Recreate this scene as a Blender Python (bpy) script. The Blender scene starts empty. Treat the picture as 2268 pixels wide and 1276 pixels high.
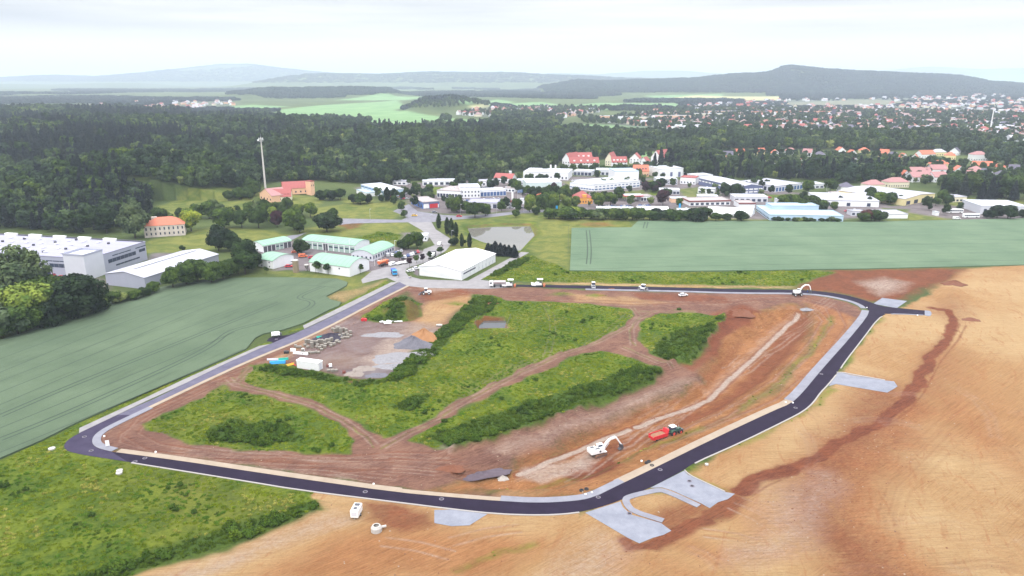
import bpy, bmesh, math, random
import numpy as np
from mathutils import Vector, Matrix
R = math.radians
random.seed(7); RNG = np.random.default_rng(11)
sc = bpy.context.scene
COL = sc.collection

# ------------------------------------------------------------------ camera
PITCH = math.atan(463 / 1600.0); CAM_H = 100.0; F = 1600.0
cd = bpy.data.cameras.new('camera'); cam = bpy.data.objects.new('camera', cd); COL.objects.link(cam)
cam.location = (0, 0, CAM_H); cam.rotation_euler = (math.pi / 2 - PITCH, 0, 0)
cd.sensor_width = 36; cd.lens = 36 * F / 2268; cd.clip_start = 1; cd.clip_end = 60000
sc.camera = cam

# ------------------------------------------------------------------ sky, sun, exposure
SUN_EL, SUN_AZ = 48, 200          # degrees; azimuth the light comes from, from +Y clockwise
w = bpy.data.worlds.new('World'); sc.world = w; w.use_nodes = True
nt = w.node_tree; nt.nodes.clear()
def N(nt, t, **k):
    n = nt.nodes.new(t)
    for a, b in k.items(): setattr(n, a, b)
    return n
out = N(nt, 'ShaderNodeOutputWorld'); bg = N(nt, 'ShaderNodeBackground')
sky = N(nt, 'ShaderNodeTexSky', sky_type='NISHITA', sun_disc=False)
sky.sun_elevation = R(SUN_EL); sky.sun_rotation = R(SUN_AZ); sky.altitude = 300; sky.dust_density = 3
tc = N(nt, 'ShaderNodeTexCoord'); sep = N(nt, 'ShaderNodeSeparateXYZ')
nt.links.new(tc.outputs['Generated'], sep.inputs[0])
# overcast deck: darker near the horizon, brighter overhead, with soft broken bands
mp = N(nt, 'ShaderNodeMapping'); mp.inputs['Scale'].default_value = (.8, 1.0, 13.0); mp.inputs['Location'].default_value = (.3, 1.7, .55)
nt.links.new(tc.outputs['Generated'], mp.inputs[0])
n1 = N(nt, 'ShaderNodeTexNoise'); n1.inputs['Scale'].default_value = 1.5; n1.inputs['Detail'].default_value = 6; n1.inputs['Roughness'].default_value = .5
nt.links.new(mp.outputs[0], n1.inputs[0])
band = N(nt, 'ShaderNodeMapRange', interpolation_type='SMOOTHSTEP')
band.inputs['From Min'].default_value = .03; band.inputs['From Max'].default_value = .085
nt.links.new(sep.outputs[2], band.inputs[0])
cr = N(nt, 'ShaderNodeValToRGB')
cr.color_ramp.elements[0].position = .40; cr.color_ramp.elements[0].color = (.42, .445, .49, 1)
cr.color_ramp.elements[1].position = .60; cr.color_ramp.elements[1].color = (.77, .76, .745, 1)
nt.links.new(n1.outputs[0], cr.inputs[0])
low = N(nt, 'ShaderNodeMixRGB'); low.inputs[1].default_value = (.84, .81, .78, 1)
nt.links.new(band.outputs[0], low.inputs[0]); nt.links.new(cr.outputs[0], low.inputs[2])
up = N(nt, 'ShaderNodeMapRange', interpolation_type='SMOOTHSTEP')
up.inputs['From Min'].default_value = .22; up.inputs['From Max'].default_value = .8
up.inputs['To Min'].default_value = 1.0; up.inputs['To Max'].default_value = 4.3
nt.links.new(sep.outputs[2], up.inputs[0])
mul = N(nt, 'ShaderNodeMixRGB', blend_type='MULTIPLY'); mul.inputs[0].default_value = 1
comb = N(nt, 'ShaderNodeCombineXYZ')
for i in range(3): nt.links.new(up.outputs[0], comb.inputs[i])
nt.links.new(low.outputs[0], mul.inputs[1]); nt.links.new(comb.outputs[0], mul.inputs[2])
sk = N(nt, 'ShaderNodeMixRGB', blend_type='MULTIPLY'); sk.inputs[0].default_value = 1; sk.inputs[2].default_value = (.1, .1, .1, 1)
nt.links.new(sky.outputs[0], sk.inputs[1])
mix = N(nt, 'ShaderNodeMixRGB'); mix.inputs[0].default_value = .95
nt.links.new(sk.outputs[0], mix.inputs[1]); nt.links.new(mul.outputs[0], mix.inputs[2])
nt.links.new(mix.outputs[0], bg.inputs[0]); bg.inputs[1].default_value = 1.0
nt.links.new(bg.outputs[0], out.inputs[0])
sl = bpy.data.lights.new('sun', 'SUN'); sun = bpy.data.objects.new('sun', sl); COL.objects.link(sun)
sl.energy = 1.5; sl.angle = R(10); sl.color = (1, .96, .9)
_d = Vector((math.sin(R(SUN_AZ)) * math.cos(R(SUN_EL)), math.cos(R(SUN_AZ)) * math.cos(R(SUN_EL)), math.sin(R(SUN_EL))))
sun.rotation_euler = _d.to_track_quat('Z', 'Y').to_euler(); sun.location = _d * 500
sc.view_settings.view_transform = 'Standard'; sc.view_settings.look = 'None'
sc.view_settings.exposure = 0.43; sc.view_settings.gamma = 1
sc.cycles.use_denoising = True
sc.cycles.max_bounces = 5; sc.cycles.diffuse_bounces = 3; sc.cycles.glossy_bounces = 2; sc.cycles.volume_bounces = 1
sc.cycles.transparent_max_bounces = 4; sc.cycles.sample_clamp_indirect = 4
K = 0.47      # picture brightness -> base colour under this light

# ------------------------------------------------------------------ picture <-> ground
CP, SP = math.cos(PITCH), math.sin(PITCH)
def ray(x, y):
    u = (np.asarray(x, float) - 1134) / F; v = (np.asarray(y, float) - 638) / F
    return u, CP - v * SP, -SP - v * CP
def P0(x, y, z=0.0):
    dx, dy, dz = ray(x, y); t = (z - CAM_H) / dz
    return np.stack([dx * t, dy * t], -1)
def crest(pts, D):
    a = np.array(pts, float); dx, dy, dz = ray(a[:, 0], a[:, 1]); t = D / dy
    return dx * t, np.maximum(CAM_H + dz * t, 0)
RIDGES = []
def ridge(D, W, pts, dz=0, wob=.06, base=0):
    X, Z = crest(pts, D); RIDGES.append((D, W, X, np.maximum(Z + dz, base), wob))
ridge(13500, 1500, [(-500,190),(-300,186),(0,180),(60,172),(150,168),(260,170),(330,163),(420,153),(490,143),(545,143),(600,150),(660,156),(720,162),(830,168),(900,176),(1000,190)])
ridge(9000, 900, [(560,190),(640,172),(700,164),(830,166),(926,161),(1116,162),(1183,166),(1278,169),(1350,173),(1500,180),(1600,190)])
ridge(9500, 900, [(-300,190),(0,186),(100,188),(200,186),(280,186),(350,193),(420,205)])
ridge(17000, 1200, [(1100,175),(1222,163),(1314,165),(1423,157.5),(1500,157.5),(1609,164),(1700,170),(1850,165),(1951,158),(2068,148),(2173,153),(2268,152),(2600,155)])
ridge(5600, 700, [(1200,192),(1282,179),(1340,182),(1468,180),(1538,177),(1609,168),(1697,164),(1722,157),(1738,149),(1785,154),(1856,158),(1926,160),(1997,165),(2103,169),(2138,175),(2208,183),(2268,188),(2500,200)], dz=-8, wob=.03)
ridge(4200, 350, [(430,226),(480,214),(520,205),(600,197),(660,198),(720,197),(790,196),(850,198),(888,212),(910,228)], dz=-10, wob=.03)
ridge(2500, 150, [(880,250),(900,238),(945,215),(1000,211),(1050,216),(1090,226),(1120,240),(1140,252)], dz=-13, wob=.02)
ridge(1600, 420, [(-300,242),(0,246),(200,252),(400,262),(560,276),(640,284)], dz=-14, wob=.02)
ridge(4300, 350, [(-200,210),(0,208),(60,209),(85,216),(110,230)], dz=-6)
ridge(3000, 260, [(-200,230),(0,230),(100,238),(150,246),(200,254)], dz=-10)
def sd_poly(X, Y, poly):
    """signed distance, positive inside"""
    n = len(poly); ins = np.zeros(X.shape, bool); dm = np.full(X.shape, 1e18)
    for i in range(n):
        x0, y0 = poly[i]; x1, y1 = poly[(i + 1) % n]
        c = ((y0 > Y) != (y1 > Y)) & (X < (x1 - x0) * (Y - y0) / ((y1 - y0) + 1e-12) + x0)
        ins ^= c
        ex, ey = x1 - x0, y1 - y0; L = ex * ex + ey * ey + 1e-12
        t = np.clip(((X - x0) * ex + (Y - y0) * ey) / L, 0, 1)
        dm = np.minimum(dm, (X - x0 - t * ex) ** 2 + (Y - y0 - t * ey) ** 2)
    d = np.sqrt(dm); return np.where(ins, d, -d)
def d_line(X, Y, ln):
    dm = np.full(X.shape, 1e18)
    for i in range(len(ln) - 1):
        x0, y0 = ln[i]; x1, y1 = ln[i + 1]
        ex, ey = x1 - x0, y1 - y0; L = ex * ex + ey * ey + 1e-12
        t = np.clip(((X - x0) * ex + (Y - y0) * ey) / L, 0, 1)
        dm = np.minimum(dm, (X - x0 - t * ex) ** 2 + (Y - y0 - t * ey) ** 2)
    return np.sqrt(dm)
def flat(pts): return P0(np.array([p[0] for p in pts]), np.array([p[1] for p in pts]))
TRENCH = flat([(1010,1050),(1120,1010),(1230,972),(1400,905),(1545,850),(1570,810),(1640,735),(1710,690),(1795,690),(1790,730),(1700,835),(1590,905),(1450,970),(1330,1040),(1230,1075),(1080,1075)])
POND = flat([(1036,502),(1100,498),(1174,497),(1184,517),(1151,552),(1115,543),(1075,534),(1044,522)])
PIT = flat([(1060,714),(1072,703),(1122,703),(1116,724),(1062,724)])
MOUND = flat([(800,706),(830,682),(868,664),(905,662),(936,672),(934,698),(905,712),(860,712)])
BERM = flat([(1672,700),(1640,690),(1600,705),(1560,760),(1510,800),(1470,815),(1400,860),(1270,915),(1130,965),(1000,1003)])
FARBERM = flat([(2055,640),(2105,622),(2145,640),(2180,700),(2140,712),(2070,690)])
KNOLLS = [(*P0(x, y), h, r) for x, y, h, r in ((330,430,17,75), (150,440,10,60), (200,360,12,120), (480,365,11,90), (700,350,10,100), (60,330,14,160), (900,340,9,110), (1150,345,7,90), (380,310,14,200), (620,310,10,150), (1000,320,8,140), (1650,305,7,160), (2000,315,6,120))]
DIRTREL = flat([(1000,1045),(1150,975),(1400,895),(1560,840),(1600,740),(1700,680),(1850,690),(1880,720),(1780,860),(1560,975),(1370,1065),(1200,1095),(1050,1080)])
def wave(X, Y, s):
    return (np.sin(X / s + 1.3 * np.sin(Y / s / 1.7)) * np.cos(Y / s * 1.1 + .7 * np.sin(X / s / 2.1)))
def height(X, Y):
    X = np.asarray(X, float); Y = np.asarray(Y, float); h = np.zeros(np.broadcast(X, Y).shape)
    X = np.broadcast_to(X, h.shape); Y = np.broadcast_to(Y, h.shape)
    if (Y > 900).any():
        for D, W, cx, cz, wob in RIDGES:
            Z = np.interp(X, cx, cz, left=0, right=0)
            e = (Y - D * (1 + wob * .5 * np.sin(X / D * 9 + D))) / W
            h = np.maximum(h, Z * np.exp(-e * e))
        k = np.clip((Y - 1500) / 3000, 0, 1)
        h = h + k * (6 + 5 * wave(X, Y, 420) + 3 * wave(X, Y, 160))
    m = (Y > 560) & (Y < 2400)
    if m.any():
        x = X[m]; y = Y[m]; hh = np.zeros(x.shape)
        for kx, ky, kh, kr in KNOLLS: hh += kh * np.exp(-((x - kx) ** 2 + ((y - ky) * .8) ** 2) / kr ** 2)
        h[m] += hh
    m = (Y < 620) & (Y > 100) & (np.abs(X) < 320)
    if m.any():
        x = X[m]; y = Y[m]; hh = np.zeros(x.shape)
        hh -= 3.0 * np.clip(sd_poly(x, y, TRENCH) / 5 + .4, 0, 1)
        hh -= 2.2 * np.clip(sd_poly(x, y, POND) / 6 + .6, 0, 1)
        hh -= 2.0 * np.clip(sd_poly(x, y, PIT) / 1.6 + .8, 0, 1)
        s = np.clip(sd_poly(x, y, MOUND) / 7, 0, 1); hh += 4.2 * s * s * (3 - 2 * s)
        s = np.clip(sd_poly(x, y, FARBERM) / 12, 0, 1); hh += 1.8 * s * s * (3 - 2 * s)
        hh += 1.9 * np.exp(-(d_line(x, y, BERM) / 2.4) ** 2) * (1 + .3 * np.sin(x * 1.1) * np.cos(y * .9))
        dirt = np.clip(sd_poly(x, y, DIRTREL) / 6, 0, 1); hh += dirt * (.16 * wave(x, y, 1.5) + .22 * wave(y, x, 3.4))
        h[m] = hh
    return h
_RS = np.concatenate([np.linspace(60, 900, 500), np.geomspace(900, 24000, 900)[1:]])
def P(x, y):
    """ground point seen at photo pixel (x, y)"""
    dx, dy, dz = ray(x, y); dx, dy, dz = float(dx), float(dy), float(dz)
    t = _RS; z = CAM_H + dz * t; g = height(dx * t, dy * t)
    b = np.nonzero(z <= g)[0]
    if len(b) == 0: i = len(t) - 1; return Vector((dx * t[i], dy * t[i], g[i]))
    i = max(b[0], 1); a = (z[i-1] - g[i-1]) / max((z[i-1] - g[i-1]) - (z[i] - g[i]), 1e-9)
    tt = t[i-1] + a * (t[i] - t[i-1])
    X, Y = dx * tt, dy * tt
    return Vector((X, Y, float(height(np.array([X]), np.array([Y]))[0])))
def PW(pts): return np.array([P(*p)[:2] for p in pts])
def proj(X, Y, Z):
    dz = Z - CAM_H; zc = Y * CP - dz * SP
    return 1134 + F * X / zc, 638 - F * (Y * SP + dz * CP) / zc

# ------------------------------------------------------------------ materials
def lin(c):
    return tuple(((v / 255) / 12.92 if v / 255 <= .04045 else ((v / 255 + .055) / 1.055) ** 2.4) for v in c)
def pic(*c):           # picture colour (0-255) -> base colour
    return tuple(v * K for v in lin(c)) + (1,)
def alb(r, g=None, b=None): return (r, g if g is not None else r, b if b is not None else r, 1)
def noise(nt, vec, scale, detail=4, rough=.55, dist=0):
    n = N(nt, 'ShaderNodeTexNoise'); n.inputs['Scale'].default_value = scale; n.inputs['Detail'].default_value = detail
    n.inputs['Roughness'].default_value = rough; n.inputs['Distortion'].default_value = dist
    nt.links.new(vec, n.inputs['Vector']); return n.outputs[0]
def mapping(nt, vec, scale=(1,1,1), rot=(0,0,0)):
    if rot != (0,0,0): vec = _rot(nt, vec, rot); rot = (0,0,0)      # turn first, then squeeze
    m = N(nt, 'ShaderNodeMapping'); m.inputs['Scale'].default_value = scale; m.inputs['Rotation'].default_value = rot
    nt.links.new(vec, m.inputs[0]); return m.outputs[0]
def _rot(nt, vec, rot):
    m = N(nt, 'ShaderNodeMapping'); m.inputs['Rotation'].default_value = rot; nt.links.new(vec, m.inputs[0]); return m.outputs[0]
def ramp(nt, f, *stops):
    r = N(nt, 'ShaderNodeValToRGB'); e = r.color_ramp.elements
    while len(e) < len(stops): e.new(.5)
    for i, (p, c) in enumerate(stops): e[i].position = p; e[i].color = c
    nt.links.new(f, r.inputs[0]); return r.outputs[0]
def mixc(nt, f, a, b, mode='MIX'):
    m = N(nt, 'ShaderNodeMixRGB', blend_type=mode)
    for s, v in ((0, f), (1, a), (2, b)):
        if isinstance(v, (int, float)): m.inputs[s].default_value = v
        elif isinstance(v, tuple): m.inputs[s].default_value = v
        else: nt.links.new(v, m.inputs[s])
    return m.outputs[0]
def mathn(nt, op, a, b=0.0, c=None, clamp=False):
    m = N(nt, 'ShaderNodeMath', operation=op, use_clamp=clamp)
    for s, v in enumerate((a, b) if c is None else (a, b, c)):
        if isinstance(v, (int, float)): m.inputs[s].default_value = v
        else: nt.links.new(v, m.inputs[s])
    return m.outputs[0]
def base(name):
    m = bpy.data.materials.new(name); m.use_nodes = True; nt = m.node_tree
    b = nt.nodes['Principled BSDF']; g = N(nt, 'ShaderNodeNewGeometry')
    return m, nt, b, g.outputs['Position']
def bump(nt, b, h, strength=.3, dist=.1):
    n = N(nt, 'ShaderNodeBump'); n.inputs['Strength'].default_value = strength; n.inputs['Distance'].default_value = dist
    nt.links.new(h, n.inputs['Height']); nt.links.new(n.outputs[0], b.inputs['Normal'])
_MC = {}
def mat(name, col, var=.12, scale=.6, rough=.75, metal=0.0, streak=None, bmp=0, spec=.4, seam=0):
    """surface with blotchy wear; streak = (sx, sy, sz) squeezes the pattern"""
    if name in _MC: return _MC[name]
    m, nt, b, pos = base(name)
    v = mapping(nt, pos, streak) if streak else pos
    n = noise(nt, v, scale, 5, .6); n2 = noise(nt, v, scale * 7, 3, .6)
    f = mixc(nt, .4, n, n2)
    lo = tuple(c * (1 - var) for c in col[:3]) + (1,); hi = tuple(min(c * (1 + var), .95) for c in col[:3]) + (1,)
    cc = ramp(nt, f, (.3, lo), (.7, hi))
    if seam:      # sheet or panel joints every seam metres, and a little run-off dirt
        tcn = N(nt, 'ShaderNodeTexCoord'); sp = N(nt, 'ShaderNodeSeparateXYZ'); nt.links.new(tcn.outputs['Object'], sp.inputs[0])
        q = mathn(nt, 'LESS_THAN', mathn(nt, 'FRACT', mathn(nt, 'DIVIDE', sp.outputs[0], seam)), .3 / seam)
        st = noise(nt, mapping(nt, tcn.outputs['Object'], (1, .08, .3)), .9, 4, .6)
        cc = mixc(nt, mathn(nt, 'MULTIPLY', q, .55), cc, tuple(c * .55 for c in col[:3]) + (1,))
        cc = mixc(nt, mathn(nt, 'MULTIPLY', mathn(nt, 'SUBTRACT', st, .52, clamp=True), 1.6, clamp=True), cc, tuple(c * .62 for c in col[:3]) + (1,))
    nt.links.new(cc, b.inputs['Base Color'])
    b.inputs['Roughness'].default_value = rough; b.inputs['Metallic'].default_value = metal
    b.inputs['Specular IOR Level'].default_value = spec
    if bmp: bump(nt, b, n2, bmp, .05)
    _MC[name] = m; return m

# ------------------------------------------------------------------ object helpers
def tag(o, label=None, cat=None, group=None, kind=None):
    if label: o['label'] = label
    if cat: o['category'] = cat
    if group: o['group'] = group
    if kind: o['kind'] = kind
    return o
def empty(name, loc=(0,0,0), rz=0, label=None, cat=None, group=None):
    o = bpy.data.objects.new(name, None); COL.objects.link(o); o.location = loc; o.rotation_euler = (0, 0, rz)
    o.empty_display_size = .5
    return tag(o, label, cat, group)
def link(name, me, parent=None, loc=None, rz=None, scale=None):
    o = bpy.data.objects.new(name, me); COL.objects.link(o)
    if parent: o.parent = parent
    if loc is not None: o.location = loc
    if rz is not None: o.rotation_euler = (0, 0, rz)
    if scale is not None: o.scale = scale
    return o
def kids(o): return [c for c in o.children]
def copy_tree(o, parent=None):
    c = o.copy(); COL.objects.link(c); c.parent = parent
    for ch in list(o.children): copy_tree(ch, c)
    return c
class MB:
    def __init__(s): s.v = []; s.f = []; s.mi = []; s.m = 0; s.x = Matrix.Identity(4)
    def add(s, vs, fs):
        o = len(s.v); s.v += [tuple(s.x @ Vector(p)) for p in vs]
        for f in fs: s.f.append([o + i for i in f]); s.mi.append(s.m)
    def box(s, c, d, top=(1, 1), rz=0, rx=0, ry=0):
        M_ = Matrix.Translation(c) @ Matrix.Rotation(rz, 4, 'Z') @ Matrix.Rotation(ry, 4, 'Y') @ Matrix.Rotation(rx, 4, 'X')
        a, b, h = d[0] / 2, d[1] / 2, d[2] / 2
        vs = [(-a,-b,-h),(a,-b,-h),(a,b,-h),(-a,b,-h)] + [(x * top[0], y * top[1], h) for x, y in ((-a,-b),(a,-b),(a,b),(-a,b))]
        s.add([tuple(M_ @ Vector(p)) for p in vs], [(3,2,1,0),(4,5,6,7),(0,1,5,4),(1,2,6,5),(2,3,7,6),(3,0,4,7)]); return s
    def prism(s, prof, y0, y1, taper=1.0):
        n = len(prof)
        vs = [(x, y0, z) for x, z in prof] + [(x, y1, z) for x, z in prof]
        s.add(vs, [list(range(n)), list(range(2 * n - 1, n - 1, -1))] + [(i, n + i, n + (i + 1) % n, (i + 1) % n) for i in range(n)]); return s
    def cyl(s, a, b, r0, r1=None, n=12, caps=True):
        a = Vector(a); b = Vector(b); r1 = r0 if r1 is None else r1; d = b - a
        q = d.to_track_quat('Z', 'Y')
        vs = []
        for c, r in ((a, r0), (b, r1)):
            for i in range(n):
                t = 2 * math.pi * i / n; vs.append(tuple(c + q @ Vector((r * math.cos(t), r * math.sin(t), 0))))
        fs = [(i, (i + 1) % n, n + (i + 1) % n, n + i) for i in range(n)]
        if caps: fs += [list(range(n - 1, -1, -1)), list(range(n, 2 * n))]
        s.add(vs, fs); return s
    def tube(s, pts, r, n=8):
        for a, b in zip(pts[:-1], pts[1:]): s.cyl(a, b, r, r, n)
        return s
    def build(s, name, mats, parent=None, smooth=False, bevel=0, **k):
        me = s.mesh(name, mats, smooth, bevel); return link(name, me, parent, **k)
    def mesh(s, name, mats, smooth=False, bevel=0):
        me = bpy.data.meshes.new(name); me.from_pydata(s.v, [], s.f)
        for m in (mats if isinstance(mats, (list, tuple)) else [mats]): me.materials.append(m)
        if any(s.mi): me.polygons.foreach_set('material_index', s.mi)
        bm = bmesh.new(); bm.from_mesh(me); bmesh.ops.recalc_face_normals(bm, faces=bm.faces)
        if bevel: bmesh.ops.bevel(bm, geom=list(bm.edges), offset=bevel, segments=1, affect='EDGES', clamp_overlap=True)
        bm.to_mesh(me); bm.free()
        if smooth: me.polygons.foreach_set('use_smooth', [True] * len(me.polygons))
        return me
def np_mesh(name, V, Fq, mats):
    """V (n,3) array, Fq (m,4) or (m,3) int array"""
    me = bpy.data.meshes.new(name); k = Fq.shape[1]
    me.vertices.add(len(V)); me.vertices.foreach_set('co', V.astype(np.float32).ravel())
    me.loops.add(Fq.size); me.loops.foreach_set('vertex_index', Fq.astype(np.int32).ravel())
    me.polygons.add(len(Fq)); me.polygons.foreach_set('loop_start', np.arange(0, Fq.size, k, dtype=np.int32))
    me.polygons.foreach_set('loop_total', np.full(len(Fq), k, np.int32))
    for m in (mats if isinstance(mats, (list, tuple)) else [mats]): me.materials.append(m)
    me.update(calc_edges=True); return me

# ------------------------------------------------------------------ ground sheet
_ys = np.arange(1345, 212, -1.55)
r_near = (CAM_H / np.tan(PITCH + np.arctan((_ys - 638) / F)))
r_near = r_near[r_near < 2300]
rs = [30, 60, 80] + list(r_near)
while rs[-1] < 26000: rs.append(rs[-1] + max(rs[-1] * .006, 9))
rs = np.array(rs)
th = np.concatenate([np.linspace(-68, -40.5, 40), np.linspace(-40, 40, 1150), np.linspace(40.5, 68, 40)])
th = np.radians(th)
RR, TT = np.meshgrid(rs, th, indexing='ij')
GX = (RR * np.sin(TT)).ravel(); GY = (RR * np.cos(TT)).ravel()
GZ = height(GX, GY)
NL = 12
Mk = [np.zeros(GX.shape, np.float32) for _ in range(NL)]
MEADOW, TAN, ORANGE, BROWN, WEED, DARK, GRAVEL, PALE, FARG, FARY, TOWN, CLAY = range(NL)
JX = GX + 1.1 * wave(GX, GY, 5.3) + .5 * wave(GY, GX, 1.9); JY = GY + 1.1 * wave(GY + 40, GX, 4.7) + .5 * wave(GX, GY + 9, 1.7)
def _sel(w_, pad):
    w_ = np.asarray(w_); lo = w_.min(0) - pad; hi = w_.max(0) + pad
    return np.nonzero((GX > lo[0]) & (GX < hi[0]) & (GY > lo[1]) & (GY < hi[1]))[0]
def paint(layer, px, s=1.0, soft=2.0, over=(), jit=True):
    w_ = PW(px); ix = _sel(w_, soft + 3)
    if len(ix) == 0: return
    x, y = (JX[ix], JY[ix]) if jit else (GX[ix], GY[ix])
    m = np.clip(.5 + sd_poly(x, y, w_) / soft, 0, 1) * s
    for l in over: Mk[l][ix] *= (1 - m)
    Mk[layer][ix] = np.maximum(Mk[layer][ix], m)
def stroke(layer, px, width, s=1.0, soft=1.0, over=(), jit=True):
    w_ = PW(px); ix = _sel(w_, width + soft + 2)
    if len(ix) == 0: return
    x, y = (JX[ix], JY[ix]) if jit else (GX[ix], GY[ix])
    m = np.clip(.5 + (width / 2 - d_line(x, y, w_)) / soft, 0, 1) * s
    for l in over: Mk[l][ix] *= (1 - m)
    Mk[layer][ix] = np.maximum(Mk[layer][ix], m)
def ruts(layer, px, gauge=2.0, w_=.7, s=.7, soft=.6, over=()):
    a = PW(px); t = np.gradient(a, axis=0); t /= np.linalg.norm(t, axis=1)[:, None] + 1e-9
    nrm = np.stack([-t[:, 1], t[:, 0]], -1)
    for sg in (-.5, .5):
        l = a + nrm * gauge * sg; ix = _sel(l, w_ + soft + 2)
        if len(ix) == 0: continue
        m = np.clip(.5 + (w_ / 2 - d_line(GX[ix], GY[ix], l)) / soft, 0, 1) * s
        for q in over: Mk[q][ix] *= (1 - m)
        Mk[layer][ix] = np.maximum(Mk[layer][ix], m)
ALLD = (TAN, ORANGE, BROWN, CLAY, PALE, GRAVEL)
ALLG = (MEADOW, WEED, DARK)
# meadows round the yards, ponds and lanes
for pl in ([(320,560),(330,535),(400,512),(470,503),(590,510),(650,522),(560,536),(480,556),(340,562)],
           [(690,478),(700,460),(800,448),(868,450),(890,476),(868,486),(760,485)],
           [(700,500),(860,494),(900,492),(945,512),(955,535),(900,545),(700,520),(640,515)],
           [(330,462),(400,432),(500,418),(620,425),(720,440),(700,460),(600,470),(500,472),(400,482),(335,480)],
           [(990,480),(1160,474),(1400,487),(1400,505),(1268,506),(1262,600),(1175,562),(1160,558),(1098,556),(990,560),(1000,540),(970,505)],
           [(580,596),(700,606),(830,612),(790,640),(772,650),(760,622),(640,617)],
           [(820,590),(850,600),(800,618)],
           [(2095,440),(2268,440),(2268,462),(2110,470)], [(2000,470),(2100,462),(2130,486),(1960,488)],
           [(1290,470),(1500,468),(1900,486),(1400,490)], [(750,440),(800,432),(830,445),(770,452)]):
    paint(MEADOW, pl, 1, 6)
# dirt of the building site
paint(BROWN, [(170,985),(325,900),(560,800),(760,690),(905,628),(947,638),(1130,636),(1297,642),(1450,647),(1800,652),(1890,700),(1900,720),(1840,820),(1780,890),(1380,1080),(1130,1112),(870,1080),(400,1010)], 1, 2)
paint(TAN, [(250,1290),(560,1192),(700,1135),(690,1105),(1000,1120),(1270,1145),(1500,1060),(1830,860),(1950,700),(2080,640),(2130,596),(2300,585),(3400,570),(3400,1290)], 1, 2)
paint(CLAY, [(1760,640),(1800,610),(1850,598),(2140,594),(2100,625),(2040,640),(1990,668),(1930,668),(1850,648)], .95, 7)
paint(PALE, [(1900,625),(1960,615),(2010,625),(1990,645),(1950,655)], .7, 8)
paint(TAN, [(2060,640),(2130,596),(2300,585),(2300,800),(2100,760),(2080,700)], 1, 5)
paint(CLAY, [(2060,690),(2110,655),(2150,690),(2120,720)], .5, 14)
# ring: orange sand on the right, brown round the grass, trench colours
paint(ORANGE, [(1180,1095),(1330,1050),(1480,985),(1600,935),(1720,860),(1790,770),(1800,700),(1760,672),(1680,690),(1600,740),(1550,840),(1300,960),(1130,1040),(960,1085)], .9, 5, over=(BROWN,))
paint(ORANGE, [(1790,670),(1860,690),(1890,705),(1830,830),(1770,885),(1560,985),(1370,1075),(1280,1100),(1140,1105),(1300,1060),(1450,990),(1600,935),(1750,850),(1800,760)], .85, 4, over=(BROWN,))
paint(BROWN, [(1700,650),(1800,652),(1860,665),(1905,680),(1922,700),(1880,755),(1835,800),(1780,880),(1755,830),(1830,760),(1850,710),(1790,672)], 1, 1.5)
paint(TAN, [(1830,700),(1890,705),(1830,835),(1765,890),(1560,985),(1375,1070),(1180,1105),(1100,1100),(1400,1040),(1600,940),(1740,870),(1790,790)], .75, 5)
paint(CLAY, [(1230,1050),(1330,990),(1480,935),(1600,880),(1680,800),(1760,700),(1800,690),(1790,740),(1700,840),(1600,905),(1450,965),(1330,1030),(1260,1062)], .8, 4)
paint(CLAY, [(1180,1000),(1330,930),(1500,880),(1590,800),(1640,760),(1600,830),(1540,880),(1400,935),(1240,1000),(1150,1040)], .5, 5)
paint(TAN, [(1560,850),(1640,770),(1740,690),(1765,692),(1760,705),(1690,780),(1620,850),(1570,890),(1520,905)], .75, 3)
paint(PALE, [(1150,1058),(1160,1040),(1240,1020),(1310,1000),(1330,1008),(1290,1040),(1240,1062),(1190,1072)], .75, 3)
paint(CLAY, [(1240,1050),(1300,1025),(1360,1010),(1380,1030),(1300,1065),(1260,1068)], 1, 2)
paint(CLAY, [(1440,1140),(1560,1100),(1640,1090),(1480,1200),(1400,1215),(1370,1195)], .7, 5)
paint(CLAY, [(800,1115),(870,1118),(960,1136),(960,1165),(900,1172),(840,1160),(805,1150)], .8, 3)
# pale bedding strip of the sewer trench
for ln in ([(1150,1052),(1210,1025),(1300,990),(1363,964.6),(1393,953)], [(1409,947.7),(1453,930),(1489,917.6),(1532,904),(1569,888),(1577,881),(1612,844),(1665,799),(1702,763),(1742,723),(1768,698)]):
    stroke(CLAY, ln, 3.6, .8, .6, jit=False); stroke(PALE, ln, 1.9, 1, .5, over=(CLAY,), jit=False)
paint(PALE, [(1745,690),(1768,692),(1745,715),(1700,760),(1650,815),(1600,865),(1570,885),(1560,872),(1620,815),(1690,745)], .22, 2)
# reddish ramp and spoil inside the ring at the top
paint(CLAY, [(1560,700),(1640,672),(1690,690),(1665,715),(1600,745),(1570,800),(1540,820),(1500,800),(1560,760),(1605,708)], .75, 3)
paint(CLAY, [(1600,704),(1640,680),(1692,690),(1660,715),(1610,745),(1585,790),(1560,790),(1568,760)], 1, 2.5)
paint(BROWN, [(1000,1000),(1130,955),(1300,900),(1440,850),(1480,815),(1550,820),(1560,850),(1500,880),(1330,935),(1150,1010),(1040,1040),(950,1060),(900,1010)], .9, 3, over=(ORANGE,))
paint(PALE, [(1080,1000),(1300,920),(1450,862),(1500,842),(1545,838),(1540,862),(1440,895),(1300,950),(1130,1012)], .35, 5)
paint(TAN, [(945,640),(1060,655),(1050,668),(1000,700),(940,740),(900,735),(920,700),(950,670)], .85, 5)
paint(TAN, [(1250,650),(1400,660),(1480,672),(1400,676),(1280,668)], .7, 4)
paint(CLAY, [(925,642),(1000,640),(1060,648),(1000,662),(940,668)], .8, 4)
paint(CLAY, [(1394,648),(1500,652),(1600,656),(1620,672),(1450,664),(1420,664)], .7, 3)
paint(ORANGE, [(1318,652),(1332,650),(1346,655),(1332,659)], .9, 3)
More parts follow.
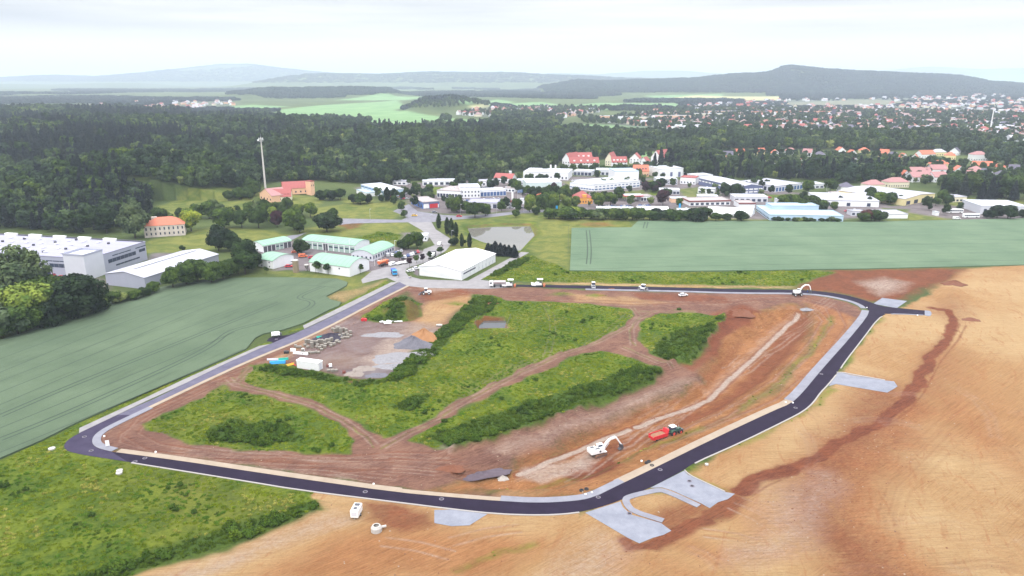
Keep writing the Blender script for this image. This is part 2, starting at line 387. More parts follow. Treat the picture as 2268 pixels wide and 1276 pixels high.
paint(PALE, [(940,640),(985,634),(1010,640),(960,648)], .5, 4)
# gravelled storage yard
paint(GRAVEL, [(640,790),(690,745),(780,700),(830,712),(940,716),(1000,735),(930,790),(880,830),(840,842),(740,835),(690,815)], .55, 6)
paint(PALE, [(800,800),(860,752),(900,748),(950,770),(920,800),(880,812),(820,815)], .75, 5)
paint(PALE, [(820,745),(880,720),(960,716),(990,735),(900,745)], .35, 8)
paint(GRAVEL, [(740,822),(800,810),(880,815),(860,840),(800,840)], .9, 4)
paint(TAN, [(600,800),(690,742),(760,700),(830,665),(840,668),(760,712),(700,750),(630,800)], .8, 3)
paint(TAN, [(690,800),(760,780),(800,790),(780,812),(720,818)], .4, 8)
# grassy patches
G1 = [(324,939),(361,915),(441,882),(494,853),(507,866),(551,868.7),(639,893),(727,923),(771,950),(785,976),(767,1005),(705,1003),(507,997),(441,981),(331,955)]
G2 = [(522,840),(560,806),(600,804),(700,824),(780,838),(845,842),(900,800),(960,745),(1010,700),(1052,653),(1092,655),(1122,665),(1200,668),(1300,672),(1395,685),(1405,700),(1390,720),(1330,755),(1230,790),(1130,835),(1040,880),(960,925),(900,955),(850,970),(800,935),(720,895),(640,870),(560,855)]
G3 = [(1420,762),(1418,722),(1436,700),(1500,685),(1600,695),(1612,705),(1590,720),(1562,765),(1530,805),(1500,805),(1440,780)]
G4 = [(1000,992),(908,976),(980,930),(1060,890),(1150,845),(1270,790),(1330,778),(1400,790),(1440,812),(1466,820),(1440,850),(1330,890),(1200,930),(1100,965)]
G5 = [(800,708),(830,682),(868,664),(905,662),(936,672),(934,698),(905,712),(860,714)]
G6 = [(-60,1045),(90,982),(165,948),(143,990),(160,1010),(282,1026),(430,1050),(540,1068),(665,1090),(700,1112),(715,1125),(560,1190),(250,1290),(-60,1290)]
for g in (G1, G2, G3, G4, G5, G6): paint(WEED, g, 1, 1.5, over=ALLD)
VERGE = [(1062,618),(1100,590),(1170,562),(1262,598),(1500,603),(1800,598),(1850,604),(1800,618),(1760,634),(1500,630),(1180,624)]
paint(WEED, VERGE, 1, 3, over=ALLD)
paint(TAN, [(1180,622),(1200,606),(1300,612),(1500,622),(1700,628),(1760,632),(1750,639),(1500,636),(1180,629)], .5, 3)
paint(TAN, [(1140,628),(1300,627),(1500,632),(1700,636),(1760,639),(1500,636),(1300,631)], .9, 1.5, over=ALLG)
paint(WEED, [(560,772),(620,745),(665,724),(760,672),(855,622),(866,626),(774,671),(671,722),(674,727),(640,738),(590,756),(600,762),(574,768),(500,801),(407,841),(326,881),(176,951),(100,990),(85,982),(160,940),(340,860)], 1, 1)
paint(TAN, [(722,662),(755,645),(800,640),(860,620),(800,650),(760,668)], .6, 5)
DARKS = [[(850,840),(900,798),(960,742),(1010,698),(1052,653),(1090,655),(1110,672),(1060,700),(1010,740),(960,790),(920,830),(870,850)],
         [(580,810),(700,824),(780,838),(845,842),(900,845),(800,856),(700,842),(600,826)],
         [(1000,992),(1100,965),(1200,930),(1330,890),(1440,850),(1466,820),(1420,812),(1330,840),(1200,880),(1060,925),(940,970)],
         [(1600,703),(1562,765),(1530,805),(1500,805),(1440,780),(1450,760),(1520,725)],
         [(120,1290),(560,1150),(690,1108),(715,1125),(560,1190),(250,1290)],
         [(900,645),(930,672),(930,700),(880,712),(830,712),(810,705),(850,690)],
         [(1070,610),(1120,585),(1180,568),(1150,592),(1100,612)], [(450,950),(520,925),(640,945),(690,975),(560,990),(460,975)],
         [(860,900),(900,880),(960,872),(950,890),(900,912)]]
for g in DARKS: paint(DARK, g, .85, 4)
for g in ([(1180,690),(1250,700),(1330,730),(1290,748),(1200,722)], [(1100,672),(1150,672),(1165,690),(1110,694)], [(1180,745),(1240,740),(1260,760),(1190,768)], [(1230,815),(1300,790),(1330,800),(1260,832)], [(780,532),(840,514),(888,520),(880,533),(820,537)], [(620,915),(700,935),(720,960),(660,950)]): paint(DARK, g, .42, 9)
stroke(WEED, [(150,1003),(282,1024),(529,1064),(661,1086),(700,1093)], 7, 1, 1)
stroke(TAN, [(700,1095),(838,1108),(1000,1129),(1100,1139),(1268,1138)], 5, 1, 1, over=ALLG)
# green scraps on the sand
for ln, wd in (([(1520,1045),(1560,1012),(1640,982),(1720,945),(1800,900),(1840,862)], 2.2), ([(1875,800),(1900,760),(1935,715),(1960,705)], 2.5),
               ([(1380,1100),(1440,1088),(1480,1092)], .8), ([(1515,1050),(1560,1072),(1610,1090)], 1.2), ([(1010,1262),(1060,1240),(1120,1222),(1180,1200)], 1.2),
               ([(1080,1095),(1200,1080),(1330,1045),(1420,1000),(1560,945)], 1.0), ([(1845,700),(1800,770),(1740,840),(1640,905)], 1.6), ([(1866,828),(1850,830),(1872,790)], 1.2)):
    stroke(WEED, ln, wd, .62, 2.4)
for b in ((1320,655),(1240,652),(1010,672)): paint(WEED, [(b[0]-22,b[1]),(b[0],b[1]-4),(b[0]+24,b[1]),(b[0],b[1]+4)], .8, 4)
paint(CLAY, [(1120,703),(1125,728),(1062,728),(1055,716),(1070,700)], .9, 1.2, over=ALLG)
paint(CLAY, [(885,668),(910,664),(935,680),(930,704),(900,712),(892,690)], .75, 3, over=ALLG)
paint(ORANGE, [(845,684),(870,678),(872,684),(850,690)], .6, 2, over=ALLG)
paint(CLAY, [(765,842),(800,840),(795,849),(770,849)], .8, 2, over=ALLG)
paint(PALE, [(1095,740),(1110,715),(1130,700),(1150,700),(1130,735)], .35, 5)
paint(PALE, [(965,990),(985,975),(1003,992),(990,1005)], .6, 1.5, over=ALLG)
# dirt tracks across the grass
for ln, wd in (([(505,838),(520,852),(600,870),(700,900),(760,930),(810,965),(830,985)], 4.2), ([(480,850),(520,850),(560,812)], 2.5),
               ([(850,990),(900,962),(960,930),(1040,885),(1130,838),(1230,792),(1330,755),(1395,722),(1415,700),(1400,682)], 4.5),
               ([(1402,765),(1398,730),(1415,705),(1440,695)], 5.5), ([(1380,770),(1440,795),(1490,815)], 6), ([(1415,690),(1460,690),(1540,690)], 4)):
    stroke(BROWN, ln, wd, 1, 1.2, over=ALLG + (TAN,)); ruts(PALE, ln, 1.9, .6, .35)
    stroke(WEED, ln, .5, .5, .6)
for ln in ([(1130,838),(1170,815),(1210,790),(1225,740),(1222,700),(1205,672)], [(990,905),(1060,862),(1130,815),(1180,795),(1240,775)], [(1290,770),(1340,740),(1380,705),(1400,690)]):
    ruts(BROWN, ln, 2.4, .7, .6, .8, over=(WEED,)); ruts(PALE, ln, 2.4, .5, .3)
ruts(DARK, [(775,862),(800,895),(815,930)], 2, .6, .5)
# ring tracks, wheel ruts, brown bands on the plateau
for ln, g in (([(880,650),(780,710),(640,785),(500,832),(330,910),(250,960),(245,985),(330,1010),(500,1030),(700,1040),(850,1030)], 5), 
           ([(840,672),(770,715),(620,790),(480,846),(320,925),(290,962),(340,990),(500,1015),(740,1022),(880,1010),(1000,1010)], 4),
           ([(900,640),(1000,650),(1200,662),(1400,672),(1600,668),(1700,660),(1780,660),(1840,680),(1860,720),(1800,800),(1700,880),(1540,945),(1450,980)], 5),
           ([(1060,660),(1200,664),(1400,672),(1500,675)], 3), ([(1450,990),(1600,920),(1720,845),(1800,760),(1830,710),(1800,680),(1700,680)], 3)):
    ruts(CLAY, ln, g, 1.1, .55, 1); ruts(PALE, [(a, b + 2) for a, b in ln], g, .5, .3)
HAUL = [(2066,684),(2100,690),(2117,716),(2100,747),(2061,794),(2022,864),(1990,903),(1944,934),(1882,965),(1819,1004),(1757,1035),(1679,1066),(1640,1090)]
stroke(CLAY, HAUL, 4.6, 1, 1.2); ruts(BROWN, HAUL, 2.4, .8, .8, .5); ruts(CLAY, [(a + 16, b + 4) for a, b in HAUL[2:]], 2.2, .8, .7, .6); stroke(CLAY, [(a - 14, b - 3) for a, b in HAUL[3:]], 2.4, .45, 2.5)
stroke(CLAY, [(1632,1108),(1612,1130),(1580,1140)], 5, .9, 2); stroke(CLAY, [(1570,1150),(1520,1172),(1484,1183),(1445,1212),(1406,1211),(1386,1194)], 4, .95, 1.5)
stroke(CLAY, [(1960,860),(1940,905),(1900,960),(1850,1010),(1820,1060),(1810,1120),(1840,1180),(1900,1240),(1940,1290)], 15, .62, 11)
stroke(CLAY, [(2100,780),(2060,860),(2000,920),(1950,980)], 12, .3, 12)
stroke(ORANGE, [(1980,900),(1900,1000),(1840,1060),(1850,1150),(1930,1230),(2000,1290)], 22, .75, 10)
stroke(CLAY, [(1985,960),(1900,1030),(1850,1090),(1862,1170),(1930,1250),(1970,1290)], 14, .34, 10)
paint(ORANGE, [(1640,1110),(1790,1075),(1830,1120),(1760,1185),(1650,1205)], .5, 8)
stroke(CLAY, [(1950,940),(1880,1010),(1850,1060),(1850,1120),(1880,1180)], 5, .5, 5)
stroke(PALE, [(1830,1060),(1800,1120),(1770,1190),(1650,1230)], 7, .4, 8)
paint(ORANGE, [(2040,880),(2130,860),(2268,980),(2268,1060),(2100,960)], .5, 14)
paint(PALE, [(1680,1100),(1790,1060),(1830,1080),(1770,1160),(1690,1190)], .35, 10)
paint(ORANGE, [(1560,1060),(1700,1000),(1830,930),(1900,880),(1880,860),(1760,930),(1600,1000)], .3, 6)
stroke(ORANGE, [(1500,1200),(1600,1230),(1750,1220),(1820,1150)], 6, .5, 6)
stroke(ORANGE, [(1400,1240),(1560,1290)], 8, .5, 8)
stroke(ORANGE, [(2120,820),(2200,900),(2290,950)], 14, .3, 12)
paint(ORANGE, [(560,1290),(640,1250),(760,1190),(860,1170),(1100,1180),(1200,1200),(1080,1290)], .7, 8)
paint(PALE, [(500,1225),(600,1190),(740,1130),(780,1150),(700,1180),(560,1235),(420,1290),(330,1290)], .45, 5)
paint(PALE, [(1240,1230),(1330,1180),(1400,1225),(1330,1290),(1200,1290)], .4, 9)
for a, b in (((1620,1120),(1730,1180)), ((1640,1110),(1760,1160)), ((1560,1180),(1700,1210)), ((1000,1200),(1150,1170)), ((850,1200),(1000,1230))):
    ruts(ORANGE, [a, ((a[0]+b[0])/2, (a[1]+b[1])/2 - 8), b], 2.2, .7, .6); ruts(PALE, [a, ((a[0]+b[0])/2, (a[1]+b[1])/2 - 5), b], 3.2, .5, .4)
for k in range(26):       # crisp recent wheel ruts beside the haul road and round its bend
    o_ = random.uniform(-10, 190); q0 = random.uniform(0, .5); q1 = min(1, q0 + random.uniform(.15, .5))
    bl = [(2112,740),(2060,805),(2020,860),(1960,915),(1840,985),(1740,1035),(1640,1080)] if k % 2 else [(2060,860),(1990,920),(1930,980),(1870,1040),(1850,1100),(1870,1180),(1920,1240),(1970,1285)]
    n_ = len(bl); a_, b_ = int(q0 * (n_ - 2)), max(int(q0 * (n_ - 2)) + 3, int(q1 * n_)); pts = [(a + o_, b + o_ * .35) for a, b in bl[a_:b_]]
    if len(pts) > 1: ruts((CLAY, ORANGE)[k % 2], pts, 2.1, .6, random.uniform(.15, .4), .9)
paint(TAN, [(1500,1200),(1560,1150),(1620,1100),(1660,1085),(1560,1045),(1700,980),(1810,905),(1850,860),(1985,872),(1960,900),(1840,970),(1740,1020),(1640,1065)], .6, 3, over=(ORANGE, PALE))
for k in range(46):       # scattered machine tracks over the stripped soil
    x = random.uniform(1500, 2268); y = random.uniform(820, 1270)
    L = random.uniform(60, 230); a0 = R(random.choice([random.uniform(-40, -15), random.uniform(10, 40), random.uniform(-60, 60)]))
    pts = [(x + L * t * math.cos(a0 + t * .5), y + L * t * math.sin(a0 + t * .5) * .6) for t in (0, .33, .66, 1)]
    if min(p[0] for p in pts) < 1640 and y < 1150: continue
    if k % 3 == 0: ruts(PALE, pts, 2.1, .7, random.uniform(.08, .2), 1.6)
    else: ruts((CLAY, ORANGE)[k % 2], pts, 2.1, .7, random.uniform(.12, .32), 1.8)
    if k % 4 == 0: ruts(ORANGE, [(a + 6, b + 9) for a, b in pts], 2.4, .8, .25, 2.0)
for k in range(40):       # trackwork in the excavation, along its axis
    x = random.uniform(1230, 1780); y = 1078 - (x - 1230) * .68 + random.uniform(-40, 30); L = random.uniform(40, 160)
    if not (1.0 > 0): continue
    pts = [(x + L * t, y - L * t * .62 + 5 * math.sin(t * 5)) for t in (0, .33, .66, 1)]
    ruts((PALE, CLAY, ORANGE)[k % 3], pts, 2.0, .5, random.uniform(.25, .6), .5)
for k in range(60):
    x = random.uniform(330, 900); y = 990 + random.uniform(0, 55) + (x - 330) * .03; L = random.uniform(60, 220)
    pts = [(x + L * t, y + L * t * random.uniform(.02, .1)) for t in (0, .5, 1)]
    ruts((PALE, CLAY)[k % 2], pts, 1.8, .45, random.uniform(.2, .5), .5)
# yards and aprons further off
paint(GRAVEL, [(560,560),(660,530),(690,525),(870,545),(960,560),(900,590),(830,600),(780,600),(690,600),(600,598),(640,585)], 1, 4, over=ALLG)
paint(GRAVEL, [(900,465),(905,440),(800,430),(790,415),(930,405),(1100,395),(1260,390),(1440,395),(1520,400),(1560,400),(1700,420),(1900,440),(1960,440),(2100,455),(2268,470),(2268,486),(2130,488),(2000,470),(1870,486),(1660,486),(1560,480),(1320,470),(1100,472),(1020,478)], .95, 8)
paint(GRAVEL, [(0,620),(110,600),(230,618),(240,650),(130,660),(0,690)], .9, 6)
paint(MEADOW, [(0,655),(60,690),(30,730),(0,745)], 1, 6)
paint(GRAVEL, [(328,575),(340,560),(420,562),(400,585)], .9, 4, over=ALLG)
paint(GRAVEL, [(914,592),(926,586),(926,612),(912,606)], 1, 1.5)
paint(CLAY, [(750,500),(765,493),(800,494),(795,504),(770,508)], .7, 5)
paint(CLAY, [(1280,498),(1300,492),(1350,493),(1360,500),(1320,503)], .45, 6)
paint(CLAY, [(1000,352),(1030,345),(1085,347),(1082,356),(1020,358)], 1, 8)
for lw in ([(905,478),(1030,476),(1090,472),(1150,466),(1060,474)], [(1120,420),(1150,415),(1160,400),(1140,398)], [(1245,402),(1280,400),(1285,412),(1262,412)], [(1320,428),(1430,420),(1440,436),(1380,440)], [(1430,400),(1460,398),(1470,430),(1440,434)], [(1500,420),(1560,412),(1600,432),(1520,440)],
           [(1700,432),(1760,430),(1790,445),(1720,456)], [(1960,440),(2000,430),(2000,455),(1970,456)], [(1560,470),(1620,462),(1690,466),(1600,482)], [(1960,462),(2010,464),(1990,480),(1950,478)], [(1180,436),(1260,430),(1270,470),(1180,474)], [(840,446),(900,450),(905,470),(870,462)], [(1500,460),(1560,460),(1560,476),(1490,472)], [(950,414),(1030,414),(1020,430),(930,432)], [(1330,378),(1460,374),(1440,388),(1340,386)]):
    paint(WEED if lw[0][0] % 3 else MEADOW, lw, .9, 6, over=(GRAVEL,))
for ln in ([(1034,508),(1030,498),(1100,493),(1182,492),(1194,520),(1156,554)], [(1034,508),(1044,528),(1075,538),(1120,549),(1156,555)]): stroke(WEED, ln, 4, .8, 2, over=(MEADOW,))
for ln in ([(1040,508),(1036,500),(1100,497),(1180,496),(1188,520),(1152,550)], [(1038,506),(1046,524),(1075,534),(1120,545),(1152,550)]): stroke(CLAY, ln, 1.6, .5, 1.2, over=(MEADOW,))
paint(GRAVEL, [(890,515),(945,515),(952,535),(915,540),(890,530)], .8, 4, over=ALLG)
paint(WEED, [(775,530),(840,512),(890,520),(880,532),(820,536)], 1, 4)
stroke(DARK, [(1096,560),(1150,553),(1180,560)], 3, .6, 2)
# far fields, town ground
FIELDS = [[(590,264),(620,243),(700,234),(880,222),(900,238),(870,244),(1000,262),(1080,268),(1075,285),(960,285),(870,290),(800,290),(815,272),(790,264),(620,268)],
          [(1225,238),(1320,228),(1500,229),(1520,242),(1400,239),(1300,248),(1230,250)], [(1230,276),(1330,275),(1480,282),(1475,291),(1240,285)],
          [(380,264),(480,250),(590,255),(585,262),(430,266)], [(740,222),(860,207),(940,215),(900,222)], [(1400,350),(1410,336),(1458,336),(1462,350)],
          [(1420,212),(1600,208),(1600,216),(1480,220)], [(2120,168),(2300,165),(2300,184),(2200,184)], [(1100,232),(1200,226),(1240,232),(1200,238)],
          [(1000,225),(1100,220),(1140,226),(1040,232)], [(440,238),(560,232),(640,236),(560,244)]]
for f in FIELDS: paint(FARG, f, 1, 25)
YFIELDS = [[(1480,217),(1540,211),(1730,214),(1730,222),(1560,223)], [(1745,227),(1940,221),(2010,227),(1960,234),(1750,235)], [(1040,236),(1080,232),(1095,238),(1050,243)]]
for f in YFIELDS: paint(FARY, f, 1, 25)
TOWNP = [(1330,268),(1480,246),(1560,232),(1700,222),(1900,220),(2100,212),(2400,205),(2400,330),(2150,308),(2000,296),(1850,292),(1700,290),(1500,292),(1350,276)]
VILLP = [(1010,256),(1050,244),(1160,236),(1320,240),(1330,250),(1240,262),(1120,262)]
HAZEV = [(120,246),(200,228),(320,226),(420,222),(520,226),(520,236),(420,246),(250,250)]
paint(TOWN, TOWNP, .8, 80); paint(TOWN, VILLP, .7, 50); paint(TOWN, HAZEV, .6, 90)
# pond and pit banks are bare soil
nr, nc = RR.shape
idx = np.arange(nr * nc).reshape(nr, nc)
Fq = np.stack([idx[:-1, :-1], idx[:-1, 1:], idx[1:, 1:], idx[1:, :-1]], -1).reshape(-1, 4)[:, ::-1]

def ground_material():
    m, nt, b, pos = base('ground_soil_and_grass')
    at = []
    for k in range(3):
        a = N(nt, 'ShaderNodeAttribute', attribute_name='mask%d' % k); s = N(nt, 'ShaderNodeSeparateColor')
        nt.links.new(a.outputs['Color'], s.inputs[0]); at += [s.outputs[0], s.outputs[1], s.outputs[2], a.outputs['Alpha']]
    nA = noise(nt, pos, .9, 6, .65); nB = noise(nt, pos, .11, 6, .6, .6); nC = noise(nt, pos, .016, 5, .6)
    st = mapping(nt, pos, (1, .25, 1), (0, 0, R(57))); nS = noise(nt, st, .7, 5, .7, .4)
    nF = noise(nt, pos, 3.5, 3, .7); nH = noise(nt, pos, .0025, 6, .65)
    edge = mathn(nt, 'MULTIPLY', mathn(nt, 'SUBTRACT', mixc(nt, .5, nA, nB), .5), 1.9)
    def fac(k, hard=2.4):
        v = mathn(nt, 'ADD', at[k], mathn(nt, 'MULTIPLY', edge, mathn(nt, 'MULTIPLY', mathn(nt, 'MULTIPLY', at[k], mathn(nt, 'SUBTRACT', 1.0, at[k])), 4)))
        return mathn(nt, 'MULTIPLY', v, 1.0, clamp=True)
    def two(f, c0, c1, a=.36, z=.64): return ramp(nt, f, (a, c0), (z, c1))
    # wooded / rough ground far away and near
    c = two(nC, pic(84,104,58), pic(128,140,80)); c = mixc(nt, .5, c, mixc(nt, .6, two(nH, pic(60,78,66), pic(130,150,100), .42, .58), two(nA, pic(76,100,44), pic(126,140,62))))
    c = mixc(nt, fac(FARG), c, two(nC, pic(138,180,120), pic(165,205,140)))
    c = mixc(nt, fac(FARY), c, two(nC, pic(215,215,150), pic(232,226,170)))
    c = mixc(nt, fac(TOWN), c, two(nB, pic(96,110,92), pic(150,150,145)))
    c = mixc(nt, fac(MEADOW), c, mixc(nt, .35, two(nB, pic(106,126,56), pic(160,162,82), .4, .6), two(nC, pic(100,124,56), pic(168,166,90), .4, .6)))
    grav = mixc(nt, .4, two(nB, pic(136,122,128), pic(172,160,162)), two(nF, pic(118,108,118), pic(185,175,178)))
    stB = mapping(nt, pos, (1, .16, 1), (0, 0, R(57))); nT = noise(nt, stB, 1.9, 6, .72, 1.2)
    stC = mapping(nt, pos, (1, .2, 1), (0, 0, R(20))); nU = noise(nt, stC, .33, 6, .7, 1.6)
    sand = mixc(nt, .5, two(nB, pic(204,160,108), pic(228,188,134), .36, .64), two(nA, pic(198,154,108), pic(232,194,144), .38, .62))
    sand = mixc(nt, .45, sand, two(nC, pic(196,142,92), pic(234,200,150), .42, .58))
    sand = mixc(nt, mathn(nt, 'MULTIPLY', mathn(nt, 'SUBTRACT', nU, .54, clamp=True), 5, clamp=True), sand, mixc(nt, nA, pic(180,112,72), pic(212,154,104)))
    sand = mixc(nt, mathn(nt, 'MULTIPLY', mathn(nt, 'SUBTRACT', nT, .6, clamp=True), 3, clamp=True), sand, pic(176,124,88))
    oran = mixc(nt, .55, two(nB, pic(178,108,64), pic(214,150,98), .4, .6), two(nT, pic(150,84,54), pic(226,164,112), .35, .65))
    brow = mixc(nt, .5, two(nB, pic(128,86,76), pic(174,128,106), .4, .6), two(nT, pic(112,72,66), pic(200,156,134), .32, .68))
    clay = mixc(nt, .5, two(nB, pic(126,66,48), pic(168,96,64)), two(nT, pic(108,56,44), pic(192,122,86), .32, .68))
    pale = mixc(nt, .5, two(nA, pic(198,172,158), pic(230,210,194)), two(nT, pic(182,156,146), pic(232,214,198), .35, .65))
    # machine scrapes: long thin marks that change direction from place to place
    sA = noise(nt, mapping(nt, pos, (2.6, .09, 1), (0, 0, R(52))), 1.0, 4, .7, .3); sB = noise(nt, mapping(nt, pos, (2.4, .10, 1), (0, 0, R(-38))), 1.0, 4, .7, .3); sC = noise(nt, mapping(nt, pos, (2.6, .1, 1), (0, 0, R(85))), 1.0, 4, .7, .3)
    scr = mixc(nt, mathn(nt, 'MULTIPLY', mathn(nt, 'SUBTRACT', nC, .47, clamp=True), 30, clamp=True), sA, mixc(nt, mathn(nt, 'MULTIPLY', mathn(nt, 'SUBTRACT', nH, .5, clamp=True), 30, clamp=True), sC, sB))
    grit = noise(nt, pos, 1.7, 6, .85)
    sg = mixc(nt, .5, ramp(nt, scr, (.36, (.62,.58,.56,1)), (.5, (1,1,1,1)), (.66, (1.22,1.24,1.26,1))), ramp(nt, grit, (.34, (.66,.62,.6,1)), (.5, (1,1,1,1)), (.66, (1.2,1.2,1.2,1))))
    sand = mixc(nt, .75, sand, mixc(nt, 1, sand, sg, 'MULTIPLY')); oran, brow, clay, pale, grav = [mixc(nt, 1, q, sg, 'MULTIPLY') for q in (oran, brow, clay, pale, grav)]
    c = mixc(nt, fac(BROWN), c, brow); c = mixc(nt, fac(TAN), c, sand); c = mixc(nt, fac(ORANGE), c, oran)
    c = mixc(nt, fac(CLAY), c, clay); c = mixc(nt, fac(GRAVEL), c, grav); c = mixc(nt, fac(PALE), c, pale)
    # dark crumbs and small stones on bare soil
    spk = mathn(nt, 'MULTIPLY', mathn(nt, 'SUBTRACT', nF, .66, clamp=True), 3.2, clamp=True)
    c = mixc(nt, spk, c, pic(104,74,56))
    weed = mixc(nt, .5, two(nB, pic(76,108,28), pic(148,162,48), .42, .6), two(nA, pic(70,100,26), pic(142,160,50), .38, .62))
    weed = mixc(nt, mathn(nt, 'MULTIPLY', mathn(nt, 'SUBTRACT', nC, .52, clamp=True), 3, clamp=True), weed, pic(150,140,75))
    c = mixc(nt, fac(WEED), c, weed)
    c = mixc(nt, fac(DARK), c, two(nA, pic(58,90,36), pic(94,124,50)))
    nt.links.new(c, b.inputs['Base Color']); b.inputs['Roughness'].default_value = .95; b.inputs['Specular IOR Level'].default_value = .15
    hgt = mathn(nt, 'ADD', mathn(nt, 'MULTIPLY', nA, .6), mathn(nt, 'ADD', mathn(nt, 'MULTIPLY', nS, .5), mathn(nt, 'MULTIPLY', nF, .2)))
    hgt = mathn(nt, 'ADD', hgt, mathn(nt, 'ADD', mathn(nt, 'MULTIPLY', nT, .7), mathn(nt, 'ADD', mathn(nt, 'MULTIPLY', scr, .8), mathn(nt, 'MULTIPLY', grit, .8)))); bump(nt, b, hgt, .8, .6)
    return m
gme = np_mesh('ground', np.stack([GX, GY, GZ], -1), Fq, ground_material())
for k in range(3):
    a = gme.attributes.new('mask%d' % k, 'FLOAT_COLOR', 'POINT')
    a.data.foreach_set('color', np.stack(Mk[4*k:4*k+4], -1).astype(np.float32).ravel())
gme.polygons.foreach_set('use_smooth', np.ones(len(Fq), bool))
tag(link('ground', gme), kind='structure')
def mask_at(k, x, y):     # nearest mask value for scattering
    r = np.hypot(x, y); t = np.arctan2(x, y)
    i = np.clip(np.searchsorted(rs, r), 0, nr - 1); j = np.clip(np.searchsorted(th, t), 0, nc - 1)
    return Mk[k].reshape(nr, nc)[i, j]

# ------------------------------------------------------------------ sheets: roads, pavements, fields
def resample(w_, step):
    d = np.concatenate([[0], np.cumsum(np.linalg.norm(np.diff(w_, axis=0), axis=1))])
    n = max(2, int(d[-1] / step)); s = np.linspace(0, d[-1], n)
    return np.stack([np.interp(s, d, w_[:, 0]), np.interp(s, d, w_[:, 1])], -1)
def smooth_line(w_, it=2):
    for _ in range(it):
        q = [w_[0]]
        for a, b in zip(w_[:-1], w_[1:]): q += [a * .75 + b * .25, a * .25 + b * .75]
        w_ = np.array(q + [w_[-1]])
    return w_
def smooth_px(px, step=2.0, it=2): return resample(smooth_line(PW(px), it), step)
def offset(w_, d):
    t = np.gradient(w_, axis=0); t /= np.linalg.norm(t, axis=1)[:, None] + 1e-9
    return w_ + np.stack([-t[:, 1], t[:, 0]], -1) * d
EXCL = []
def ribbon(name, A, B, z, m, parent=None, thick=.0, kind='structure'):
    EXCL.append(np.concatenate([np.asarray(A)[::4], np.asarray(A)[-1:], np.asarray(B)[::-1][::4], np.asarray(B)[:1]]))
    n = 160 if len(A) > 100 else max(len(A), len(B), 8)
    def rs_(w_):
        d = np.concatenate([[0], np.cumsum(np.linalg.norm(np.diff(w_, axis=0), axis=1))]); s = np.linspace(0, d[-1], n)
        return np.stack([np.interp(s, d, w_[:, 0]), np.interp(s, d, w_[:, 1])], -1)
    if len(A) != len(B): A, B = rs_(A), rs_(B)
    n = len(A); v = []; f = []
    for p in (A, B):
        for q in p: v.append((q[0], q[1], z))
    f = [(i, i + 1, n + i + 1, n + i) for i in range(n - 1)]
    if thick:
        o = len(v)
        for p in (A, B):
            for q in p: v.append((q[0], q[1], z - thick))
        f += [(i, o + i, o + i + 1, i + 1) for i in range(n - 1)] + [(n + i, n + i + 1, o + n + i + 1, o + n + i) for i in range(n - 1)]
        f += [(0, n, o + n, o), (n - 1, o + n - 1, o + 2 * n - 1, 2 * n - 1)]
    mb = MB(); mb.add(v, f); o_ = mb.build(name, m, parent)
    if not parent: tag(o_, kind=kind)
    return o_
def sheet(name, w_, z, m, thick=0.0, kind='structure'):
    if name in ('road', 'pavement', 'water'): EXCL.append(np.asarray(w_))
    bm = bmesh.new(); vs = [bm.verts.new((p[0], p[1], z)) for p in w_]; f = bm.faces.new(vs)
    if f.normal.z < 0: f.normal_flip()
    if thick:
        r = bmesh.ops.extrude_face_region(bm, geom=[f]); 
        bmesh.ops.translate(bm, verts=[e for e in r['geom'] if isinstance(e, bmesh.types.BMVert)], vec=(0, 0, -thick))
    bmesh.ops.recalc_face_normals(bm, faces=bm.faces)
    bmesh.ops.triangulate(bm, faces=bm.faces)
    me = bpy.data.meshes.new(name); bm.to_mesh(me); bm.free(); me.materials.append(m)
    o = link(name, me); tag(o, kind=kind)
    return o
def asphalt(name, c0, c1, streaky=.5):
    m, nt, b, pos = base(name)
    n = noise(nt, pos, .25, 5, .6); n2 = noise(nt, pos, 6, 3, .7); n3 = noise(nt, pos, 1.1, 4, .6)
    c = mixc(nt, .35, ramp(nt, n, (.35, c0), (.65, c1)), ramp(nt, n2, (.3, c0), (.7, c1)))
    c = mixc(nt, mathn(nt, 'MULTIPLY', mathn(nt, 'SUBTRACT', n3, .58, clamp=True), 1.2), c, tuple(v * 1.5 for v in c1[:3]) + (1,))
    nt.links.new(c, b.inputs['Base Color']); b.inputs['Roughness'].default_value = .85
    b.inputs['Specular IOR Level'].default_value = .12; bump(nt, b, n2, .15, .02); return m
M_NEW = asphalt('fresh_asphalt', pic(44,35,57), pic(58,48,74)); M_OLD = asphalt('base_course_asphalt', pic(114,110,134), pic(140,136,158))
M_STREET = asphalt('street_asphalt', pic(148,146,160), pic(182,180,190))
M_LIGHT = asphalt('dusty_grey_asphalt', pic(170,166,170), pic(198,194,196))
M_PADC = asphalt('light_grey_crushed_concrete', pic(156,160,176), pic(188,191,205))
M_WALKG = asphalt('grey_concrete_pavement', pic(160,160,174), pic(186,186,198)); M_WALKT = asphalt('sandy_gravel_pavement', pic(196,176,156), pic(216,198,178))
M_KERB = mat('kerb_concrete', pic(205,198,195), .08, 2)
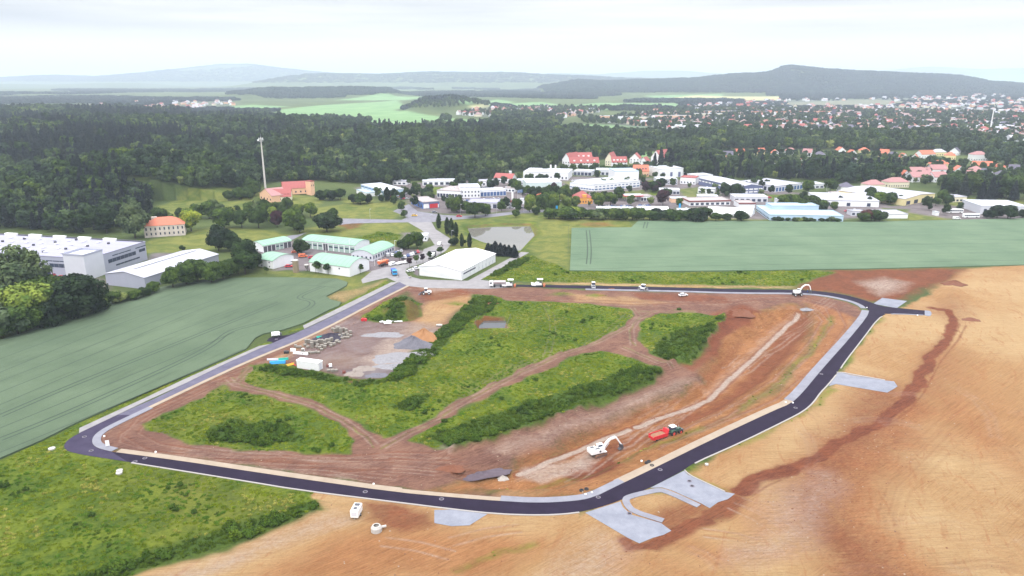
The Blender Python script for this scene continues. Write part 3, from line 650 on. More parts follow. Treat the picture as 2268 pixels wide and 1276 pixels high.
# outer / inner edge of the new ring road, clockwise from its north-west end
OUT_W = [(885,625),(775,681.7),(673,731),(596,763),(470,818.6),(351,880),(308.6,897),(172,961),(147,977),(140,990),(152,1003),(282,1023)]
IN_W = [(901,633),(819,674),(731,720.7),(664,753),(560,794),(454,842),(326,903),(247,940),(212,960),(202,977),(210,992),(247,1001)]
OUT_S = [(282,1023),(529,1062.7),(661,1084.7),(838,1106.8),(1000,1127),(1100,1138),(1200,1141),(1268,1137),(1320,1127),(1374,1108.6),(1444,1078.7),(1515,1041.6),(1533,1027),(1643,978.6),(1740,931),(1778,911),(1799,893),(1816,869),(1832,853),(1854,826),(1871,800),(1908.6,752),(1943,706),(1962,696)]
IN_S = [(247,1001),(397,1020.8),(530,1041),(661,1060.5),(877,1091),(1000,1102),(1100,1110),(1190,1115),(1268,1111),(1312,1104),(1374,1073.4),(1444,1040),(1577,974),(1709,912),(1753,894),(1778,870),(1810,831),(1837,800),(1880,752),(1920,703),(1925,689)]
OUT_N = [(1135,631.4),(1257,631.8),(1500,637),(1622,640.8),(1760,641.8),(1808,644.5),(1866,652),(1908.6,663),(1934,672),(1954,679),(1995,683),(2052,688.5)]
IN_N = [(1135,634.6),(1283,639.5),(1500,644),(1622,648),(1765,649),(1822,653),(1874,663),(1908,674),(1925,689),(1962,696),(1985,694.8),(2052,698)]
def L_(px, it=2): return smooth_px(px, 1.5, it)
oW, iW, oS, iS = L_(OUT_W), L_(IN_W), L_(OUT_S, 1), L_(IN_S, 1)
oN, iN = L_(OUT_N, 1), L_(IN_N, 1)
M_MID = asphalt('newer_base_course', pic(70,62,90), pic(92,84,112))
def upto(ln, x):
    px, _ = proj(ln[:, 0], ln[:, 1], np.zeros(len(ln))); return int(np.nonzero(px < x)[0][0])
ko, ki = upto(oW, 262), upto(iW, 300)
ribbon('road', oW[:ko + 1], iW[:ki + 1], .06, M_OLD); ribbon('road', oW[ko:], iW[ki:], .06, M_MID); ribbon('road', oS, iS, .064, M_NEW)
ribbon('road', oN, iN, .068, M_NEW)
sheet('road', PW([(1905,665),(1935,672),(1960,697),(1942,707),(1921,703),(1925,690)]), .072, M_NEW)
sheet('road', smooth_line(PW([(674,731),(640,742),(606,746),(596,749),(590,756),(601,757),(607,761),(602,768),(590,772),(640,754)]), 0), .056, M_NEW)
# pavements with kerb faces
ribbon('pavement', iW, offset(iW, 1.6), .14, M_WALKT, thick=.14)
S_ = iS
def part_of(ln, x0, x1):
    px, _ = proj(ln[:, 0], ln[:, 1], np.zeros(len(ln))); k = np.nonzero((px >= x0) & (px <= x1))[0]; return ln[k[0]:k[-1] + 1]
for x0, x1, m_, w_ in ((248, 876, M_WALKT, 2.0), (876, 1100, M_WALKT, 1.6), (1100, 1374, M_WALKG, 2.3), (1374, 1755, M_WALKT, 2.5), (1755, 1926, M_WALKG, 3.0)):
    s = part_of(iS, x0 - 1, x1 + 15); zz_ = {248: .15, 876: .154, 1100: .158, 1374: .15, 1755: .154}[x0]
    if x1 > 1900: s = iS[np.argmin(abs(proj(iS[:,0], iS[:,1], 0)[0] - 1755)):]
    ribbon('pavement', s, offset(s, w_), zz_, m_, thick=.15)
s = part_of(iN, 1290, 1920); ribbon('pavement', s, offset(s, -2.4), .145, M_WALKG, thick=.145)
s = part_of(iW, 200, 330); ribbon('pavement', s, offset(s, 2.2), .155, M_WALKG, thick=.155)
A1 = PW([(597,763),(501.6,805),(407,851.5),(326,888),(175,960)]); B1 = PW([(574,767),(501.6,799),(407.5,841),(326,880),(176,949)])
ribbon('pavement', resample(A1, 3), resample(B1, 3), .15, M_LIGHT, thick=.15)
A2 = PW([(884,624.5),(775,681),(674,729)]); B2 = PW([(866,626),(774,671),(671,722)])
ribbon('pavement', resample(A2, 3), resample(B2, 3), .15, M_LIGHT, thick=.15)
for i_, s in enumerate((part_of(oS, 284, 1290), part_of(oS, 1530, 1850), part_of(oS, 1860, 1955))):
    ribbon('kerb', s, offset(s, -.45 if 1 else .45), .15, M_KERB, thick=.15)
s = part_of(iN, 1968, 2052); ribbon('kerb', s, offset(s, -.9), .15, M_WALKG, thick=.15)
sheet('pavement', smooth_line(PW([(2048,688),(2060,689),(2064,695),(2060,701),(2048,699)]), 1), .12, M_PADC, .12)
# hardstandings off the ring road
PADS = [[(1296,1136),(1374,1111),(1380,1124),(1398,1140),(1464,1159),(1487,1176),(1470,1185),(1445,1192),(1416,1204),(1391,1192)],
        [(1440,1081),(1515,1043),(1524,1052),(1555,1067),(1605,1090),(1628,1094),(1612,1106),(1590,1113),(1572,1126),(1552,1115),(1489,1087),(1466,1080)],
        [(1854,826.5),(1868,826.5),(1885,831),(1960,843),(1980,845),(1988,856),(1979,862),(1965,870),(1852,851),(1835,855.5)],
        [(1934,673),(1954,660),(2009,667),(1986,683)], [(962,1130),(1000,1129),(1080,1139),(1062,1150),(1040,1164),(1000,1166),(962,1159)],
        [(1760,672),(1790,680),(1795,690),(1764,684)]]
for k, p in enumerate(PADS): sheet('pavement', PW(p), .05 + .002 * k if k < 5 else -1.9, M_PADC, 0)
isl = smooth_px([(1552,1118),(1489,1089),(1462,1081),(1440,1084),(1386,1097),(1377,1105),(1380,1118),(1396,1136),(1466,1158)], 1.0, 1)
ribbon('pavement', isl, offset(isl, 1.8), .13, M_WALKG, thick=.13)
k3 = smooth_px([(1515,1042),(1524,1052),(1555,1067),(1605,1090)], 1.2, 1); ribbon('kerb', k3, offset(k3, .35), .17, M_KERB, thick=.17)
k3 = smooth_px([(1854,826),(1868,826),(1885,830),(1960,843)], 1.2, 1); ribbon('kerb', k3, offset(k3, .6), .17, M_KERB, thick=.17)
k3 = smooth_px([(1396,1140),(1296,1136),(1391,1193),(1416,1204)], 1.2, 0)
# existing streets
STREET = [(903,492),(934,510),(954,530),(963,543),(938.7,552),(936,560),(903.5,582.7),(859,591),(824,600),(800,620),(803,628),(835,620),(857,615.5),(881,626),(893,633),(947,638),(1082,640),(1136,636),(1136,629),(1082,622),(1040,622),(1022,623.5),(934,619),(905,612),(898,603),(900,596),(912,590),(950,580),(972,565),(987,556),(998,543),(996,527.6),(965,508),(956,490),(1022,479),(1090,476),(1160,469),(1160,474),(1090,481),(1005,487)]
sheet('road', PW([(903,492),(934,510),(954,530),(963,543),(938.7,552),(936,560),(903.5,582.7),(859,591),(824,600),(800,620),(803,628),(835,620),(857,615.5),(881,626),(893,633),(947,638),(1082,640),(1136,636),(1136,629),(1082,622),(1064,620),(1172,559.5),(1155,558),(1036,622),(934,619),(905,612),(898,603),(900,596),(912,590),(950,580),(972,565),(987,556),(998,543),(996,527.6),(965,508),(956,492)]), .03, M_LIGHT)
sheet('road', PW([(700,494),(760,484),(890,487),(903,481),(1022,478.5),(1090,474),(1160,466),(1300,462),(1300,467),(1160,472),(1090,481),(1000,487),(958,492),(903,492.5),(780,495),(740,500)]), .034, M_STREET)
sheet('road', PW([(903,481),(870,468),(905,452),(925,468),(980,476),(1022,478)]), .026, M_STREET)
sheet('road', PW([(560,560),(600,535),(640,522),(660,520),(680,515),(650,530),(600,550)]), .03, M_STREET)
# crop fields: a closed crop canopy half a metre high with tramlines
def crop(name, c0, c1, rot):
    m, nt, b, pos = base(name)
    n = noise(nt, pos, .03, 5, .6); n2 = noise(nt, mapping(nt, pos, (1, .04, 1), (0, 0, rot)), 1.2, 3, .6); n3 = noise(nt, pos, 2.5, 4, .75)
    n4 = noise(nt, mapping(nt, pos, (1, .12, 1), (0, 0, rot)), .22, 5, .6)
    c = mixc(nt, .45, ramp(nt, n, (.35, c0), (.65, c1)), ramp(nt, n3, (.32, c0), (.68, c1)))
    dk = tuple(v * .72 for v in c0[:3]) + (1,)
    c = mixc(nt, mathn(nt, 'MULTIPLY', mathn(nt, 'SUBTRACT', n2, .55, clamp=True), 2.2, clamp=True), c, dk)
    c = mixc(nt, mathn(nt, 'MULTIPLY', mathn(nt, 'SUBTRACT', n4, .56, clamp=True), 3.5, clamp=True), c, dk)
    nt.links.new(c, b.inputs['Base Color']); b.inputs['Roughness'].default_value = .9; b.inputs['Specular IOR Level'].default_value = .2
    bump(nt, b, n3, .6, .3); return m
_ta, _tb = P(0,977), P(480,760); M_CROPL = crop('blue_green_crop', pic(98,119,94), pic(128,148,118), math.pi/2 - math.atan2(_tb.y-_ta.y, _tb.x-_ta.x)); M_CROPR = crop('pale_green_crop', pic(110,139,110), pic(142,167,134), R(91))
M_TRAM = mat('tramline_dark_green', pic(62,86,64), .15, .5)
LEFTF = [(-400,1190),(-400,860),(0,755),(60,737),(160,699),(300,650),(420,624),(520,617),(640,616),(748,619),(770,627),(768,634),(748,645),(722,658),(734,666),(756,671),(750,680),(731,687),(671,718),(625,733),(584,741),(566,750),(545,775),(440,822),(340,864),(165,941),(90,979),(0,1018)]
sheet('field', PW(LEFTF), .5, M_CROPL, .5)
RIGHTF = [(1262,601),(1264,560),(1266,506),(1398,505),(1414,490),(1700,491),(1900,493),(2268,485),(3300,478),(3300,584),(2268,588),(2150,591),(1900,597),(1700,600),(1500,602)]
sheet('field', PW(RIGHTF), .5, M_CROPR, .5)
TR = {'L': [([(0,872),(130,820),(330,735),(480,672),(600,640),(640,632),(720,636),(745,640)],0), ([(0,925),(150,860),(400,760),(550,700),(620,672)],1), ([(0,977),(120,930),(300,850),(440,785),(480,760),(505,737),(560,722),(630,706),(680,687),(694,676),(690,668),(668,665),(661,660),(680,650),(718,636)],1),
            ([(0,828),(200,745),(420,660),(520,630)],0), ([(0,1006),(200,925),(420,830),(540,776)],0), ([(0,900),(140,840),(360,748),(520,690),(620,655)],0), ([(0,798),(180,730),(330,680),(430,648)],0), ([(0,952),(200,870),(400,790),(520,738)],0), ([(0,848),(160,785),(340,715),(480,664),(600,630)],0)],
      'R': [([(1290,598),(1500,592),(1800,586),(2268,578)],0), ([(1280,575),(1600,570),(2268,560)],0), ([(1280,550),(1700,545),(2268,540)],0), ([(1275,530),(1700,526),(2268,520)],0), ([(1440,508),(1800,505),(2268,500)],0), ([(1302,512),(1304,530),(1306,560),(1303,587)],1), ([(1432,493),(1430,500),(1428,507)],1)]}
tb = MB()
for side in TR.values():
    for ln, pair in side:
        s = smooth_px(ln, 3, 2)
        for o_ in ((-1.1, 1.1) if pair else (0,)):
            a = offset(s, o_ - (.36 if pair else .24)); b_ = offset(s, o_ + (.36 if pair else .24)); n = len(a)
            tb.add([(p[0], p[1], .504) for p in a] + [(p[0], p[1], .504) for p in b_], [(i, i + 1, n + i + 1, n + i) for i in range(n - 1)])
tag(tb.build('field_tramlines', M_TRAM), kind='structure')
# water
def water(name, c, rough):
    m, nt, b, pos = base(name); b.inputs['Base Color'].default_value = c; b.inputs['Roughness'].default_value = rough
    b.inputs['Specular IOR Level'].default_value = 1; bump(nt, b, noise(nt, pos, .8, 3), .02, .02); return m
sheet('water', PW([(1028,501),(1100,494),(1180,492),(1194,516),(1154,560),(1110,549),(1070,539),(1036,526)]), -1.3, water('pond_water', alb(.16,.15,.135), .01))
sheet('water', PW([(1056,712),(1070,700),(1126,700),(1120,726),(1058,726)]), -1.55, water('pit_water', alb(.07,.07,.075), .02))

# ------------------------------------------------------------------ vegetation meshes
def leafmat(name, dark, light, scale=.35, hue=.6):
    m, nt, b, pos = base(name); tcn = N(nt, 'ShaderNodeTexCoord'); oi = N(nt, 'ShaderNodeObjectInfo')
    n = noise(nt, tcn.outputs['Object'], scale, 3, .6)
    c = ramp(nt, n, (.35, dark), (.68, light))
    r = oi.outputs['Random']
    c2 = mixc(nt, 1, c, ramp(nt, r, (0, (.6,.66,.72,1)), (.35, (.92,.94,.97,1)), (.6, (1.1,1.1,1.05,1)), (.85, (1.45,1.38,1.05,1)), (1, (2.1,1.8,1.1,1))), 'MULTIPLY')
    wv = noise(nt, pos, .012, 3, .6)
    c2 = mixc(nt, hue, c2, mixc(nt, 1, c2, ramp(nt, wv, (.38, (.45,.55,.8,1)), (.62, (1.6,1.45,.95,1))), 'MULTIPLY'))
    nt.links.new(c2, b.inputs['Base Color']); b.inputs['Roughness'].default_value = .8; b.inputs['Specular IOR Level'].default_value = .15
    return m
L_BROAD = leafmat('broadleaf_foliage', pic(38,65,33), pic(102,130,58)); L_BRIGHT = leafmat('yellow_green_foliage', pic(73,107,44), pic(158,176,80))
L_DARK = leafmat('dark_foliage', pic(26,45,31), pic(68,93,51)); L_CONI = leafmat('conifer_needles', pic(29,38,51), pic(58,70,72))
L_PURP = leafmat('dark_red_foliage', pic(54,31,47), pic(98,63,77), .35, .1); L_OLIVE = leafmat('grey_green_foliage', pic(84,105,75), pic(140,158,110))
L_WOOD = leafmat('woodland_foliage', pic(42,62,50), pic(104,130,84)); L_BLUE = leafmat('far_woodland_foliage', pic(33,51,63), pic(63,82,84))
BARK = mat('bark', pic(92,80,72), .2, 2, .9)
def quads(c, n, s, rng, jit=.5):
    """leaf clumps: one bent-free quad per centre c with normal n and size s"""
    k = len(c); n = n + rng.normal(0, jit, (k, 3)); n /= np.linalg.norm(n, axis=1)[:, None] + 1e-9
    a = np.cross(n, rng.normal(0, 1, (k, 3))); a /= np.linalg.norm(a, axis=1)[:, None] + 1e-9; b = np.cross(n, a)
    s = np.asarray(s)[:, None] * np.ones((k, 1)); q = []
    for sa, sb in ((-1, -.6), (.7, -1), (1, .7), (-.7, 1)):
        q.append(c + a * s * sa * rng.uniform(.75, 1.15, (k, 1)) + b * s * sb * rng.uniform(.75, 1.15, (k, 1)))
    return np.stack(q, 1).reshape(-1, 3)
def sphere_pts(n, rng):
    v = rng.normal(0, 1, (n, 3)); return v / np.linalg.norm(v, axis=1)[:, None]
def crown(name, seed, w, h, z0, nl, per, leaf, m, style='round'):
    rng = np.random.default_rng(seed); V = []; cores = MB()
    for i in range(nl):
        if style == 'round':
            d = sphere_pts(1, rng)[0]; d[2] = (d[2] * .9 + .12) if i else .0; rr = rng.uniform(.5, .72) if i else .05
            c = np.array([d[0] * w / 2 * rr, d[1] * w / 2 * rr, z0 + (h - z0) * (.47 + d[2] * .5 * rr * 1.1)])
            r = np.array([w * rng.uniform(.19, .28)] * 3) * (1.55 if i == 0 else 1); r[2] = min(r[2] * .92, (h - c[2]) * 1.1 + .3)
        elif style == 'column':
            t = (i + .5) / nl; ww = w / 2 * (math.sin(math.pi * min(1, .12 + t * .88)) ** .55)
            c = np.array([rng.normal(0, .1), rng.normal(0, .1), z0 + (h - z0) * t]); r = np.array([ww, ww, (h - z0) / nl * .95])
        elif style == 'cone':
            t = i / nl; ww = w / 2 * (1 - t) ** .85 + .15
            c = np.array([rng.normal(0, w * .03), rng.normal(0, w * .03), z0 + (h - z0) * t]); r = np.array([ww, ww, (h - z0) / nl * .85])
        else:    # low woodland clump
            a = rng.uniform(0, 2 * math.pi); q = math.sqrt(rng.uniform(0, 1)) * w * .38
            c = np.array([math.cos(a) * q, math.sin(a) * q, h * rng.uniform(.45, .68)]); r = np.array([w * rng.uniform(.13, .2)] * 2 + [h * rng.uniform(.28, .42)])
        p = sphere_pts(per, rng); p = p[p[:, 2] > (-.55 if style != 'clump' else -.1)]
        rad = rng.uniform(.8, 1.12, (len(p), 1))
        V.append(quads(c + p * r * rad, p / r * r.mean(), leaf * rng.uniform(.6, 1.25, len(p)), rng, .45))
        # twiggy inner mass keeps the crown from being see-through everywhere
        ip = sphere_pts(max(8, per // 7), rng)
        V.append(quads(c + ip * r * .62, ip, np.full(len(ip), leaf * 1.7), rng, .3))
    V = np.concatenate(V); return np_mesh(name, V, np.arange(len(V)).reshape(-1, 4), m)
def trunk_mesh(h, r, limbs=4, seed=0):
    rg = random.Random(seed); b = MB(); b.cyl((0, 0, -.3), (0, 0, h * .55), r, r * .7, 8); b.cyl((0, 0, h * .55), (.1, .05, h), r * .7, r * .25, 7)
    for i in range(limbs):
        a = i * 2.4 + rg.random(); z = h * rg.uniform(.45, .8); l = h * rg.uniform(.3, .5)
        b.cyl((0, 0, z), (math.cos(a) * l * .7, math.sin(a) * l * .7, z + l * .7), r * .4, r * .12, 5)
    return b.mesh('trunk', BARK)
KIND = {}
def kind(key, name, cat, crowns, trunk, H): KIND[key] = (name, cat, crowns, trunk, H)
kind('oak', 'broadleaf_tree', 'tree', [crown('crown', 20 + i, 10.5, 11.5, .7, 19, 330, .36, L_BROAD) for i in range(3)], trunk_mesh(7, .32, 5, 1), 11.5)
kind('lime', 'broadleaf_tree', 'tree', [crown('crown', 30 + i, 9.5, 11, .8, 18, 330, .36, L_BRIGHT) for i in range(2)], trunk_mesh(6.5, .3, 5, 2), 11)
kind('dark', 'broadleaf_tree', 'tree', [crown('crown', 40 + i, 10, 11.5, .4, 18, 330, .36, L_DARK) for i in range(2)], trunk_mesh(6.5, .3, 4, 3), 11.5)
kind('willow', 'loose_tree', 'tree', [crown('crown', 50, 11, 14, .8, 21, 270, .38, L_OLIVE)], trunk_mesh(9, .34, 6, 4), 14)
kind('poplar', 'columnar_tree', 'tree', [crown('crown', 60, 3.9, 12.6, .9, 9, 300, .26, L_DARK, 'column')], trunk_mesh(6, .16, 0, 5), 12)
kind('purple', 'red_leaved_tree', 'tree', [crown('crown', 70, 8, 10, .6, 16, 280, .34, L_PURP)], trunk_mesh(6, .25, 4, 6), 10)
kind('spruce', 'conifer_tree', 'tree', [crown('crown', 80 + i, 5.6, 13, 1.0, 12, 220, .3, L_CONI, 'cone') for i in range(2)], trunk_mesh(8, .2, 0, 7), 13)
kind('shrub', 'shrub', 'shrub', [crown('foliage', 90 + i, 5.5, 4.2, .1, 10, 230, .26, (L_BROAD, L_DARK, L_OLIVE)[i]) for i in range(3)], None, 4.2)
kind('young', 'young_tree', 'tree', [crown('crown', 95, 3.2, 5.2, 1.7, 7, 170, .2, L_BROAD)], trunk_mesh(3.4, .09, 3, 8), 5.2)
kind('youngpurple', 'young_tree', 'tree', [crown('crown', 96, 2.6, 5.0, 1.5, 6, 150, .2, L_PURP)], trunk_mesh(3.2, .08, 3, 9), 5.0)
kind('younglime', 'young_tree', 'tree', [crown('crown', 97, 3.2, 4.8, 1.3, 7, 170, .2, L_BRIGHT)], trunk_mesh(3, .08, 3, 9), 4.8)
TREE_N = [0]
def tree(key, x, y, hpx, label, group=None, wide=1.0, rz=None):
    """tree rooted at photo pixel (x, y), about hpx photo pixels tall"""
    name, cat, cr_, tr, H = KIND[key]; p = P(x, y); TREE_N[0] += 1
    zc = p.y * CP - (p.z - CAM_H) * SP; hm = hpx * zc / F / CP
    s = hm / H; g = abs(s) * wide; i = TREE_N[0]
    e = empty(name, p, (i * 2.399) % 6.28 if rz is None else rz, label, cat, group); e.scale = (g, g, s)
    link('foliage' if tr is None else 'crown', cr_[i % len(cr_)], e)
    if tr is not None: link('trunk', tr, e)
    return e
def row(key, pts, n, h0, h1, label, group, wide=1.0, jx=3, jy=2):
    pts = np.array(pts, float); d = np.concatenate([[0], np.cumsum(np.linalg.norm(np.diff(pts, axis=0), axis=1))])
    keys = key if isinstance(key, (list, tuple)) else [key]
    for k in range(n):
        s = d[-1] * (k + random.uniform(.2, .8)) / n
        q = keys[random.randrange(len(keys))]
        lb = label if not isinstance(label, dict) else label[q]
        tree(q, np.interp(s, d, pts[:, 0]) + random.uniform(-jx, jx), np.interp(s, d, pts[:, 1]) + random.uniform(-jy, jy), random.uniform(h0, h1), lb, group, wide)

# named trees --------------------------------------------------------
one = [('lime', 68, 722, 92, 'round yellow green tree with bright flower tips left of the blue green crop field', 1.25),
 ('willow', 55, 668, 118, 'tall loose grey green tree in front of the large grey hall', 1.1), ('willow', 22, 655, 88, 'smaller grey green tree at the left frame edge before the grey hall', 1.0),
 ('dark', 180, 700, 92, 'big dense dark green tree at the corner of the large grey hall', 1.25), ('oak', 148, 706, 62, 'dark bushy tree just left of the big dense one by the crop', 1.3),
 ('willow', 300, 528, 80, 'large pale green tree beside the orange roofed white house', .95), ('lime', 424, 512, 45, 'round green tree right of the orange roofed white house', 1.05),
 ('dark', 237, 517, 62, 'dark round tree at the forest edge left of the orange roofed house', 1.0),
 ('oak', 497, 505, 45, 'round tree first in the meadow row below the farm', 1.1), ('oak', 536, 504, 38, 'round tree second in the meadow row below the farm', 1.0), ('oak', 573, 505, 42, 'round tree third in the meadow row below the farm', 1.05),
 ('purple', 614, 503, 36, 'dark reddish tree in the meadow row below the farm', .9), ('oak', 652, 510, 48, 'pair of crowns tree beside the lane above the depot', .95), ('dark', 664, 516, 42, 'darker tree leaning on the pair above the depot', .9),
 ('lime', 662, 480, 28, 'bright green small tree in the upper meadow right of the row', 1), ('dark', 637, 478, 40, 'dark tree in the upper meadow under the farm', .8), ('oak', 738, 484, 22, 'small tree left of the yellow meadow', 1.1),
 ('dark', 724, 513, 42, 'broad dark bush tree standing alone beside the country road', 1.5), ('oak', 586, 490, 40, 'tree behind the meadow row below the farm', 1), ('lime', 605, 495, 36, 'light green tree behind the meadow row below the farm', .9),
 ('dark', 485, 556, 62, 'dark ragged tree beside the grey gabled hall', .9), ('dark', 510, 556, 45, 'second dark ragged tree beside the grey gabled hall', 1.0), ('oak', 522, 552, 32, 'low tree behind the green roofed depot', 1.0),
 ('oak', 548, 592, 62, 'tall grey green tree at the depot corner', 1.1), ('oak', 560, 598, 42, 'shorter tree at the depot corner', 1.0), ('oak', 404, 556, 12, 'small round bush on the yellow meadow beside the hall', 1.2),
 ('dark', 669, 562, 36, 'dark tree between the two green roofed garages', 1.05), ('young', 700, 606, 28, 'young tree at the left of the big green roofed hall', 1.2), ('young', 727, 608, 24, 'young tree second along the big green roofed hall', 1.3),
 ('young', 754, 606, 14, 'thin sapling third along the big green roofed hall', 1.1), ('young', 798, 605, 20, 'young tree near the right end of the big green roofed hall', 1.2), ('young', 812, 592, 20, 'young tree at the gable of the big green roofed hall', 1.2),
 ('younglime', 590, 606, 16, 'sapling on the verge below the small green roofed building', 1), ('young', 885, 582, 24, 'young tree in the depot car park island', 1.5), ('oak', 905, 552, 32, 'dark tree on the left of the lane by the depot', .9), ('oak', 924, 550, 36, 'dark tree on the right of the depot lane', .9), ('dark', 893, 552, 22, 'low dark bush by the depot lane', 1.4),
 ('youngpurple', 907, 592, 22, 'small dark red tree left of the white hall', 1.2), ('youngpurple', 937, 583, 22, 'small dark red tree nearer the road beside the white hall', 1.1), ('younglime', 923, 583, 18, 'bright green young tree beside the white hall', 1.1), ('young', 950, 578, 22, 'young tree behind the parked white van', 1.0), ('young', 977, 565, 18, 'bushy young tree at the lane bend', 1.6),
 ('poplar', 972, 507, 30, 'dark column tree by the road junction', 1.1), ('poplar', 991, 520, 34, 'dark column tree first of the dense poplar row by the pond', 1.1), ('poplar', 1000, 524, 36, 'dark column tree second of the dense poplar row by the pond', 1.1), ('poplar', 1010, 526, 30, 'dark column tree last of the dense poplar row by the pond', 1.1),
 ('poplar', 1023, 547, 27, 'dark column tree left of two by the pond corner', 1.1), ('poplar', 1040, 549, 29, 'dark column tree right of two by the pond corner', 1.1), ('dark', 1004, 544, 20, 'low dark round tree under the poplars', 1.2), ('young', 1031, 545, 14, 'thin small tree between the two pond poplars', 1.0),
 ('dark', 1012, 470, 38, 'large dark tree in front of the car dealer', 1.2), ('oak', 1034, 471, 24, 'round tree beside the large dark one at the dealer', 1.0), ('oak', 1052, 482, 32, 'broad bushy tree on the verge above the pond', 1.3), ('oak', 1075, 478, 26, 'bushy tree on the verge above the pond', 1.1),
 ('oak', 1111, 468, 22, 'small tree before the low grey dealer building', .9), ('lime', 1173, 470, 38, 'light green tall round tree above the pond', .85), ('oak', 1145, 470, 30, 'light tree pair above the pond', .8), ('oak', 1142, 482, 18, 'low tree on the verge above the pond', 1.0), ('dark', 1188, 476, 20, 'small dark tree right of the light green one', 1.0),
 ('lime', 1228, 462, 32, 'bright green tree left of the orange restaurant', .9), ('lime', 1256, 462, 26, 'bright green tree close to the orange restaurant', .9), ('lime', 1274, 460, 25, 'bright green tree before the orange restaurant wall', .9), ('lime', 1325, 460, 32, 'bright round tree right of the orange restaurant', .95), ('oak', 1352, 455, 28, 'round tree by the parking right of the orange restaurant', 1.1), ('oak', 1370, 440, 24, 'tree behind the parking near the long white works', 1.1),
 ('purple', 1468, 455, 34, 'dark red tree beside the petrol station', .9), ('oak', 1476, 440, 22, 'green tree behind the dark red one', 1.1), ('lime', 1592, 394, 14, 'yellow green small tree before the dark wood', 1.1), ('dark', 1634, 435, 32, 'dark tree at the corner of the blue grey hall', 1.1), ('dark', 1606, 434, 26, 'smaller dark tree at the blue grey hall', 1.1),
 ('poplar', 858, 446, 28, 'slender dark tree beside the blue white hall', 1.6), ('oak', 872, 453, 20, 'small tree at the colourful shop', .8), ('oak', 890, 468, 22, 'small tree left of the colourful shop', .8), ('oak', 895, 482, 16, 'small tree at the road left of the junction', 1.0), ('oak', 844, 448, 16, 'small tree before the blue white hall', 1.0),
 ('purple', 1227, 425, 20, 'dark red tree beside the pale hall', .8), ('oak', 1216, 424, 14, 'dark small tree beside the pale hall', 1.0), ('lime', 1847, 465, 18, 'yellow green tree before the grey roofed hall', 1.1), ('dark', 1862, 452, 20, 'dark tree before the grey roofed hall', .7), ('dark', 1925, 455, 19, 'dark tree at the corner of the grey roofed hall', .7),
 ('oak', 1790, 427, 28, 'tree at the right of the grey glazed hall', 1.0), ('oak', 1838, 425, 28, 'tall tree over the car park by the glazed hall', 1.1), ('oak', 2088, 450, 28, 'round tree right of the yellow walled hall', 1.0), ('oak', 2100, 455, 24, 'tree near the yellow walled hall', 1.0), ('oak', 2053, 455, 18, 'bushy tree before the yellow walled hall', 1.2), ('oak', 2072, 456, 18, 'second bushy tree before the yellow walled hall', 1.1),
 ('dark', 1642, 490, 26, 'round dark bush at the field edge by the white domes', 1.3), ('oak', 1560, 488, 28, 'tallest green bush in the field hedge', 1.3), ('oak', 1585, 490, 18, 'low dark bush in the field hedge by the white domes', 1.6), ('dark', 1610, 489, 16, 'lower dark bush beside the white domes', 1.6),
 ('spruce', 690, 395, 26, 'dark conifer at the wood edge behind the farm', 1), ('oak', 1724, 380, 18, 'bright round tree in the allotments', 1.1), ('lime', 1752, 383, 14, 'light green tree in the allotments', 1.1)]
for k, x, y, h, lb, wd in one: tree(k, x, y, h, lb, wide=wd)
# shrub belt left of the near crop
row(['dark', 'oak', 'shrub', 'oak'], [(0,752),(60,733),(150,705),(215,692)], 13, 42, 70, {'dark': 'dark tree in the belt along the left crop field', 'oak': 'green tree in the belt along the left crop field', 'shrub': 'low shrub in the belt along the left crop field'}, 'trees in the belt beside the crop', 1.15, 8, 5)
row(['oak', 'shrub', 'lime', 'oak'], [(218,688),(260,676),(300,662),(350,645)], 9, 16, 30, {'oak': 'bushy tree between grey gabled hall and crop', 'shrub': 'shrub between grey gabled hall and crop', 'lime': 'light green bush between grey gabled hall and crop'}, 'bushes before the gabled hall', 1.2, 6, 4)
row(['dark', 'oak', 'oak'], [(382,638),(430,630),(480,618),(550,610)], 12, 36, 50, {'dark': 'dark tree in the clump right of the grey gabled hall', 'oak': 'green tree in the clump right of the grey gabled hall'}, 'clump right of the gabled hall', 1.1, 9, 6)
row(['willow', 'oak', 'shrub'], [(0,700),(30,690),(100,672),(130,660)], 7, 40, 62, {'willow': 'grey green tree behind the yellow green one', 'oak': 'green tree behind the yellow green one', 'shrub': 'shrub behind the yellow green tree'}, 'trees before the large grey hall', 1.1, 8, 5)
# field hedge in front of the business park
row(['oak', 'oak', 'lime', 'shrub'], [(1210,484),(1290,485),(1400,487),(1500,488),(1550,489)], 26, 17, 27, {'oak': 'green bush in the hedge between crop and car park', 'lime': 'light green bush in the hedge between crop and car park', 'shrub': 'low shrub in the hedge between crop and car park'}, 'hedge above the right crop field', 1.5, 4, 1)
row(['purple', 'dark'], [(1905,491),(1930,490),(1950,490)], 5, 20, 26, {'purple': 'dark red tree of the clump at the field edge', 'dark': 'dark tree of the red clump at the field edge'}, 'dark red clump at the field edge', 1.3, 3, 1)
row(['shrub', 'dark'], [(1715,489),(1780,491),(1860,491)], 12, 6, 10, {'shrub': 'low hedge shrub before the flat white works', 'dark': 'low dark hedge bush before the flat white works'}, 'low hedge before the white works', 1.7, 3, .6)
row(['oak', 'dark'], [(2172,486),(2220,484),(2268,484)], 6, 18, 30, {'oak': 'bushy tree at the right frame edge by the buses', 'dark': 'dark tree at the right frame edge by the buses'}, 'trees by the bus yard', 1.2, 4, 2)
row(['oak', 'dark', 'oak'], [(1730,458),(1760,462),(1800,464),(1830,466)], 13, 20, 32, {'oak': 'green tree in the grove between brown shop and grey hall', 'dark': 'dark tree in the grove between brown shop and grey hall'}, 'grove between shop and hall', 1.1, 7, 4)
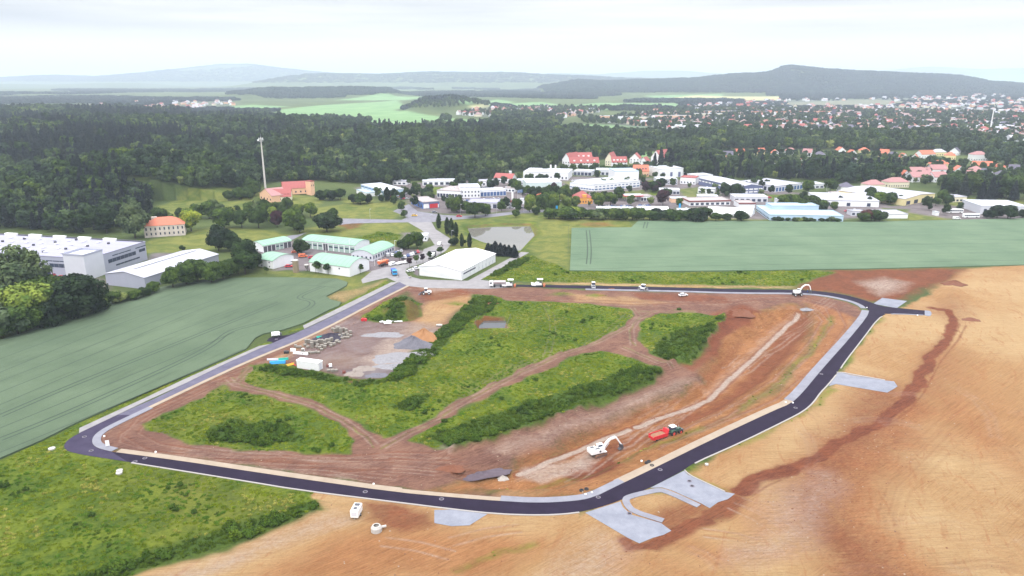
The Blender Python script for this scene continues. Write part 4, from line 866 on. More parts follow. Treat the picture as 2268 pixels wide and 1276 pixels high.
row(['oak', 'dark'], [(1920,440),(1950,450),(1990,452)], 7, 20, 28, {'oak': 'green tree between the two big halls', 'dark': 'dark tree between the two big halls'}, 'trees between the big halls', 1.1, 5, 3)
row(['dark', 'oak', 'spruce'], [(2085,425),(2130,432),(2180,440),(2240,442),(2268,440)], 16, 34, 52, {'dark': 'dark tree in the wood beside the yellow strip', 'oak': 'green tree in the wood beside the yellow strip', 'spruce': 'conifer in the wood beside the yellow strip'}, 'wood at the right above the yellow strip', 1.1, 9, 5)
row(['spruce'], [(1078,560),(1100,562),(1125,566),(1145,566)], 14, 17, 25, 'dark young conifer in the thicket by the pond', 'conifer thicket by the pond', 1.9, 4, 5)
row(['oak', 'dark', 'oak'], [(700,440),(760,446),(800,450),(815,452)], 10, 20, 28, {'oak': 'tree in the copse right of the farm', 'dark': 'dark tree in the copse right of the farm'}, 'copse right of the farm', 1.1, 7, 4)
row(['oak', 'dark', 'oak'], [(505,448),(540,440),(570,432),(560,416),(540,420)], 9, 18, 28, {'oak': 'tree in the copse left of the farm', 'dark': 'dark tree in the copse left of the farm'}, 'copse left of the farm', 1.1, 7, 4)
row(['oak', 'dark', 'willow', 'oak'], [(350,500),(410,488),(460,482),(530,478),(600,480),(690,478)], 16, 22, 40, {'oak': 'tree in the hedge line across the meadows', 'dark': 'dark tree in the hedge line across the meadows', 'willow': 'grey green tree in the hedge line across the meadows'}, 'hedge line across the meadows', 1.0, 8, 4)
row(['oak'], [(1240,378),(1300,379),(1400,380),(1440,382)], 16, 12, 18, 'small street tree before the red roofed white blocks', 'street trees before the red roofed blocks', 1.0, 3, 1)
row(['oak', 'dark', 'oak', 'purple'], [(1180,440),(1215,445),(1250,440),(1200,465),(1230,470)], 12, 18, 34, {'oak': 'tree in the garden left of the orange restaurant', 'dark': 'dark tree in the garden left of the orange restaurant', 'purple': 'reddish tree in the garden left of the orange restaurant'}, 'garden left of the orange restaurant', 1.0, 7, 5)
row(['oak', 'dark'], [(1130,420),(1150,424),(1165,430),(1175,436)], 7, 18, 24, {'oak': 'tree behind the flagpoles of the dealer', 'dark': 'dark tree behind the flagpoles of the dealer'}, 'trees behind the flagpoles', 1.0, 5, 4)
row(['dark', 'oak', 'purple'], [(1425,425),(1450,422),(1470,415)], 7, 16, 26, {'dark': 'dark tree on the bank right of the long white works', 'oak': 'tree on the bank right of the long white works', 'purple': 'reddish tree on the bank right of the long white works'}, 'bank right of the long white works', 1.1, 7, 5)
row(['oak', 'young'], [(900,410),(935,425),(960,430),(930,440)], 9, 12, 20, {'oak': 'tree beside the street at the dealer', 'young': 'young tree beside the street at the dealer'}, 'street trees at the dealer', 1.0, 6, 4)

# ------------------------------------------------------------------ scattered vegetation (uncountable)
def scatter(name, sources, X, Y, S, idx, label=None, zoff=0.0, hs=None):
    Z = height(X, Y) + zoff
    me = bpy.data.meshes.new(name); me.vertices.add(len(X)); me.vertices.foreach_set('co', np.stack([X, Y, Z], -1).astype(np.float32).ravel())
    for an, ty, dat in (('size', 'FLOAT_VECTOR', np.stack([S, S, S if hs is None else hs], -1)), ('turn', 'FLOAT', RNG.uniform(0, 6.28, len(X))), ('which', 'INT', idx)):
        a = me.attributes.new(an, ty, 'POINT'); a.data.foreach_set('vector' if ty == 'FLOAT_VECTOR' else 'value', (dat.astype(np.int32) if ty == 'INT' else dat.astype(np.float32)).ravel())
    o = link(name, me); tag(o, label, None, kind='stuff')
    c = bpy.data.collections.new(name + '_kinds')
    for i, s in enumerate(sources):
        q = bpy.data.objects.new('%s_kind_%02d' % (name, i), s); c.objects.link(q)
    g = bpy.data.node_groups.new(name + '_scatter', 'GeometryNodeTree')
    g.interface.new_socket('Geometry', in_out='INPUT', socket_type='NodeSocketGeometry'); g.interface.new_socket('Geometry', in_out='OUTPUT', socket_type='NodeSocketGeometry')
    gi = g.nodes.new('NodeGroupInput'); go = g.nodes.new('NodeGroupOutput')
    ip = g.nodes.new('GeometryNodeInstanceOnPoints'); ci = g.nodes.new('GeometryNodeCollectionInfo')
    ci.inputs['Collection'].default_value = c; ci.inputs['Separate Children'].default_value = True; ci.inputs['Reset Children'].default_value = True
    ip.inputs['Pick Instance'].default_value = True
    def attr(n_, t):
        a = g.nodes.new('GeometryNodeInputNamedAttribute'); a.data_type = t; a.inputs['Name'].default_value = n_; return a.outputs['Attribute']
    cx = g.nodes.new('ShaderNodeCombineXYZ'); g.links.new(attr('turn', 'FLOAT'), cx.inputs[2])
    e2r = g.nodes.new('FunctionNodeEulerToRotation'); g.links.new(cx.outputs[0], e2r.inputs[0])
    g.links.new(gi.outputs[0], ip.inputs['Points']); g.links.new(ci.outputs[0], ip.inputs['Instance']); g.links.new(attr('which', 'INT'), ip.inputs['Instance Index'])
    g.links.new(e2r.outputs[0], ip.inputs['Rotation']); g.links.new(attr('size', 'FLOAT_VECTOR'), ip.inputs['Scale']); g.links.new(ip.outputs[0], go.inputs[0])
    md = o.modifiers.new('scatter', 'NODES'); md.node_group = g
    return o
def fan(r0, r1, step, half=40):
    """jittered points in a ring sector"""
    X = []; Y = []
    y = np.arange(0, r1, step); x = np.arange(-r1, r1, step)
    gx, gy = np.meshgrid(x, y); gx = gx + RNG.uniform(-.45, .45, gx.shape) * step; gy = gy + RNG.uniform(-.45, .45, gy.shape) * step
    r = np.hypot(gx, gy); a = np.degrees(np.abs(np.arctan2(gx, gy))); k = (r > r0) & (r <= r1) & (a < half)
    return gx[k], gy[k]
def inpx(X, Y, poly): 
    z = height(X, Y); px, py = proj(X, Y, z); return sd_poly(px, py, np.array(poly, float)) > 0
wood_src = [crown('woodland_tree', 120 + i, 9.5, 13 + i, 1.0, 14, 85, .62, m_) for i, m_ in enumerate((L_WOOD, L_WOOD, L_BROAD, L_DARK))] + \
           [crown('woodland_conifer', 130 + i, 5.5, 15, 2.0, 9, 60, .55, L_CONI, 'cone') for i in range(2)] + [crown('woodland_tree', 140, 8.5, 12, 1, 13, 85, .6, L_OLIVE)]
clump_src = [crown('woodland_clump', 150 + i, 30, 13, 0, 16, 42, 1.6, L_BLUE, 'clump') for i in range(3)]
NEARWOOD = [[(-200,250),(0,240),(200,244),(420,256),(600,270),(800,291),(960,287),(1080,286),(1095,262),(1225,262),(1235,297),(1480,303),(1560,302),(1640,298),(1700,302),(1850,302),(2000,304),(2150,314),(2268,336),(2400,330),(2400,360),(2240,352),(2150,345),(2050,332),(1950,336),(1850,332),(1700,330),(1620,330),(1560,334),(1500,338),(1460,350),(1420,354),(1398,350),(1390,352),(1330,354),(1230,360),(1235,376),(1180,384),(1130,382),(1100,392),(1060,398),(1000,400),(900,402),(870,412),(790,408),(700,402),(600,404),(560,416),(440,420),(330,445),(340,480),(300,505),(240,515),(150,520),(60,510),(-200,500)],
            [(1500,385),(1560,382),(1700,388),(1850,390),(1850,402),(1700,398),(1600,395),(1520,392)], [(1440,372),(1560,368),(1560,388),(1480,384)], [(1848,382),(1990,382),(1990,400),(1950,408),(1850,406)],
            [(1990,380),(2040,378),(2050,385),(2000,395)], [(2180,345),(2300,340),(2300,372),(2200,376)]]
CLEAR = [(995,346),(1060,342),(1090,350),(1082,360),(1010,360)]
BX, BY, BS, BI = [], [], [], []
def add_band(r0, r1, step, polys, prob=1.0, sc_=1.0, src=None):
    X, Y = fan(r0, r1, step); z = height(X, Y); px, py = proj(X, Y, z)
    k = np.zeros(len(X), bool)
    for p in polys: k |= sd_poly(px, py, np.array(p, float)) > 0
    k &= ~(sd_poly(px, py, np.array(CLEAR, float)) > 0)
    for f in FIELDS + YFIELDS: k &= ~(sd_poly(px, py, np.array(f, float)) > -0.5)
    k &= RNG.uniform(0, 1, len(X)) < prob
    k &= ~((wave(X, Y, 95) > 1.02) & (RNG.uniform(0, 1, len(X)) < .75))
    X, Y = X[k], Y[k]; S = (.68 + .75 * RNG.uniform(0, 1, len(X)) ** 1.6) * sc_ * (1 + .16 * wave(X, Y, 60))
    con = wave(X, Y, 150) + .6 * wave(X + 300, Y, 47) + RNG.normal(0, .25, len(X))
    con += np.where((X < -150) & (Y > 750), .45, -.25)
    i = np.where(con > .55, RNG.integers(4, 6, len(X)), np.where(RNG.uniform(0, 1, len(X)) < .13, 6, RNG.integers(0, 4, len(X))))
    BX.append(X); BY.append(Y); BS.append(S); BI.append(i)
add_band(430, 800, 6.6, NEARWOOD, 1, .95); add_band(800, 1400, 8.0, NEARWOOD, 1, 1.05); add_band(1400, 2500, 10.5, NEARWOOD, 1, 1.25)
BX, BY, BS, BI = map(np.concatenate, (BX, BY, BS, BI))
scatter('woodland', wood_src, BX, BY, BS, BI, 'dense mixed woodland covering the slopes behind the business park')
# middle distance: woods, village trees, town trees
X, Y = fan(1250, 2600, 15); px, py = proj(X, Y, height(X, Y))
k = np.zeros(len(X), bool)
for p, pr in ((TOWNP, .6), (VILLP, .5)): k |= (sd_poly(px, py, np.array(p, float)) > 0) & (RNG.uniform(0, 1, len(X)) < pr)
for p in ([(890,240),(950,212),(1000,208),(1060,214),(1100,230),(1080,236),(1040,232),(1000,240),(960,240)], [(1170,282),(1240,282),(1250,262),(1150,262),(1080,275)], [(1320,246),(1350,234),(1440,236),(1450,248)], [(780,266),(822,268),(815,288),(620,284),(612,268),(700,262)], [(440,258),(600,248),(600,266),(560,272),(420,264)], [(1280,262),(1340,270),(1480,272),(1480,281),(1330,276),(1290,275)], [(970,265),(995,260),(1000,268),(985,273)]):
    k |= sd_poly(px, py, np.array(p, float)) > 0
X1, Y1 = X[k], Y[k]; S1 = RNG.uniform(.6, 1.15, k.sum())
scatter('village_trees', wood_src, X1, Y1, S1, RNG.integers(0, 4, len(X1)), 'scattered trees and copses between the distant village and town')
X, Y = fan(2400, 7600, 26); z = height(X, Y); px, py = proj(X, Y, z)
inF = np.zeros(len(X), bool)
for f in FIELDS + YFIELDS: inF |= sd_poly(px, py, np.array(f, float)) > -1
hillw = (z > 19) & (Y > 3300) & ~((Y > 4500) & (px < 1000))
patch = (wave(X, Y, 520) + .7 * wave(X + 900, Y, 190) > .35)
town = sd_poly(px, py, np.array(TOWNP, float)) > 0
k = ((hillw & (RNG.uniform(0, 1, len(X)) < .95)) | patch | (town & (RNG.uniform(0, 1, len(X)) < .3))) & ~inF
k |= (Y < 4600) & (py > 170) & (px > 1700) & ~inF & ~town & (RNG.uniform(0, 1, len(X)) < .8)
X2, Y2 = X[k], Y[k]
s2 = RNG.uniform(.8, 1.35, len(X2)) * np.where(z[k] > 19, 1.15, 1) * np.where(sd_poly(px[k], py[k], np.array(TOWNP, float)) > 0, .5, 1)
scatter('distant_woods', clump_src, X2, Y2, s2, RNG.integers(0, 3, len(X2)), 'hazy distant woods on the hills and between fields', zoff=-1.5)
X, Y = fan(7500, 15500, 75); z = height(X, Y); k = (z > 62) & (wave(X, Y, 900) > -.9)
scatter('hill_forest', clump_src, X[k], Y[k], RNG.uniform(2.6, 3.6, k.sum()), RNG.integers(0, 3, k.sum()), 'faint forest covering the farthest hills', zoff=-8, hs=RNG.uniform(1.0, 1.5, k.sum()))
# allotment gardens and garden shrubs among houses
X, Y = fan(600, 1100, 6.5); px, py = proj(X, Y, 0 * X)
k = np.zeros(len(X), bool)
for p, pr in (([(1560,342),(1700,338),(1850,345),(2000,352),(2180,372),(2268,390),(2268,430),(2100,420),(1980,402),(1850,400),(1700,388),(1560,372)], .42), ([(1400,372),(1500,372),(1560,392),(1450,388)], .3), ([(1000,395),(1100,388),(1160,385),(1100,400),(930,408)], .5), ([(2110,380),(2268,380),(2268,440),(2120,420)], .3)):
    k |= (sd_poly(px, py, np.array(p, float)) > 0) & (RNG.uniform(0, 1, len(X)) < pr)
scatter('garden_greenery', wood_src, X[k], Y[k], RNG.uniform(.3, .8, k.sum()), RNG.choice([0, 1, 2, 3, 6], k.sum()), 'low trees and shrubs filling the allotment gardens')
# rough vegetation on the building land
def tuft(name, seed, nb, h, spread, wdt, m):
    rng = np.random.default_rng(seed); a = rng.uniform(0, 6.28, nb); r = np.sqrt(rng.uniform(0, 1, nb)) * spread
    c = np.stack([np.cos(a) * r, np.sin(a) * r, 0 * a], -1); d = rng.normal(0, .5, (nb, 3)); d[:, 2] = 1; d *= (h * rng.uniform(.5, 1.15, nb))[:, None]
    s = np.cross(d, rng.normal(0, 1, (nb, 3))); s /= np.linalg.norm(s, axis=1)[:, None]; s *= wdt
    V = np.stack([c - s, c + s, c + d * .6 + s * 1.2, c + d], 1).reshape(-1, 3); return np_mesh(name, V, np.arange(len(V)).reshape(-1, 4), m)
def weedmat(name, a, b_):
    m, nt, b, pos = base(name); oi = N(nt, 'ShaderNodeObjectInfo'); n = noise(nt, pos, .13, 5, .6)
    n2 = noise(nt, pos, .5, 4, .6); c = mixc(nt, .22, mixc(nt, .4, ramp(nt, n, (.4, a), (.6, b_)), ramp(nt, n2, (.38, a), (.62, b_))), ramp(nt, oi.outputs['Random'], (0, a), (1, b_)))
    nt.links.new(c, b.inputs['Base Color']); b.inputs['Roughness'].default_value = .85; b.inputs['Specular IOR Level'].default_value = .1; return m
W5 = weedmat('weed_deep', pic(56,86,28), pic(104,136,46)); W1, W2, W3, W4 = weedmat('weed_green', pic(104,138,26), pic(190,204,56)), weedmat('weed_dark', pic(66,98,30), pic(124,150,46)), weedmat('weed_straw', pic(186,186,80), pic(226,222,120)), weedmat('weed_lush', pic(88,134,40), pic(140,184,60))
tufts = [tuft('weed_tuft', 200 + i, 36, .38, .6, .075, (W1, W1, W2, W2, W3, W4)[i]) for i in range(6)] + [crown('weed_bush', 210 + i, 2.1, 1.3, 0, 5, 70, .13, (W5, W2)[i]) for i in range(2)]
def off_paving(x, y):
    k = np.ones(len(x), bool)
    for w_ in EXCL:
        lo, hi = w_.min(0) - 1, w_.max(0) + 1; q = np.nonzero((x > lo[0]) & (x < hi[0]) & (y > lo[1]) & (y < hi[1]))[0]
        if len(q): k[q] &= sd_poly(x[q], y[q], w_) < -.25
    return k
def weeds(polys, dens, bright=.6):
    XX, YY, II, SS = [], [], [], []
    for p in polys:
        w_ = PW(p); lo, hi = w_.min(0), w_.max(0); lo = np.maximum(lo, (-330, 100)); hi = np.minimum(hi, (330, 640)); n = int((hi - lo).prod() * dens)
        x = RNG.uniform(lo[0], hi[0], n); y = RNG.uniform(lo[1], hi[1], n); k = (sd_poly(x, y, w_) > .3) & off_paving(x, y); x, y = x[k], y[k]
        md = mask_at(DARK, x, y); mw = mask_at(WEED, x, y); k = (mw > .55) & (RNG.uniform(0, 1, len(x)) < .55 + .45 * md); x, y, md = x[k], y[k], md[k]
        pat = wave(x, y, 7) + .6 * wave(y, x, 2.7) + RNG.normal(0, .4, len(x))
        i = np.where(md > .5, np.where(pat > .3, RNG.choice([6, 7], len(x), p=[.65, .35]), RNG.integers(2, 4, len(x))), np.where(pat > 1.15, RNG.integers(2, 4, len(x)), np.where(pat < -1.0, 4, np.where(pat > .5, 5, RNG.integers(0, 2, len(x))))))
        i = np.where((md < .5) & (pat > 1.5) & (RNG.uniform(0, 1, len(x)) < .4), 6, i)
        XX.append(x); YY.append(y); II.append(i); SS.append(RNG.uniform(.55, 1.15, len(x)) * np.where(md > .5, 1.05, .85))
    return map(np.concatenate, (XX, YY, SS, II))
x, y, s, i = weeds([G1, G2, G3, G4, G5, G6, VERGE, [(775,533),(840,512),(892,519),(882,534),(820,538)]], 1.35)
scatter('rough_grass', tufts, x, y, s, i, 'tall weeds and rough grass covering the undeveloped plots')
ys_ = [(560,772),(620,745),(665,724),(760,672),(855,622),(866,626),(774,671),(671,722),(674,727),(640,738),(590,756),(600,762),(574,768),(500,801),(407,841),(326,881),(176,951),(100,990),(85,982),(160,940),(340,860)]
x, y, s, i = weeds([ys_], .8); scatter('verge_grass', tufts, x, y, s * .7, i, 'green grass verge between the crop and the new road')
x = RNG.uniform(-60, 260, 9000); y = RNG.uniform(110, 480, 9000); k = (mask_at(WEED, x, y) > .25) & (mask_at(WEED, x, y) < .75) & (mask_at(TAN, x, y) + mask_at(ORANGE, x, y) > .3) & off_paving(x, y)
scatter('sparse_weeds', tufts, x[k], y[k], RNG.uniform(.4, .8, k.sum()), RNG.choice([0, 2, 4, 5], k.sum()), 'sparse weeds growing on the bare sand beside the road')

# ------------------------------------------------------------------ buildings
WHITE = mat('white_metal_cladding', alb(.74,.75,.78), .04, .3, .5, 0, (1,1,.1)); CREAM = mat('cream_render', alb(.66,.6,.47), .08, .5)
GREYW = mat('lilac_grey_cladding', alb(.34,.35,.44), .05, .3, .45, 0, (1,1,.1)); LGREY = mat('light_grey_cladding', alb(.55,.56,.62), .05, .3, .5)
BLUEG = mat('blue_grey_cladding', alb(.12,.14,.26), .1, .5, .5); PBLUE = mat('pale_blue_cladding', alb(.42,.55,.68), .06, .4, .5); BLUEW = mat('bright_blue_cladding', alb(.08,.16,.42), .08, .4, .5)
OLDW = mat('weathered_plaster', alb(.52,.46,.42), .22, .35, .9); YELLW = mat('pale_yellow_render', alb(.68,.58,.32), .06, .5); ORNGW = mat('orange_render', alb(.70,.32,.06), .08, .5); SALM = mat('salmon_render', alb(.68,.42,.28), .08, .5)
R_GREY = mat('grey_roof_sheeting', alb(.38,.38,.44), .10, .12, .6, 0, (.3,1,1), seam=6); R_LIL = mat('lilac_grey_roof_membrane', alb(.30,.295,.39), .12, .05, .55, seam=8); R_WHITE = mat('white_roof_membrane', alb(.53,.55,.60), .06, .1, .6, seam=5)
R_GREEN = mat('mint_green_sheet_roof', alb(.21,.37,.27), .09, .25, .5, 0, (1,1,1), seam=3); R_BLUE = mat('pale_blue_sheet_roof', alb(.34,.44,.52), .07, .2, .5); R_TILE = mat('dark_red_roof_tiles', alb(.30,.085,.08), .2, 1.2, .8)
R_ORANGE = mat('orange_red_roof_tiles', alb(.46,.14,.085), .15, 1.2, .8); R_PINK = mat('faded_pink_roof_tiles', alb(.33,.17,.17), .15, 1.2, .8); R_BROWN = mat('brown_fascia', alb(.20,.06,.06), .15, 1, .7); R_DARK = mat('slate_roof', alb(.10,.09,.13), .15, 1, .7)
R_FLAT = mat('gravelled_flat_roof', alb(.34,.30,.30), .12, .4, .9); TENT = mat('white_tent_fabric', alb(.72,.73,.75), .02, .15, .6, seam=5)
GLASS = mat('dark_window_glass', alb(.035,.045,.085), .3, .8, .12, 0, None, 0, .8); GLASSB = mat('blue_window_glass', alb(.06,.12,.28), .3, .8, .12, 0, None, 0, .8); DOORG = mat('pale_green_door', alb(.30,.40,.36), .08, 1, .6)
REDP = mat('red_paint', alb(.52,.03,.04), .1, 2, .45); ORP = mat('orange_paint', alb(.62,.15,.06), .1, 2, .45); WHP = mat('white_paint', alb(.78,.78,.79), .05, 2, .4); DARKP = mat('dark_rubber', alb(.025,.025,.03), .2, 3, .8)
METAL = mat('galvanised_steel', alb(.45,.46,.5), .1, 1, .4, .5); CONC = mat('pale_concrete', alb(.42,.40,.38), .12, 1.5, .9, 0, None, .2); DGREY = mat('dark_grey_metal', alb(.07,.07,.085), .15, 2, .5)
BLUEP = mat('cyan_blue_paint', alb(.03,.30,.62), .1, 2, .4); YELP = mat('yellow_paint', alb(.7,.42,.04), .1, 2, .5); CUBE = MB().box((0,0,0),(1,1,1))
_cube = {}
def cube_mesh(name, m):
    k = (name, m.name)
    if k not in _cube: _cube[k] = MB().box((0,0,0),(1,1,1)).mesh(name, m)
    return _cube[k]
def panel(name, parent, c, d, m, rz=0): return link(name, cube_mesh(name, m), parent, c, rz, d)
def roof_mesh(kind_, L, D, h, rh, m, wallm, ov=.35):
    b = MB()
    if kind_ == 'flat':
        b.box((L/2, D/2, h + .12), (L + .1, D + .1, .24))
        for (cx, cy, sx, sy) in ((L/2, 0, L + .3, .3), (L/2, D, L + .3, .3), (0, D/2, .3, D - .3), (L, D/2, .3, D - .3)): b.box((cx, cy, h + .42), (sx, sy, .36))
    elif kind_ in ('gable', 'gabley'):
        t = .18
        if kind_ == 'gable': pr = [(-ov, h - ov * rh / (D/2)), (D/2, h + rh), (D + ov, h - ov * rh / (D/2)), (D + ov, h - ov * rh / (D/2) + t), (D/2, h + rh + t), (-ov, h - ov * rh / (D/2) + t)]
        else: pr = [(-ov, h - ov * rh / (L/2)), (L/2, h + rh), (L + ov, h - ov * rh / (L/2)), (L + ov, h - ov * rh / (L/2) + t), (L/2, h + rh + t), (-ov, h - ov * rh / (L/2) + t)]
        lo, hi = (-ov, (L if kind_ == 'gable' else D) + ov); n = 6; vs = []
        for e in (lo, hi):
            for a, z in pr: vs.append((e, a, z) if kind_ == 'gable' else (a, e, z))
        b.add(vs, [(0,1,4,5),(1,2,3,4),(11,10,7,6),(10,9,8,7),(5,4,10,11),(4,3,9,10),(0,6,7,1),(1,7,8,2),(0,5,11,6),(2,8,9,3)])
    elif kind_ == 'hip':
        k = min(L, D) / 2; z = h
        if L >= D: a = [(-ov,-ov,z),(L+ov,-ov,z),(L+ov,D+ov,z),(-ov,D+ov,z),(k,D/2,z+rh),(L-k,D/2,z+rh)]; f = [(0,1,5,4),(1,2,5),(2,3,4,5),(3,0,4),(3,2,1,0)]
        else: a = [(-ov,-ov,z),(L+ov,-ov,z),(L+ov,D+ov,z),(-ov,D+ov,z),(L/2,k,z+rh),(L/2,D-k,z+rh)]; f = [(0,1,4),(1,2,5,4),(2,3,5),(3,0,4,5),(3,2,1,0)]
        b.add(a, f)
    elif kind_ == 'barrel':
        n = 14; vs = []
        for e in (-ov, L + ov):
            for i in range(n + 1):
                t = i / n; vs.append((e, -ov + (D + 2 * ov) * t, h + rh * math.sin(math.pi * t) ** .8 if 0 < t < 1 else h))
            for i in range(n + 1):
                t = i / n; vs.append((e, -ov + (D + 2 * ov) * t, h - .15 + rh * math.sin(math.pi * t) ** .8 if 0 < t < 1 else h - .15))
        q = 2 * (n + 1); f = []
        for i in range(n): f += [(i, i+1, q+i+1, q+i), (n+1+i, q+n+1+i, q+n+2+i, n+2+i), (i, n+1+i, n+2+i, i+1), (q+i, q+i+1, q+n+2+i, q+n+1+i)]
        f += [(0, q, q+n+1, n+1), (n, 2*n+1, q+2*n+1, q+n)]
        b.add(vs, f)
    elif kind_ == 'mono': b.add([(-ov,-ov,h),(L+ov,-ov,h),(L+ov,D+ov,h+rh),(-ov,D+ov,h+rh),(-ov,-ov,h+.2),(L+ov,-ov,h+.2),(L+ov,D+ov,h+rh+.2),(-ov,D+ov,h+rh+.2)], [(3,2,1,0),(4,5,6,7),(0,1,5,4),(1,2,6,5),(2,3,7,6),(3,0,4,7)])
    return b
def wall_mesh(kind_, L, D, h, rh):
    b = MB()
    if kind_ == 'gable': b.prism([(0,0),(D,0),(D,h),(D/2,h+rh),(0,h)], 0, L); b.v = [(y, x, z) for x, y, z in b.v]
    elif kind_ == 'gabley': b.prism([(0,0),(L,0),(L,h),(L/2,h+rh),(0,h)], 0, D)
    elif kind_ == 'barrel': b.prism([(0,0),(D,0)] + [(D * (1 - t/10), h - .16 + rh * math.sin(math.pi * t/10) ** .8 if 0 < t < 10 else h - .16) for t in range(11)], 0, L); b.v = [(y, x, z) for x, y, z in b.v]
    elif kind_ == 'mono': b.add([(0,0,0),(L,0,0),(L,D,0),(0,D,0),(0,0,h),(L,0,h),(L,D,h+rh),(0,D,h+rh)], [(3,2,1,0),(4,5,6,7),(0,1,5,4),(1,2,6,5),(2,3,7,6),(3,0,4,7)])
    else: b.box((L/2, D/2, h/2 - .2), (L, D, h + .4))
    return b
def building(name, A, B, D, h, roof, rh, wm, rm, label, cat='building', group=None, win=None, ends=None, door=None, L=None, base_z=None):
    """A, B: photo pixels of the two ends of the visible wall foot; D metres deep to the left of A->B.
    win / ends: list of (n, z0, z1, fill, material) window rows on the long / end walls"""
    a, b = P(*A), P(*B); d = Vector((b.x - a.x, b.y - a.y)); L = L or d.length; rz = math.atan2(d.y, d.x)
    e = empty(name, (a.x, a.y, a.z if base_z is None else base_z), rz, label, cat, group); e['length'] = round(L, 1)
    wall_mesh(roof, L, D, h, rh).build('wall', wm, e); roof_mesh(roof, L, D, h, rh, rm, wm).build('roof', rm, e)
    for (n, z0, z1, fl, m) in (win or []):
        st = L / n
        for i in range(n): panel('window', e, (st * (i + .5), -.02, (z0 + z1) / 2), (st * fl, .1, z1 - z0), m)
    for (n, z0, z1, fl, m) in (ends or []):
        st = D / n
        for i in range(n):
            for x in (-.02, L + .02): panel('window', e, (x, st * (i + .5), (z0 + z1) / 2), (.1, st * fl, z1 - z0), m)
    for (x, wdt, hh, m) in (door or []): panel('door', e, (x * L, -.03, hh / 2), (wdt, .12, hh), m)
    return e, L
def rooflights(e, L, D, z, nx, ny, m, s=(2.2, 1.3, .5), x0=.08, x1=.92, y0=.15, y1=.85, name='roof_light'):
    for i in range(nx):
        for j in range(ny):
            panel(name, e, (L * (x0 + (x1 - x0) * (i + .5) / nx), D * (y0 + (y1 - y0) * (j + .5) / ny), z), s, m)
G_, GB = GLASS, GLASSB
# large grey hall (window strips on its right-hand wall) and its tower
e, L = building('factory_hall', (204,617), (327,575), 128, 10.2, 'flat', 0, GREYW, R_LIL, 'large lilac grey flat roofed factory hall with window strips at the left frame edge', 'hall')
for (x, y0, y1, z0, z1, nn) in ((.0, .38, .72, 8.2, 8.7, 3), (0, .80, 1.0, 8.2, 8.7, 2), (0, .3, .8, 5.0, 7.0, 7), (0, .86, .98, 5.6, 7.2, 2), (0, .42, .86, 2.4, 3.2, 6)):
    st = (y1 - y0) * L / nn
    for i in range(nn): panel('window', e, (y0 * L + st * (i + .5), -.02, (z0 + z1) / 2), (st * .94, .1, z1 - z0), G_)
for (x0, x1, z0, z1, nn) in ((14, 27, 8.0, 8.5, 3), (13.5, 25, 4.9, 6.9, 4), (25, 30, 0, 3.6, 1), (13.5, 15.5, .6, 3.0, 1)):
    for i in range(nn): panel('window', e, (-.02, x0 + (x1 - x0) * (i + .5) / nn, (z0 + z1) / 2), (.1, (x1 - x0) / nn * .94, z1 - z0), G_)
t_ = MB(); t_.box((2.5, 5.5, 6.4), (13, 12.6, 12.8)); t_.build('corner_tower', LGREY, e)
t_ = MB()
for c, s_ in (((2.5, -.8, 13.3), (13, .25, 1)), ((2.5, 11.8, 13.3), (13, .25, 1)), ((-4, 5.5, 13.3), (.25, 12.5, 1)), ((9, 5.5, 13.3), (.25, 12.5, 1))): t_.box(c, s_)
t_.build('parapet', GREYW, e)
rooflights(e, L, 128, 10.9, 4, 9, WHP, (1.6, 1.6, .5)); 
for i in range(18): panel('roof_vent', e, (L * ((i * 7) % 9 + .8) / 10, 10 + i * 6.3, 10.9), (1, 1.1, 1.1), DGREY)
for i in range(6): panel('air_unit', e, (L - 1.5, 22 + i * 17, 11.1), (1.8, 8, 1.4), WHP)
panel('roof_edge', e, (L - .6, 64, 10.9), (.7, 126, .5), DGREY)
e, L = building('gabled_hall', (323,641), (486,586), 25, 5.9, 'gable', 2.1, GREYW, R_GREY, 'long light grey gabled hall with white ridge strip beside the crop field', 'hall')
rg = MB(); rg.box((L * .52, 12.5, 8.35), (L * .8, 2.2, .22)); rg.build('ridge_light', R_WHITE, e)
e, L = building('old_house', (321,527), (411,521), 15, 7.6, 'hip', 4.4, OLDW, R_ORANGE, 'weathered white two storey house with bright orange hipped roof', 'house', win=[(9, 4.6, 6.4, .32, G_), (9, 1.4, 3.0, .3, G_)], ends=[(4, 4.6, 6.4, .3, G_)])
panel('chimney', e, (6, 8, 11), (3.5, 2.2, 2.4), OLDW)
e, L = building('farmhouse', (576,440), (603,449), 15, 5.5, 'gabley', 5, SALM, R_PINK, 'pink roofed farmhouse gable at the foot of the radio mast', 'house', win=[(4, 1.5, 3, .3, G_)])
e, L = building('farm_wing', (597,447.5), (645,446), 14, 4.2, 'gable', 5.6, CREAM, R_TILE, 'cream farm wing with a dark red roof and dormers', 'barn', win=[(7, 1.2, 2.8, .35, G_)])
for i in range(6): panel('dormer', e, (L * (i + .6) / 6.3, 2.6, 5.8), (1.8, 1.8, 1.4), R_TILE)
e, L = building('farm_barn', (628,432), (694,430), 13, 5.5, 'gable', 5.2, SALM, R_TILE, 'long red roofed barn behind the farm wing', 'barn', win=[(6, 1.5, 3, .3, G_)])
building('farm_tower', (690,433), (698,432), 8, 12, 'flat', 0, SALM, R_TILE, 'brick coloured tower house at the right end of the farm barn', 'tower', win=[(2, 8, 9.5, .3, G_)])
